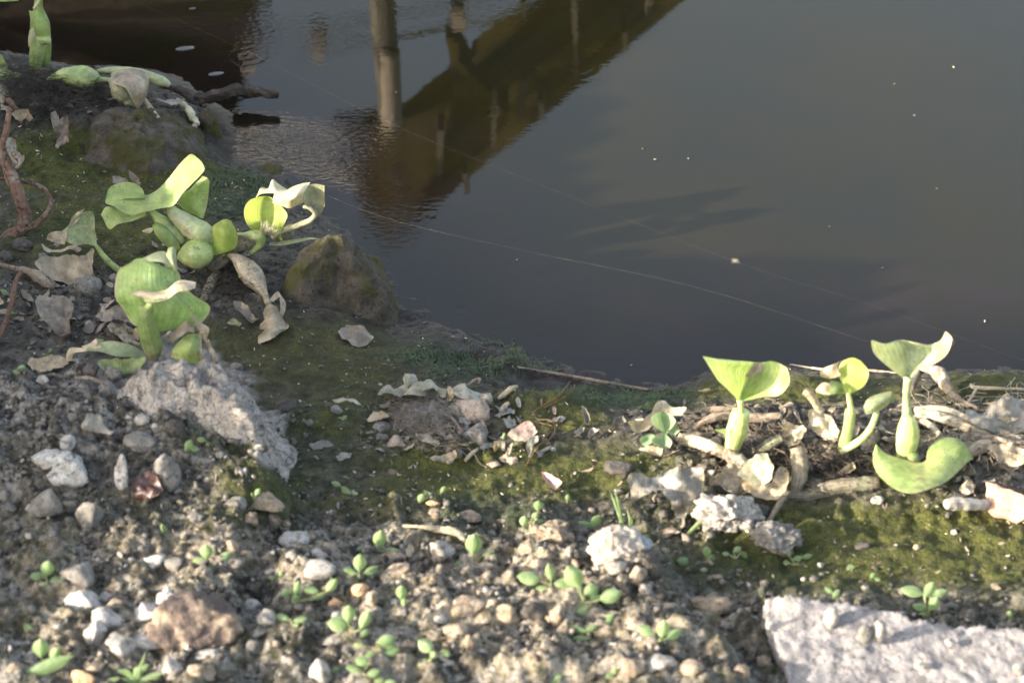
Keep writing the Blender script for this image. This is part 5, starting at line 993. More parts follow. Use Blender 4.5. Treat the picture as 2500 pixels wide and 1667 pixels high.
# --- front plant of the left group
c = Ctx(2, 1020, 1420, .004)
B = thing('water_hyacinth', 'water hyacinth with one big round leaf, standing behind the pale clay mound', 'water hyacinth', c.base, HY)
leafpart('leaf', c, [[[(900, 785, 3.4), (960, 778, 3.2), (1025, 790, 3.4)], [(812, 855, 3), (1000, 845, 2.2), (1188, 860, 3)], [(778, 950, 2.4), (1000, 950, 1.2), (1225, 940, 2.6)], [(780, 1035, 1.8), (1030, 1030, .8), (1300, 1005, 2.2)], [(820, 1120, 1.6), (1080, 1105, .6), (1414, 1110, 1.8)], [(885, 1205, 1.4), (1080, 1195, .5), (1362, 1212, 1.4)], [(960, 1235, 1.2), (1075, 1272, .8), (1255, 1230, 1.2)]]], 'leafg', B, 'biggest round leaf, ribbed', 28, 22, .0012, 28, 23, .003)
leafpart('leaf_fold', c, [[[(962, 772, 3.4), (960, 778, 3.2), (1000, 800, 3)], [(1080, 730, 4), (1100, 770, 3.4), (1110, 812, 2.8)], [(1150, 745, 4), (1160, 790, 3.4), (1180, 845, 2.8)], [(1195, 790, 3.6), (1205, 830, 3.2), (1210, 890, 2.8)]], [[(1130, 705, 4), (1155, 700, 4), (1180, 715, 4)], [(1125, 760, 3.6), (1160, 760, 3.4), (1195, 780, 3.6)], [(1150, 820, 3), (1180, 830, 2.8), (1200, 850, 3)]]], 'leafdull', B, 'dusty fold at the top of the big round leaf', 14, 10, .002, 50, 25)
leafpart('leaf', c, [[[(880, 1014, -.6), (882, 1018, -.8), (886, 1022, -1)], [(950, 985, .2), (955, 1010, -.8), (962, 1042, -1.4)], [(1050, 998, .2), (1045, 1030, -1), (1030, 1078, -1.6)], [(1130, 988, .2), (1130, 1020, -1), (1120, 1055, -1.4)], [(1195, 930, .6), (1200, 970, -.8), (1195, 1010, -1.2)], [(1260, 925, .6), (1265, 960, -.6), (1260, 1000, -1)], [(1325, 928, .4), (1320, 950, 0), (1310, 982, -.6)]]], 'tanleaf', B, 'yellow-brown withering folded leaf in front of the big round one', 22, 12, .0022, 55, 27)
leafpart('leaf_edge', c, [[[(905, 1025, -1), (950, 1040, -1.4), (960, 1045, -1.5)], [(1000, 1050, -1.6), (1005, 1070, -1.6), (1000, 1085, -1.5)], [(1090, 1040, -1.5), (1085, 1050, -1.6), (1060, 1070, -1.5)]]], 'leafdull', B, 'green underside of the withering leaf', 8, 6)
stalk('stalk', c, [(1030, 1065, 20, -1.2), (1005, 1100, 26, -1), (985, 1140, 30, -.8)], 'bulb', B, None, 12)
stalk('stalk', c, [(985, 1100, 44, -.8), (985, 1190, 60, -.8), (1008, 1290, 70, -.6), (1030, 1370, 66, -.4), (1045, 1430, 44, -.2)], 'leafworn', B, 'upright worn stalk with brown scars', 18, .06, 12, True)
leafpart('leaf', c, [[[(1152, 1440, -.6), (1250, 1475, -1.2), (1370, 1492, -.8)], [(1165, 1390, -.4), (1265, 1410, -1.6), (1365, 1440, -.6)], [(1200, 1340, 0), (1290, 1345, -1.2), (1362, 1370, -.4)], [(1262, 1290, .4), (1312, 1285, 0), (1358, 1290, .2)]]], 'leaf', B, 'small striped leaf just above the clay mound', 14, 12, .0008, 40, 29)
stalk('stalk', c, [(1352, 1285, 10, .2), (1345, 1380, 18, -.6), (1362, 1440, 16, -.8), (1375, 1500, 14, -.8)], 'dryleaf', B, None, 8, .3, 3)
leafpart('leaf', c, [[[(1270, 1148, 1), (1285, 1150, .8), (1295, 1160, .8)], [(1320, 1225, .6), (1340, 1240, .2), (1365, 1220, .6)], [(1360, 1300, .2), (1390, 1295, 0), (1418, 1260, .2)], [(1395, 1340, 0), (1402, 1335, 0), (1412, 1320, .1)]], [[(1140, 1340, 0), (1155, 1330, 0), (1165, 1345, 0)], [(1180, 1260, .4), (1210, 1285, 0), (1230, 1300, -.2)], [(1250, 1215, .6), (1265, 1250, .2), (1275, 1280, 0)], [(1320, 1250, .4), (1320, 1265, .2), (1320, 1280, .1)]]], 'dryleaf', B, 'dried leaf rags at the right of the plant', 14, 10, .003, 55, 31)
stalk('stalk', c, [(1400, 1330, 14, 0), (1415, 1380, 16, -.2), (1445, 1430, 18, -.9), (1465, 1480, 12, -2.0)], 'dryleaf', B, None, 8, .3, 13)
leafpart('leaf', c, [[[(985, 1440, -.2), (980, 1448, -.4), (975, 1455, -.5)], [(900, 1370, .2), (890, 1405, -.4), (880, 1438, -1)], [(790, 1340, .4), (780, 1390, -.4), (770, 1425, -1.2)], [(690, 1345, .4), (680, 1385, -.2), (660, 1405, -1)], [(600, 1370, .2), (590, 1382, 0), (585, 1398, -.4)]]], 'leafdull', B, 'dusty green leaf lying towards the left', 18, 10, .002, 45, 33)
leafpart('leaf', c, [[[(640, 1375, .4), (655, 1340, .8), (660, 1318, 1)], [(680, 1372, .4), (690, 1345, .8), (700, 1325, 1)]], ], 'leafg', B, 'small dark green scrap', 8, 8)
leafpart('leaf', c, [[[(690, 1360, .2), (690, 1375, 0), (690, 1390, -.2)], [(580, 1372, .2), (575, 1385, 0), (570, 1400, -.2)], [(480, 1375, .2), (478, 1400, 0), (500, 1415, -.2)], [(445, 1430, 0), (462, 1440, -.2), (488, 1440, -.2)], [(440, 1470, -.2), (455, 1478, -.2), (480, 1470, -.2)]], [[(550, 1365, .2), (560, 1372, .1), (570, 1378, 0)], [(600, 1345, .4), (612, 1355, .3), (620, 1368, 0)], [(648, 1312, .6), (652, 1325, .4), (655, 1345, .2)]]], 'tanleaf', B, 'dry curled end of the lying leaf', 16, 8, .002, 55, 35)
# --- fan leaf
c = Ctx(2, 820, 870, .003)
Fp = thing('water_hyacinth', 'lone fan-shaped half-dry hyacinth leaf on a slanting stalk at the left', 'water hyacinth', c.base, HY)
leafpart('leaf', c, [[[(640, 688, 0), (645, 684, 0), (648, 678, 0)], [(540, 688, -.4), (580, 620, .4), (638, 600, .4)], [(440, 668, -.6), (510, 560, .6), (636, 520, .8)], [(370, 660, -.6), (470, 545, .6), (600, 455, .8)], [(320, 655, -.4), (455, 580, .2), (520, 470, .6), ][0:3]]], 'leafdull', Fp, None, 18, 16, .0022, 50, 37, .003)
leafpart('leaf_margin', c, [[[(318, 655, -.5), (325, 630, -.4), (335, 610, -.3)], [(370, 668, -.6), (375, 630, -.4), (380, 590, -.2)], [(440, 680, -.7), (450, 640, -.5), (450, 600, -.3)]], [[(450, 570, .2), (462, 540, .3), (478, 505, .5)], [(490, 560, .3), (500, 520, .5), (520, 465, .8)], [(540, 500, .5), (550, 470, .8), (565, 448, 1)]]], 'dryleaf', Fp, 'brown dry margin', 10, 8, .003, 60, 39)
stalk('stalk', c, [(644, 682, 10, 0), (680, 735, 17, 0), (730, 795, 20, 0), (790, 850, 22, 0), (830, 880, 22, 0)], 'bulb', Fp, None, 12, .1, 14)
# --- plant at the upper left corner
c = Ctx(1, 270, 480, .004)
Tp = thing('water_hyacinth', 'water hyacinth stalk with torn sheaths at the upper left corner', 'water hyacinth', c.base, HY)
stalk('stalk', c, [(238, 490, 34, 0), (242, 420, 46, 0), (255, 330, 54, 0), (275, 270, 52, 0), (315, 275, 34, -.4), (330, 300, 12, -.4)], 'bulb', Tp, 'folded green sheath at the foot of the stalk', 18, .05, 15)
stalk('stalk', c, [(300, 440, 40, 1), (300, 330, 48, 1), (275, 230, 66, .8), (268, 150, 64, .6), (260, 60, 34, .6), (262, -10, 26, .6), (268, -60, 22, .6)], 'leaf', Tp, 'upper sheath of the stalk', 18, .06, 16)
leafpart('sheath_edge', c, [[[(195, 72, .2), (225, 78, -.2), (262, 80, -.4)], [(205, 130, 0), (240, 140, -.8), (300, 130, -.6)], [(222, 190, 0), (260, 200, -1), (335, 190, -.6)], [(235, 240, 0), (270, 245, -.8), (345, 250, -.4)]]], 'leaf', Tp, None, 12, 10)
leafpart('sheath_edge', c, [[[(200, 210, -.8), (215, 190, -.8), (228, 185, -.6)], [(190, 270, -.8), (210, 250, -1), (235, 240, -.8)], [(198, 330, -.8), (212, 290, -1), (228, 260, -.8)]]], 'cream', Tp, 'white dry strip', 10, 8, .002, 60)
leafpart('leaf', c, [[[(-40, -8, 0), (-40, 2, 0), (-40, 14, 0)], [(60, -12, 0), (60, 0, 0), (60, 12, 0)], [(125, -2, 0), (125, 2, 0), (125, 6, 0)]]], 'leaf', Tp, None, 8, 6)
stalk('stalk', c, [(230, 60, 10, -.4), (255, 25, 12, -.4), (275, -15, 9, -.3)], 'cream', Tp, 'white dry strip', 8)
stalk('stalk', c, [(-60, 520, 50, -1), (20, 515, 52, -1), (80, 520, 40, -1), (140, 515, 18, -.8)], 'bulb', Tp, 'swollen stalk cut by the left edge', 16, .06, 17)
leafpart('leaf', c, [[[(-30, 370, 1), (0, 365, 1), (10, 372, 1)], [(-30, 420, .5), (10, 410, .6), (40, 420, .6)], [(-30, 470, 0), (20, 460, .2), (55, 470, .2)]]], 'leaf', Tp, None, 10, 8)
stalk('stalk', c, [(-20, 590, 34, -3.6), (20, 620, 38, -4.6), (50, 680, 34, -6.4), (60, 750, 22, -8.4)], 'rhizome', Tp, 'withered stalk bending down', 12, .2, 18)
stalk('stalk', c, [(-20, 640, 20, -5.6), (20, 680, 22, -6.9), (25, 740, 18, -8.5)], 'tanleaf', Tp, None, 10, .3, 19)
# --- fallen swollen stalks on the muddy rock
c = Ctx('G', 720, 470, .004)
Q = thing('water_hyacinth', 'fallen green swollen stalks lying on the root mat at the upper left', 'water hyacinth', c.base, HY)
stalk('stalk', c, [(450, 385, 24, 0), (520, 350, 36, 0), (600, 330, 64, 0), (720, 345, 106, 0), (830, 355, 112, 0), (910, 365, 74, 0), (960, 375, 34, 0), (1040, 372, 20, 0)], 'bulb', Q, 'fat green swollen stalk', 22, .05, 20)
stalk('stalk', c, [(930, 290, 20, 2), (1050, 285, 36, 2), (1200, 290, 42, 2), (1350, 320, 50, 1.8), (1480, 365, 52, 1.6), (1570, 395, 44, 1.5), (1625, 430, 22, 1.4)], 'bulbdusty', Q, 'longer stalk lying behind', 16, .08, 21)
c2 = Ctx('G', 1250, 680, .004)
W = thing('dead_leaf', 'withered pale bulb and crumpled leaf draped over the muddy rock', 'dead leaf', c2.base)
stalk('bulb', c2, [(1040, 370, 18, .6), (1090, 400, 60, .4), (1150, 470, 96, .2), (1210, 530, 86, 0), (1270, 600, 64, -.2), (1310, 670, 34, -.4)], 'creamdark', W, None, 18, .22, 22)
leafpart('leaf', c2, [[[(1060, 330, .6), (1050, 370, 0), (1045, 400, -.4)], [(1180, 270, 1.6), (1160, 330, .4), (1120, 420, -.8)], [(1280, 240, 2.0), (1270, 330, .2), (1190, 460, -1.4)], [(1370, 280, 1.8), (1350, 390, -.2), (1240, 560, -1.6)], [(1425, 370, 1.2), (1390, 480, -.4), (1280, 620, -1.6)], [(1410, 480, .8), (1370, 560, -.4), (1300, 660, -1.4)], [(1350, 600, .2), (1330, 640, -.4), (1290, 690, -1)]]], 'dryleaf', W, None, 20, 16, .005, 45, 41)
leafpart('leaf_strip', c2, [[[(1350, 540, 0), (1375, 550, -.2), (1400, 545, 0)], [(1410, 640, -.8), (1435, 640, -1), (1460, 630, -.8)], [(1480, 740, -2.0), (1500, 735, -2.2), (1525, 720, -2.0)], [(1540, 825, -3.4), (1570, 810, -3.4), (1600, 790, -3.2)]]], 'dryleaf', W, None, 12, 6, .001, 60, 43)
leafpart('leaf_strip', c2, [[[(1290, 640, -1), (1310, 650, -1.2), (1330, 655, -1)], [(1240, 700, -1.2), (1260, 705, -1.4), (1280, 710, -1.2)], [(1205, 735, -1.3), (1215, 742, -1.4), (1230, 745, -1.3)]]], 'dryleaf', W, None, 8, 6, .001, 60, 45)
# --- folded-leaf plant on the right
c = Ctx(7, 690, 770, .004)
R1 = thing('water_hyacinth', 'right hyacinth with a wide folded leaf, half dark and half sunlit', 'water hyacinth', c.base, HY)
leafpart('leaf', c, [[[(702, 458, -.2), (710, 465, -.1), (719, 470, 0), (732, 470, -.1), (746, 466, -.2)], [(650, 405, -1.4), (695, 412, .2), (742, 414, 1.2), (800, 436, 0), (850, 450, -.8)], [(592, 345, -2.2), (680, 350, .2), (775, 348, 2.0), (860, 395, .2), (940, 440, -1.4)], [(550, 272, -2.6), (670, 288, .5), (805, 296, 2.6), (905, 325, .4), (997, 370, -1.6)], [(530, 232, -2.6), (700, 250, .8), (825, 268, 2.8), (920, 270, .6), (1003, 310, -1.4)], [(513, 204, -2.4), (660, 232, .8), (842, 246, 3), (905, 236, 1.0), (996, 272, -1)]]], 'leaf', R1, None, 24, 26, .002, 40, 47)
leafpart('leaf_scar', c, [[[(745, 330, 1.4), (770, 335, 1.6), (795, 338, 1.8)], [(780, 285, 2.0), (815, 290, 2.3), (850, 290, 2.2)], [(800, 250, 2.3), (830, 250, 2.6), (860, 255, 2.4)]]], 'dryleaf', R1, 'brown dry patch along the fold', 8, 8, .001, 60)
stalk('stalk', c, [(722, 462, 20, 0), (726, 500, 17, 0), (722, 545, 18, 0)], 'stalkpale', R1, None, 12)
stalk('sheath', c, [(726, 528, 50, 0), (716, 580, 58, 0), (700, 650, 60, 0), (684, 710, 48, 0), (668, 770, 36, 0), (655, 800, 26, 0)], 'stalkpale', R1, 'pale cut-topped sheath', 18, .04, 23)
leafpart('leaf', c, [[[(575, 632, -1), (580, 636, -1), (590, 642, -1)], [(615, 628, -1), (622, 640, -1), (628, 660, -1)], [(640, 625, -1), (640, 660, -1), (630, 690, -1)]]], 'leafg', R1, 'small green shoot', 8, 6)
stalk('root_stub', c, [(640, 760, 40, -.4), (690, 800, 46, -1.2), (740, 830, 40, -2.2), (770, 850, 24, -2.8)], 'twig', R1, None, 10, .5, 24)
stalk('rhizome', c, [(780, 790, 20, .4), (850, 740, 30, .5), (910, 705, 34, .6), (965, 680, 26, .7)], 'rhizome', R1, None, 10, .25, 25)
# --- round-leaf plant
c = Ctx(7, 1290, 760, .004)
R2 = thing('water_hyacinth', 'right hyacinth with a small round leaf partly dried, and a bent side shoot', 'water hyacinth', c.base, HY)
leafpart('leaf', c, [[[(1330, 420, .2), (1345, 424, 0), (1362, 420, 0)], [(1310, 370, 1), (1370, 390, 0), (1430, 385, -.4)], [(1285, 310, 1.6), (1375, 330, .2), (1460, 330, -.6)], [(1300, 250, 2), (1378, 270, .6), (1455, 285, -.2)], [(1345, 224, 2), (1378, 222, 1.4), (1415, 238, .8)]]], 'leafy', R2, 'small round yellow-green leaf', 18, 16, .0008, 40, 49)
leafpart('leaf_lobe', c, [[[(1340, 415, -.2), (1330, 420, -.4), (1320, 425, -.5)], [(1310, 365, .4), (1290, 390, -.8), (1280, 425, -1)], [(1240, 350, .4), (1235, 390, -.8), (1235, 432, -1.2)]]], 'leafg', R2, 'shaded folded lobe', 10, 8)
leafpart('leaf_lobe', c, [[[(1240, 372, -.2), (1238, 400, -.6), (1236, 440, -1)], [(1195, 370, 0), (1190, 400, -.6), (1195, 430, -.8)], [(1152, 400, 0), (1152, 405, -.1), (1155, 415, -.2)]], [[(1240, 350, .6), (1270, 340, .4), (1300, 320, .4)], [(1195, 325, .8), (1240, 310, .4), (1280, 290, .6)], [(1200, 290, 1), (1245, 275, .6), (1290, 250, 1)], [(1230, 280, 1.2), (1270, 260, 1), (1320, 232, 1.4)]]], 'tanleaf', R2, 'dry pinkish-tan lobe', 12, 10, .002, 55, 51)
stalk('stalk', c, [(1340, 418, 13, 0), (1350, 460, 15, 0), (1360, 525, 20, 0)], 'stalkpale', R2, None, 12)
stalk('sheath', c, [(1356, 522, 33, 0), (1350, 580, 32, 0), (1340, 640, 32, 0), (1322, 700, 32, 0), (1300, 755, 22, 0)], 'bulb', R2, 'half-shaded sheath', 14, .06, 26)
stalk('stalk', c, [(1300, 755, 20, -.4), (1370, 720, 22, -.6), (1430, 675, 20, -.6), (1475, 615, 19, -.6), (1508, 530, 16, -.5)], 'stalkpale', R2, 'bent side shoot', 12, .05, 27)
leafpart('leaf', c, [[[(1425, 500, -.6), (1432, 525, -1), (1440, 546, -1)], [(1455, 450, 0), (1480, 490, -1.2), (1500, 530, -1)], [(1530, 425, .4), (1545, 460, -.8), (1555, 500, -.8)], [(1575, 412, .4), (1590, 440, -.2), (1590, 470, -.4)]], [[(1550, 420, .4), (1560, 410, .8), (1570, 405, 1)], [(1585, 410, .2), (1600, 425, .4), (1600, 440, .6)], [(1575, 470, -.2), (1595, 475, 0), (1600, 480, .2)]]], 'leafdull', R2, 'small dry rolled leaf of the side shoot', 12, 10, .0015, 55, 53)
stalk('stalk', c, [(1085, 412, 18, 0), (1110, 420, 26, 0), (1140, 455, 24, 0), (1165, 500, 22, 0), (1190, 530, 20, 0)], 'tanleaf', R2, 'withered broken stalk', 12, .3, 28)
# --- tallest right plant
c = Ctx(7, 1665, 820, .004)
R3 = thing('water_hyacinth', 'tallest right hyacinth, swollen stalk with a crescent leaf at its foot', 'water hyacinth', c.base, HY)
leafpart('leaf', c, [[[(1642, 322, 0), (1660, 340, .1), (1690, 345, .1), (1705, 335, .1), (1722, 310, 0)], [(1585, 280, -.6), (1640, 290, .4), (1690, 285, .8), (1730, 280, .4), (1765, 275, -.2)], [(1505, 205, -1.6), (1590, 220, .2), (1690, 215, 1.2), (1780, 230, .4), (1850, 248, -1)], [(1484, 155, -2), (1570, 175, 0), (1680, 165, 1.5), (1800, 185, .6), (1912, 195, -1.4)], [(1480, 122, -2), (1560, 141, 0), (1650, 120, 1.6), (1790, 148, .8), (1938, 112, -1.2)], [(1486, 118, -1.8), (1562, 140, .1), (1650, 117, 1.7), (1840, 142, .6), (1902, 68, -.4)]]], 'leafdull', R3, 'upper grey-green dish-shaped leaf', 24, 26, .001, 30, 55)
leafpart('leaf_tip', c, [[[(1900, 70, -.4), (1905, 70, 0), (1910, 76, .4)], [(1935, 105, -1.1), (1945, 110, 0), (1952, 125, .6)], [(1928, 150, -1.2), (1938, 150, -.4), (1944, 150, .4)]]], 'brownleaf', R3, 'dark dry tip', 8, 6)
stalk('stalk', c, [(1690, 335, 30, 0), (1682, 375, 23, 0), (1676, 430, 21, 0), (1678, 500, 25, 0), (1684, 560, 34, 0)], 'bulbdusty', R3, 'neck of the stalk', 14, .05, 29)
stalk('swollen_stalk', c, [(1684, 550, 33, 0), (1686, 600, 54, 0), (1685, 660, 66, 0), (1678, 720, 62, 0), (1666, 780, 46, 0), (1660, 830, 34, 0)], 'stalkpale', R3, 'pear-shaped swollen stalk', 20, .03, 30)
leafpart('leaf', c, [[[(1501, 713, -.4), (1500, 716, -.4), (1497, 722, -.4)], [(1528, 742, -.6), (1505, 770, -1.2), (1482, 800, -1.2)], [(1565, 768, -1.0), (1540, 830, -2.4), (1515, 888, -3.2)], [(1650, 797, -1.4), (1630, 880, -3.6), (1605, 968, -5.6)], [(1730, 820, -1.8), (1735, 905, -4.2), (1712, 1002, -6.8)], [(1785, 812, -1.6), (1815, 890, -3.8), (1845, 958, -5.5)], [(1800, 750, -.5), (1870, 820, -2.4), (1925, 915, -4.0)], [(1850, 690, .2), (1930, 760, -1.2), (1985, 860, -2.4)], [(1925, 674, .4), (1985, 725, -.7), (2030, 815, -1.2)], [(1985, 684, .4), (2020, 725, -.3), (2052, 802, -.8)], [(2030, 730, .2), (2042, 760, -.1), (2062, 800, -.4)]]], 'leaf', R3, 'crescent-shaped bright green leaf', 30, 18, .0008, 30, 57)
stalk('shoot', c, [(1690, 800, 26, -1), (1720, 790, 30, -1), (1735, 815, 24, -1)], 'leafg', R3, 'small rolled green shoot', 12, .1, 31)
rh = Ctx(7, 1250, 960, .004)
rz = thing('hyacinth_rhizome', 'thick dull rhizome lying between the right plants and the large grey stone', 'rhizome', rh.base)
stalk('rhizome', rh, [(995, 1012, 40, -.4), (1080, 1015, 42, -.3), (1170, 985, 44, 0), (1280, 962, 46, .2), (1400, 950, 48, .4), (1520, 940, 40, .5)], 'rhizome', rz, None, 14, .25, 32)
stalk('branch', rh, [(1050, 735, 42, 2), (1060, 800, 48, 1.4), (1065, 870, 48, .8), (1045, 950, 44, .2), (1000, 1010, 34, -.2)], 'rhizome', rz, None, 14, .2, 33)
# water lettuce
c = Ctx(7, 290, 735, .003)
pz = thing('water_lettuce', 'small blue-green water lettuce rosette beside the curled tan leaf', 'water lettuce', c.base)
for rows in ([[(290, 655, 0), (300, 655, 0), (305, 650, 0)], [(230, 610, -.4), (295, 610, .6), (345, 600, -.4)], [(208, 565, -.4), (280, 560, .8), (350, 575, -.4)], [(240, 535, .2), (280, 528, .8), (325, 545, .2)]],
             [[(300, 640, -.2), (305, 645, -.2), (312, 655, -.2)], [(315, 610, .2), (335, 630, .4), (345, 665, -.2)], [(350, 590, .4), (365, 610, .6), (375, 640, 0)]],
             [[(300, 660, -.4), (298, 655, -.4), (280, 655, -.4)], [(330, 700, -.8), (275, 690, -.2), (215, 685, -.8)], [(320, 735, -1), (275, 738, -.6), (225, 720, -1)]],
             [[(235, 670, -.4), (225, 668, -.4), (205, 660, -.4)], [(215, 705, -.8), (185, 690, -.4), (160, 668, -.6)], [(180, 728, -1), (155, 715, -.6), (143, 690, -.8)]],
             [[(235, 665, 0), (228, 668, 0), (225, 672, 0)], [(205, 655, .2), (200, 668, .4), (200, 680, .2)], [(180, 660, .2), (178, 668, .3), (178, 676, .2)]]):
    leafpart('leaf', c, [rows], 'pistia', pz, None, 12, 12)
# ------------------------------------------------------------------ seedlings
def seedling(z, base, leaves, label, group='seedlings sprouting on the bank', name='seedling', cat='seedling', blade=False, mat='seed'):
    c = Ctx(z, base[0], base[1], .001); o = thing(name, label, cat, c.base, group)
    r = random.Random(int(base[0]*7+base[1]*3))
    u, v = S(z, base[0], base[1]); TAKEN.append((u, v, 20, 20, label))
    for (x, y, L, W_, ang) in leaves:
        L *= 1.15; W_ *= 1.2
        a = math.radians(ang); dx, dy_ = math.cos(a), -math.sin(a)
        if (x-base[0])*dx+(y-base[1])*dy_ < 0 and abs(ang) < 70: dx, dy_ = -dx, -dy_
        nx_, ny_ = -dy_, dx
        up = max(0.0, base[1]-y)/max(L, 1)
        t_ = r.uniform(-.3, .3)
        rows = []
        flatn = 1.0 if abs(math.sin(a)) < .75 else .35
        for k, wv in ((0, .06), (.22, .72), (.5, 1.0), (.78, .74), (1, .05)) if not blade else ((0, .5), (.35, 1), (.7, .7), (1, .05)):
            cx = x+dx*L*(k-.5); cy = y+dy_*L*(k-.5); h = W_*.5*wv
            d0 = c.sc and 0.0
            row = []
            for s_ in (-1, 0, 1):
                px_, py_ = cx+nx_*h*s_, cy+ny_*h*s_
                depth = ((base[1]-py_)/c.sc*pxm(c.base)*100)*(.9 if flatn > .5 else .15)+(-.10 if s_ == 0 else .05)*W_/40+t_
                row.append((px_, py_, depth))
            rows.append(row)
        mb = MB(); loft(mb, c, rows, 9, 5); part('leaf', mb, M[mat], o)
        ex, ey = x-dx*L*.5, y-dy_*L*.5
        if math.hypot(ex-base[0], ey-base[1]) > 12:
            mb = MB(); d1 = rows[0][1][2]; tube(mb, c, [(base[0], base[1], 5, 0), ((ex+base[0])/2, (ey+base[1])/2+4, 4.5, d1*.5), (ex, ey, 4, d1)], 6); part('stem', mb, M['seedstem'], o)
    return o
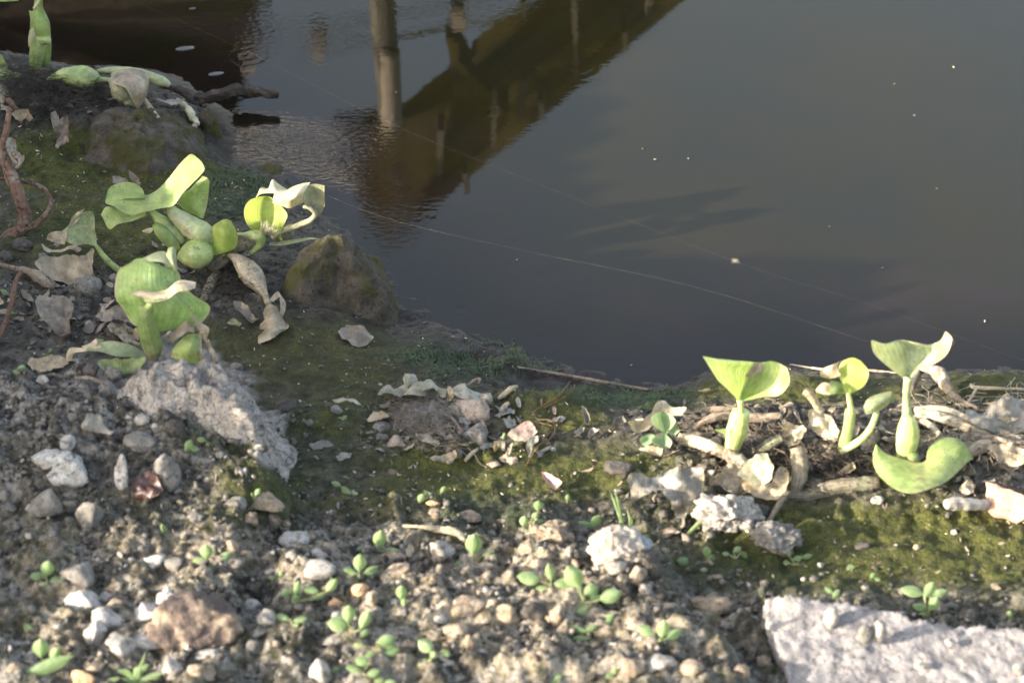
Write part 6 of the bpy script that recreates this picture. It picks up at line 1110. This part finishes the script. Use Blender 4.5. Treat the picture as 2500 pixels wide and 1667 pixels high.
SEED = [
 (4, (315, 840), [(320, 775, 95, 80, 80), (245, 825, 85, 45, 10), (380, 865, 100, 65, 0), (290, 880, 50, 25, 10)], 'three-leaved seedling beside the lumpy grey stone at the left edge'),
 (4, (1420, 770), [(1395, 660, 85, 80, 90), (1515, 700, 95, 55, 35), (1350, 720, 90, 35, 5), (1380, 755, 60, 30, 20), (1470, 830, 70, 35, 20), (1395, 860, 55, 40, -20)], 'five-leaved seedling right of the white egg-shaped stone'),
 (4, (1890, 840), [(1835, 835, 45, 25, 0), (1900, 810, 45, 30, 70), (1935, 830, 40, 25, 40)], 'tiny dark seedling left of the broad pale stone'),
 (4, (2000, 1000), [(1930, 940, 60, 50, 30), (2005, 910, 95, 40, 75), (2100, 920, 100, 45, -10), (2000, 990, 70, 55, 80), (2160, 960, 90, 35, 30), (2240, 890, 100, 55, 50)], 'leafy seedling stretching right below the broad pale stone'),
 (4, (1970, 1135), [(1910, 1105, 90, 40, -15), (2030, 1120, 90, 35, 10), (2000, 1155, 40, 30, 0)], 'low seedling right of the white stones by the reddish rock'),
 (4, (300, 1400), [(275, 1310, 110, 95, 90), (370, 1350, 90, 60, 60)], 'round-leaved seedling above the large blade at the bottom left corner'),
 (4, (190, 1190), [(200, 1175, 90, 60, -40)], 'pale single-leaved seedling at the far left'),
 (6, (475, 660), [(490, 575, 105, 80, 80), (380, 650, 95, 45, 0), (570, 650, 80, 30, 0)], 'upper one of two three-leaved seedlings left of the gully splinter'),
 (6, (355, 840), [(355, 735, 105, 75, 85), (290, 795, 90, 40, -20), (430, 790, 95, 45, 25)], 'lower one of two three-leaved seedlings left of the gully splinter'),
 (6, (1130, 730), [(1125, 610, 125, 100, 85), (1050, 735, 100, 55, 15), (1225, 675, 80, 40, 20), (1270, 690, 75, 35, -10)], 'tall seedling with one spoon-shaped leaf at the end of the gully splinter'),
 (6, (650, 1010), [(635, 935, 85, 65, 85), (655, 1000, 50, 40, 90)], 'small yellow-green seedling below the long tan clod'),
 (6, (310, 1200), [(280, 1080, 105, 80, 85), (210, 1150, 130, 95, -10), (390, 1120, 120, 65, 65), (330, 1280, 150, 60, -20), (385, 1210, 70, 40, 45)], 'bushy seedling with broad leaves near the bottom left of centre'),
 (6, (500, 1330), [(535, 1265, 120, 75, 15), (570, 1335, 110, 60, 15), (425, 1355, 80, 40, 30)], 'seedling just right of the bushy one near the bottom'),
 (6, (820, 1400), [(800, 1295, 110, 80, -40), (790, 1415, 80, 55, 20), (855, 1360, 40, 50, 60), (940, 1345, 50, 40, -60)], 'dark-leaved seedling above the pale flat stone near the bottom'),
 (6, (370, 1480), [(370, 1400, 90, 60, -10), (310, 1450, 90, 45, -15), (450, 1480, 85, 50, 15), (480, 1540, 80, 50, 20), (560, 1545, 80, 40, 0)], 'seedling below the bushy one at the bottom edge'),
 (6, (190, 1475), [(190, 1460, 60, 40, 10)], 'single green leaf right of the finger-shaped stone'),
 (6, (1650, 890), [(1500, 840, 150, 80, -10), (1640, 800, 105, 55, -80), (1590, 910, 90, 35, 0)], 'seedling with a long left leaf in front of the tan earth block'),
 (6, (1870, 1005), [(1800, 830, 150, 110, -60), (1740, 875, 130, 60, 0), (1920, 920, 100, 75, 30), (2050, 960, 140, 85, 20), (1765, 1010, 110, 55, -10), (1860, 1055, 90, 75, 20), (1950, 975, 80, 40, 20)], 'largest bright seedling in front of the bluish block'),
 (6, (1910, 1225), [(1830, 1180, 130, 50, -20), (2025, 1135, 130, 70, 45), (1920, 1180, 80, 40, 20), (1850, 1250, 110, 45, 0)], 'seedling below the largest bright one, right leaf raised'),
 (6, (1945, 515), [(1880, 480, 125, 40, -12), (1950, 460, 90, 60, 60), (2000, 440, 85, 40, 20), (1990, 490, 90, 50, 30)], 'lance-leaved seedling between the two earth blocks'),
 (6, (1510, 525), [(1465, 455, 65, 55, 80), (1560, 350, 60, 55, 85), (1540, 420, 50, 40, 30), (1560, 465, 80, 40, 15), (1490, 520, 45, 35, 0)], 'pale thin-stemmed seedling left behind the tan earth block'),
 (6, (1757, 330), [(1760, 295, 35, 30, 80)], 'tiny single-leaved seedling on the moss behind the earth blocks'),
 (6, (905, 285), [(915, 245, 50, 25, 60), (830, 270, 90, 15, -25)], 'tiny seedling right of the orange pellet'),
 (6, (775, 325), [(770, 300, 60, 45, 60), (795, 275, 40, 16, 30)], 'tiny seedling left of the orange pellet'),
 (6, (240, 260), [(195, 205, 60, 30, -20), (260, 245, 60, 30, -40), (325, 270, 40, 20, 0)], 'small seedling on the left wall of the gully'),
 (6, (1690, 1550), [(1685, 1525, 90, 60, 30)], 'lone round leaf at the bottom edge right of centre'),
 (6, (2075, 1510), [(2080, 1470, 40, 50, 90), (2040, 1500, 50, 30, 20), (2095, 1525, 50, 30, -20)], 'tiny seedling at the bottom edge left of the slab'),
 (8, (235, 1085), [(180, 1015, 90, 55, -25), (280, 1005, 90, 65, 80), (345, 1035, 90, 45, 30), (240, 1085, 120, 45, 20)], 'four-leaved seedling on the dark soil left of the slab'),
 (8, (1800, 930), [(1710, 790, 120, 55, -15), (1810, 780, 90, 55, 60), (1865, 800, 90, 40, 15), (1760, 880, 90, 40, -10), (1835, 860, 80, 60, 60), (1780, 925, 70, 30, 0)], 'leafy seedling at the far edge of the slab'),
 (8, (1258, 830), [(1235, 785, 60, 25, -40), (1275, 805, 50, 35, 40)], 'tiny seedling behind the left part of the slab'),
 (8, (520, 620), [(530, 560, 50, 40, 80), (555, 605, 50, 45, 60), (400, 620, 80, 45, -10), (480, 635, 60, 25, 10)], 'round-leaved seedling right of the bluish block'),
 (8, (700, 600), [(705, 550, 45, 30, 30), (745, 580, 45, 25, -50), (640, 575, 40, 20, -10)], 'small seedling just below the rough grey stones'),
 (8, (1045, 635), [(1000, 575, 50, 20, -60), (1050, 600, 60, 25, 10), (1105, 590, 60, 25, 15), (980, 625, 60, 25, -10), (1130, 635, 50, 20, 5)], 'narrow-leaved seedling below the lower rough grey stone'),
 (8, (860, 650), [(835, 640, 60, 25, 0), (890, 630, 60, 20, 10)], 'tiny flat seedling left of the narrow-leaved one'),
 (8, (1490, 725), [(1485, 700, 40, 30, 45), (1510, 720, 35, 20, -20)], 'tiny seedling at the edge of the right moss'),
 (8, (1590, 805), [(1580, 785, 45, 30, -30)], 'single tiny leaf behind the middle of the slab'),
 (8, (1360, 670), [(1355, 650, 40, 28, 10)], 'single tiny leaf at the left edge of the right moss'),
 (8, (2275, 960), [(2270, 920, 35, 35, 80)], 'tiny seedling behind the right end of the slab'),
 (3, (1280, 835), [(1275, 790, 70, 45, 60), (1310, 815, 65, 35, -10), (1240, 820, 70, 25, -20)], 'three-leaved seedling on the left slope above the tall oblong stone'),
 (3, (1410, 800), [(1360, 755, 55, 30, -10), (1445, 800, 50, 25, -20), (1410, 785, 30, 20, 0)], 'small seedling right of the one on the left slope'),
 (3, (1720, 1175), [(1710, 1145, 60, 40, -70), (1740, 1110, 50, 35, 60)], 'bright small seedling on the mossy tan hump'),
 (3, (1100, 1390), [(1105, 1360, 70, 40, -70)], 'pale single leaf standing in the middle of the left soil'),
 (3, (130, 310), [(145, 272, 55, 35, 10), (110, 300, 50, 25, -20), (150, 300, 40, 20, 0)], 'pale seedling at the left behind the soil crest'),
 (3, (325, 190), [(340, 155, 35, 20, 40), (295, 180, 30, 15, 0), (345, 185, 30, 15, 0)], 'tiny seedling left of the lying green leaf'),
 (3, (1900, 825), [(1945, 825, 35, 30, 60), (1850, 785, 40, 25, -60)], 'tiny seedling at the right foot of the clay mound'),
 (2, (95, 1035), [(30, 1005, 60, 25, -30), (160, 1012, 60, 25, 30), (90, 1030, 40, 20, 0), (5, 1090, 40, 25, 0)], 'small seedling at the left edge below the fallen brown leaf'),
 (2, (85, 1160), [(70, 1145, 40, 25, 0), (100, 1150, 30, 15, 0)], 'tiny seedling at the left edge above the orange-tipped stick'),
 (5, (245, 480), [(250, 468, 40, 22, 30), (225, 470, 30, 12, -10)], 'tiny green sprout left of the centre litter'),
 (5, (1330, 600), [(1330, 585, 30, 22, 70), (1325, 605, 20, 16, 20)], 'tiny green sprout left of the pinkish veined leaf'),
]
for z, b0, lv, lb in SEED: seedling(z, b0, lv, lb)
def blades(z, base, bl, label, w=9):
    c = Ctx(z, base[0], base[1], .001); o = thing('grass_sprout', label, 'grass', c.base, 'grass sprouts on the bank')
    for (bx, by, mx, my, tx, ty, wd) in bl:
        nxv = np.array([-(ty-by), tx-bx], float); nxv /= np.linalg.norm(nxv)
        rows = []
        for (x, y, k) in ((bx, by, .7), (mx, my, 1), ((mx+tx)/2+2, (my+ty)/2, .8), (tx, ty, .05)):
            rows.append([(x+nxv[0]*wd*k*s_, y+nxv[1]*wd*k*s_, (by-y)/c.sc*pxm(c.base)*25+(.0 if s_ else -.12)) for s_ in (-.5, 0, .5)])
        mb = MB(); loft(mb, c, rows, 12, 5); part('blade', mb, M['seed'], o)
    return o
blades(6, (2140, 505), [(2135, 505, 2095, 380, 2045, 250, 20), (2140, 505, 2110, 390, 2080, 245, 24), (2180, 515, 2178, 440, 2158, 370, 16), (2185, 510, 2195, 460, 2180, 420, 12)], 'thin grass sprout standing on the moss behind the bluish block')
blades(4, (300, 1510), [(120, 1540, 310, 1440, 500, 1365, 95)], 'large single lance-shaped blade in the bottom left corner')
blades(4, (930, 1545), [(930, 1545, 860, 1480, 790, 1460, 45), (930, 1545, 930, 1470, 1005, 1420, 70), (935, 1540, 950, 1440, 985, 1330, 18), (940, 1545, 1010, 1520, 1100, 1480, 60), (920, 1550, 820, 1530, 720, 1520, 40), (925, 1560, 880, 1560, 850, 1580, 60)], 'grass rosette at the bottom edge in front of the reddish rock')
blades(8, (1900, 1317), [(1930, 1330, 1890, 1290, 1830, 1255, 40), (2100, 1340, 2140, 1300, 2170, 1265, 45)], 'two green blades rising in front of the slab at the bottom edge')
blades(7, (420, 1235), [(415, 1238, 490, 1165, 560, 1105, 30)], 'dark green blade leaning on the large rough grey stone')
# ------------------------------------------------------------------ spider threads, spider, floating specks
def thread(label, pts, r=.00005):
    P = [on_y(*S('D', x, y), yy) for x, y, yy in pts]; mb = MB(); tube3(mb, P, [r, r], 4, 24, True)
    o = link('spider_thread', mb.mesh('spider_thread'), M['cream']); return tag(o, label, 'spider thread')
thread('long faint spider thread crossing the whole pond, carrying a tiny pale spider', [(280, -10, .45), (560, 115, .36), (900, 285, .25), (1230, 420, .12), (1686, 600, -.03), (2000, 700, -.08), (2352, 828, -.12), (2600, 905, -.14)], .000009)
thread('brighter spider thread sagging between the cream withered leaf and the tallest right leaf', [(700, 428, .12), (900, 505, .06), (1200, 575, .0), (1600, 660, -.06), (2010, 790, -.12)], .000020)
c = Ctx('D', 1686, 600); SP = on_y(*S('D', 1686, 600), -.03)
sp = thing('spider', 'tiny pale spider hanging on the faint upper thread', 'spider', SP)
mb = MB(); V, F = ico(2); mb.add(V*np.array([.0008, .0006, .0005])+SP, F); mb.add(V*np.array([.0006, .0005, .0005])+SP+np.array([.0012, 0, 0]), F); part('body', mb, M['twig'], sp)
for k in range(8):
    s_ = -1 if k < 4 else 1; a = (k % 4-1.5)*.5
    mb = MB(); p0 = SP+np.array([.0012, 0, 0]); tube3(mb, [p0, p0+np.array([math.sin(a)*.003, s_*.002, .0016]), p0+np.array([math.sin(a)*.005, s_*.003, -.0008])], [.00018, .00012], 5, 6); part('leg', mb, M['cream'], sp)
for i, (x, y, L, col, lb) in enumerate([(1505, 366, 12, 'tanleaf', 'tan floating husk on the open water, left of a smaller pale one'), (1581, 364, 9, 'cream', 'small pale floating husk on the open water'), (2055, 193, 9, 'seed', 'bright green floating speck on the right water'), (2190, 154, 12, 'cream', 'pale curved floating husk near the top right'),
     (1187, 597, 9, 'cream', 'pale floating seed below the bright spider thread'), (2262, 737, 14, 'cream', 'pale floating husk near the right edge'), (2100, 265, 7, 'cream', 'tiny pale speck on the right water'), (1476, 342, 9, 'brownleaf', 'dark floating speck above the tan husk'), (910, 212, 7, 'cream', 'white speck in the mirrored post'), (2027, 615, 6, 'cream', 'tiny speck in the middle of the right water'), (2152, 433, 6, 'cream', 'tiny white speck high on the right water'), (1450, 838, 7, 'cream', 'tiny speck just off the shore'), (1905, 520, 6, 'brownleaf', 'dark tiny speck on the right water')]):
    p = on_z(*S('D', x, y), .0008); k = pxm(p)*L*1.063/2*.72; V, F = stone_shape(900+i, 1, 2, .1); a = rnd.uniform(0, 3)
    V = V*np.array([k, k*.45, k*.35]); V = np.stack([V[:, 0]*math.cos(a)-V[:, 1]*math.sin(a), V[:, 0]*math.sin(a)+V[:, 1]*math.cos(a), V[:, 2]], -1)
    o = link('floating_husk', MB().add(V, F).mesh('floating_husk'), M[col]); o.location = p; tag(o, lb, 'floating husk', 'specks floating on the pond')
for i, (x, y, L, lb) in enumerate([(1250, 330, 130, 'larger oval dark pod floating near the top left'), (1460, 500, 110, 'smaller oval pod floating above the driftwood'), (1300, 60, 50, 'smallest bubble-like pod near the top edge')]):
    p = on_z(*S(1, x, y), .0005); k = pxm(p)*L/2.767/2; V, F = stone_shape(930+i, 3, 0, .03, big=.08); V = V*np.array([k, k*.42, k*.14])
    V = np.stack([V[:, 0]*.96-V[:, 1]*.28, V[:, 0]*.28+V[:, 1]*.96, V[:, 2]], -1)
    o = link('floating_pod', MB().add(V, F).mesh('floating_pod'), M['podm'] if 'podm' in M else M.setdefault('podm', plain('wet_pod', (.10, .085, .085), .22, .6))); o.location = p; tag(o, lb, 'floating pod', 'pods floating at the upper left')
# ------------------------------------------------------------------ strewn pebbles (each a thing) and crumbs (stuff)
proto = []
for k in range(14):
    V, F = stone_shape(1200+k, 2, 11, .26, (.35, .75), .34); proto.append(MB().add(V*np.array([1, .9, .72]), F).mesh('pebble'))
for k, m_ in enumerate(proto): m_.materials.append(M[['pale', 'grey', 'grey', 'tan', 'dark', 'grey', 'dark'][k % 7]])
matword = ['pale', 'grey', 'grey', 'tan', 'dark', 'grey', 'dark']
landm_ = [t for t in TAKEN if t[4]]
def where(u, v):
    best = min(landm_, key=lambda t: (t[0]-u)**2+(t[1]-v)**2)
    dx = u-best[0]; dy = v-best[1]
    w_ = ('right of' if dx > 0 else 'left of') if abs(dx) > abs(dy) else ('below' if dy > 0 else 'behind')
    return w_, best[4]
npb = 0; tries = 0; placed = []; usedlab = set()
zones = [((120, 1400, 520, 1640), .10), ((0, 950, 760, 1667), .40), ((740, 1250, 1900, 1667), .32), ((760, 960, 1500, 1180), .08), ((1500, 1020, 2500, 1250), .06), ((0, 560, 520, 880), .08)]
while npb < 120 and tries < 6000:
    tries += 1
    q = rnd.random(); acc = 0
    for zn, pz_ in zones:
        acc += pz_
        if q < acc: break
    u = rnd.uniform(zn[0], zn[2]); v = rnd.uniform(zn[1], zn[3])
    sz = 9+abs(rnd.gauss(0, 1))*(9 if v > 1150 else 5)
    if any(abs(u-t[0]) < t[2]*.8+sz*.4 and abs(v-t[1]) < t[3]*.8+sz*.4 for t in TAKEN): continue
    if u > 1850 and v > 1430: continue
    if any(abs(u-p[0]) < (sz+p[2])*.5 and abs(v-p[1]) < (sz+p[2])*.5 for p in placed): continue
    k = rnd.randrange(14); cw = matword[k % 7]
    side, lm = where(u, v)
    lm = ' '.join(lm.split()[:7]).rstrip(',')
    while lm.split()[-1] in ('the', 'a', 'of', 'at', 'in', 'on', 'one', 'and', 'with', 'below', 'behind', 'right', 'left', 'beside', 'under', 'for', 'to', 'into', 'between', 'near'): lm = ' '.join(lm.split()[:-1])
    sw = 'tiny' if sz < 13 else 'small' if sz < 22 else 'larger'
    lab = f'{sw} {cw} pebble {side} the {lm}'
    if lab in usedlab:
        lab = f'{sw} {cw} pebble a little {side} the {lm}'
        if lab in usedlab: continue
    usedlab.add(lab)
    p = gp(u, v); s_ = sz/2*pxm(p)
    o = bpy.data.objects.new('pebble', proto[k]); COL.objects.link(o)
    o.location = p+np.array([0, 0, -.05*s_]); o.scale = (s_*rnd.uniform(.8, 1.3), s_*rnd.uniform(.8, 1.2), s_*rnd.uniform(.7, 1.1)); o.rotation_euler = (rnd.uniform(-.5, .5), rnd.uniform(-.5, .5), rnd.uniform(0, 6.28))
    tag(o, lab, 'pebble', 'loose pebbles and clods on the bank'); placed.append((u, v, sz)); npb += 1
# crumbs: thousands of soil grains, joined
def crumbs(name, n, zone_fn, smin, smax, mat, seed, sub=1, flat=.8):
    r = np.random.default_rng(seed); V0, F0 = ico(sub); F0 = np.array(F0); shapes = []
    for k in range(12):
        v, _ = stone_shape(2000+seed*20+k, sub, 6, .45, (.4, .8), .5); shapes.append(v)
    X = r.uniform(-.6, .6, n*6); Y = r.uniform(-.62, .55, n*6)
    u, v = proj(np.stack([X, Y, height(X, Y)], -1)); w_ = zone_fn(u, v, X, Y)*(height(X, Y) > .004)
    keep_ = r.random(n*6) < w_; X = X[keep_][:n]; Y = Y[keep_][:n]; Zc = height(X, Y); n = len(X)
    s_ = smin+(smax-smin)*r.random(n)**3
    allV = []; 
    for i in range(n):
        a = r.uniform(0, 6.28); ca, sa = math.cos(a), math.sin(a); q = shapes[i % 12]*s_[i]*r.uniform(.5, 1.5, 3)*np.array([1, 1, flat])
        allV.append(np.stack([q[:, 0]*ca-q[:, 1]*sa+X[i], q[:, 0]*sa+q[:, 1]*ca+Y[i], q[:, 2]+Zc[i]+.1*s_[i]], -1))
    allV = np.concatenate(allV); nv = len(V0)
    allF = (F0[None]+(np.arange(n)*nv)[:, None, None]).reshape(-1, 3)
    me = bpy.data.meshes.new(name); me.vertices.add(len(allV)); me.vertices.foreach_set('co', allV.astype(np.float32).ravel())
    nf = len(allF); me.loops.add(nf*3); me.polygons.add(nf); me.loops.foreach_set('vertex_index', allF.astype(np.int32).ravel()); me.polygons.foreach_set('loop_start', np.arange(0, nf*3, 3, dtype=np.int32)); me.update(calc_edges=True)
    o = link(name, me, mat); o['kind'] = 'stuff'; return o
def crumb_mat():
    t = NT('soil_crumb'); c = t.coord(); n = t.noise(c, 55, 4, .7); w_ = t.n('TexWhiteNoise', noise_dimensions='3D', i_Vector=t.n('VectorMath', operation='SNAP', i_0=c, i_1=(.006, .006, .006)))
    col = t.mix(t.ramp(w_.outputs[0], 0, 1), (0.030, 0.027, 0.022), (0.15, 0.135, 0.115)); col = t.mix(t.ramp(w_.outputs[0], .86, .97), col, (0.34, 0.315, 0.28)); col = t.mix(t.ramp(n, .45, .65, 0, .5), col, (0.06, 0.052, 0.04))
    return t.done(t.principled(col, .95, t.bump(t.noise(c, 500, 3, .7), .6, .001), .2))
M['crumb'] = crumb_mat()
zf = lambda u, v, X, Y: np.clip(sstep(1120, 1320, v)*.9+.9*sstep(0.02, 0.0, np.abs(v-1e9))+.9*(u < 760)*sstep(930, 1000, v)*(u+ (v-930)*-1.2 < 700), 0, 1)*(1-np.exp(-((u-2200)/420)**4-((v-1340)/130)**4))*np.clip(.55+2.0*perlin(X*16, Y*16, 5), .05, 1)
crumbs('soil_crumbs', 8000, zf, .0006, .0046, M['crumb'], 1)
M['crumbtan'] = stone_mat('tan_crumb', (0.30, 0.23, 0.16), (0.48, 0.40, 0.31), dirt_amt=.4, f=200)
crumbs('tan_crumbs', 2600, lambda u, v, X, Y: np.clip(np.exp(-((u-1300)/420)**2-((v-1500)/150)**2)+np.exp(-((u-1400)/260)**2-((v-1390)/80)**2)+.4*np.exp(-((u-350)/220)**2-((v-1520)/90)**2), 0, 1)*np.clip(.4+2.4*perlin(X*18, Y*18, 9), .02, 1), .0008, .005, M['crumbtan'], 2)
crumbs('litter_crumbs', 1500, lambda u, v, X, Y: np.clip(np.exp(-((u-1080)/260)**4-((v-1040)/110)**4)+np.exp(-((u-2060)/480)**4-((v-1100)/110)**4)+.6*np.exp(-((u-220)/260)**4-((v-740)/120)**4)+.5*np.exp(-((u-160)/220)**4-((v-310)/60)**4), 0, 1), .0006, .003, M['crumb'], 3)
# flecks: dead insects, husks and bark bits scattered thinly over the moss
def flecks(name, n, mat, seed, lmin, lmax, zone):
    r = np.random.default_rng(seed); X = r.uniform(-.6, .6, n*5); Y = r.uniform(-.6, .5, n*5)
    Zc = height(X, Y); u, v = proj(np.stack([X, Y, Zc], -1)); k = (r.random(n*5) < zone(u, v))*(Zc > .003); X = X[k > 0][:n]; Y = Y[k > 0][:n]
    mb = MB()
    for x, y in zip(X, Y):
        a = r.uniform(0, 6.28); L = r.uniform(lmin, lmax); W_ = L*r.uniform(.12, .4); d = np.array([math.cos(a), math.sin(a)]); e = np.array([-d[1], d[0]])
        Q = [(-.5, -.3), (0, -.5), (.5, -.2), (.5, .2), (0, .5), (-.5, .3)]; V = []
        for (p, q) in Q:
            xy = np.array([x, y])+d*p*L+e*q*W_; V.append((xy[0], xy[1], float(height(xy[0], xy[1]))+.0004+abs(r.normal())*.0006))
        V.append((x, y, float(height(x, y))+.0012+W_*.2)); mb.add(V, [(i, (i+1) % 6, 6) for i in range(6)])
    o = link(name, mb.mesh(name, False), mat); o['kind'] = 'stuff'; return o
zall = lambda u, v: np.clip(.3+.7*np.exp(-((u-750)/300)**4-((v-880)/110)**4)+.6*np.exp(-((u-1250)/450)**4-((v-1100)/110)**4)+.6*np.exp(-((u-2150)/450)**4-((v-1330)/110)**4)+.4*np.exp(-((u-250)/300)**4-((v-450)/150)**4), 0, 1)*(v < 1420)
flecks('pale_flecks', 420, M['straw'], 3, .0012, .0045, zall)
flecks('dark_flecks', 700, M['brownleaf'], 4, .0015, .006, zall)
flecks('tan_flecks', 260, M['tanleaf'], 5, .0015, .005, lambda u, v: (v > 1000)*(v < 1300)*(u > 900)*.9)
# algae: short dark filaments matted on the wet mud
def algae(n, seed):
    r = np.random.default_rng(seed); X = r.uniform(-.5, .35, n*14); Y = r.uniform(-.3, .35, n*14); Zc = height(X, Y); u, v = proj(np.stack([X, Y, Zc], -1))
    g = lambda a, b, c_, d: np.exp(-np.abs((u-a)/c_)**3-np.abs((v-b)/d)**3)
    dns = np.clip(g(1130, 885, 170, 45)+g(1480, 965, 90, 22)+.8*g(590, 470, 90, 60)+.8*g(1620, 975, 80, 25)+.5*g(1210, 1250, 150, 40), 0, 1)*np.clip(.5+2*perlin(X*30, Y*30, 3), 0, 1)
    k = r.random(len(X)) < dns; X = X[k][:n]; Y = Y[k][:n]; mb = MB()
    for x, y in zip(X, Y):
        a = r.uniform(0, 6.28); L = r.uniform(.004, .012); w_ = .0005; z0 = float(height(x, y)); d = np.array([math.cos(a), math.sin(a), 0])*L; e = np.array([-math.sin(a), math.cos(a), 0])*w_
        p = np.array([x, y, z0]); m_ = p+d*.5+np.array([0, 0, r.uniform(.001, .0035)]); q = p+d; q[2] = float(height(q[0], q[1]))+.0006
        mb.add([p-e, p+e, m_-e, m_+e, q], [(0, 1, 3, 2), (2, 3, 4)])
    o = link('algae', mb.mesh('algae'), M['alga']); o['kind'] = 'stuff'
M['alga'] = plain('dark_algae', (0.050, 0.072, 0.026), .6, .3, 90)
algae(5200, 8)

# matted leaf litter: small torn brown scraps piled where debris collects
def litter(name, n, mat, seed, lmin, lmax, zone, lift=.004):
    r = np.random.default_rng(seed); X = r.uniform(-.6, .6, n*16); Y = r.uniform(-.5, .5, n*16); Zc = height(X, Y); u, v = proj(np.stack([X, Y, Zc], -1))
    k = (r.random(len(X)) < zone(u, v))*(Zc > .004); X = X[k > 0][:n]; Y = Y[k > 0][:n]; mb = MB()
    for x, y in zip(X, Y):
        a = r.uniform(0, 6.28); L = lmin+(lmax-lmin)*r.random()**2; W_ = L*r.uniform(.25, .75); d = np.array([math.cos(a), math.sin(a)]); e = np.array([-d[1], d[0]])
        tilt = r.normal()*.35; roll = r.normal()*.5; cu = r.normal()*.35; V = []; sd_ = r.uniform(0, 50)
        for i in range(5):
            t_ = i/4; wd = math.sin(math.pi*(.12+.76*t_))**.8*r.uniform(.7, 1.1)
            for j in range(4):
                q = (j/3-.5)*wd; xy = np.array([x, y])+d*(t_-.5)*L+e*q*W_
                z_ = max(0, tilt*(t_-.5)*L)+max(0, roll*q*W_)+cu*L*(t_-.5)**2+abs(mnoise.noise(Vector((i*.9+sd_, j*.9, .5))))*L*.28+r.uniform(0, 1)*lift*.15
                V.append((xy[0], xy[1], float(height(xy[0], xy[1]))+.0006+z_))
        mb.add(V, [(i*4+j, i*4+j+1, i*4+j+5, i*4+j+4) for i in range(4) for j in range(3)], [(j/3, i/4) for i in range(5) for j in range(4)])
    o = link(name, mb.mesh(name), mat); o['kind'] = 'stuff'
zr = lambda u, v: np.clip(np.exp(-((u-2080)/420)**4-((v-1090)/85)**4)+.8*np.exp(-((u-1800)/150)**4-((v-1080)/90)**4), 0, 1)
zc_ = lambda u, v: np.clip(np.exp(-((u-1070)/190)**4-((v-1050)/75)**4)+.5*np.exp(-((u-1280)/120)**4-((v-1060)/60)**4), 0, 1)
zl = lambda u, v: np.clip(np.exp(-((u-200)/220)**4-((v-760)/110)**4)+.8*np.exp(-((u-120)/160)**4-((v-240)/70)**4)+.5*np.exp(-((u-500)/120)**4-((v-640)/60)**4), 0, 1)
litter('leaf_litter', 260, M['brownleaf'], 31, .005, .020, zr); litter('leaf_litter', 90, M['dryleaf'], 32, .006, .022, zr); litter('leaf_litter', 45, M['tanleaf'], 33, .005, .018, zr)
litter('leaf_litter', 210, M['brownleaf'], 34, .004, .015, zc_); litter('leaf_litter', 230, M['greyleaf'], 35, .005, .019, zc_); litter('leaf_litter', 70, M['pinkleaf'], 36, .004, .014, zc_)
litter('leaf_litter', 150, M['brownleaf'], 37, .005, .018, zl); litter('leaf_litter', 70, M['dryleaf'], 38, .005, .016, zl)
litter('leaf_litter', 60, M['dryleaf'], 39, .004, .012, lambda u, v: .25*(v > 1150)*(v < 1640))
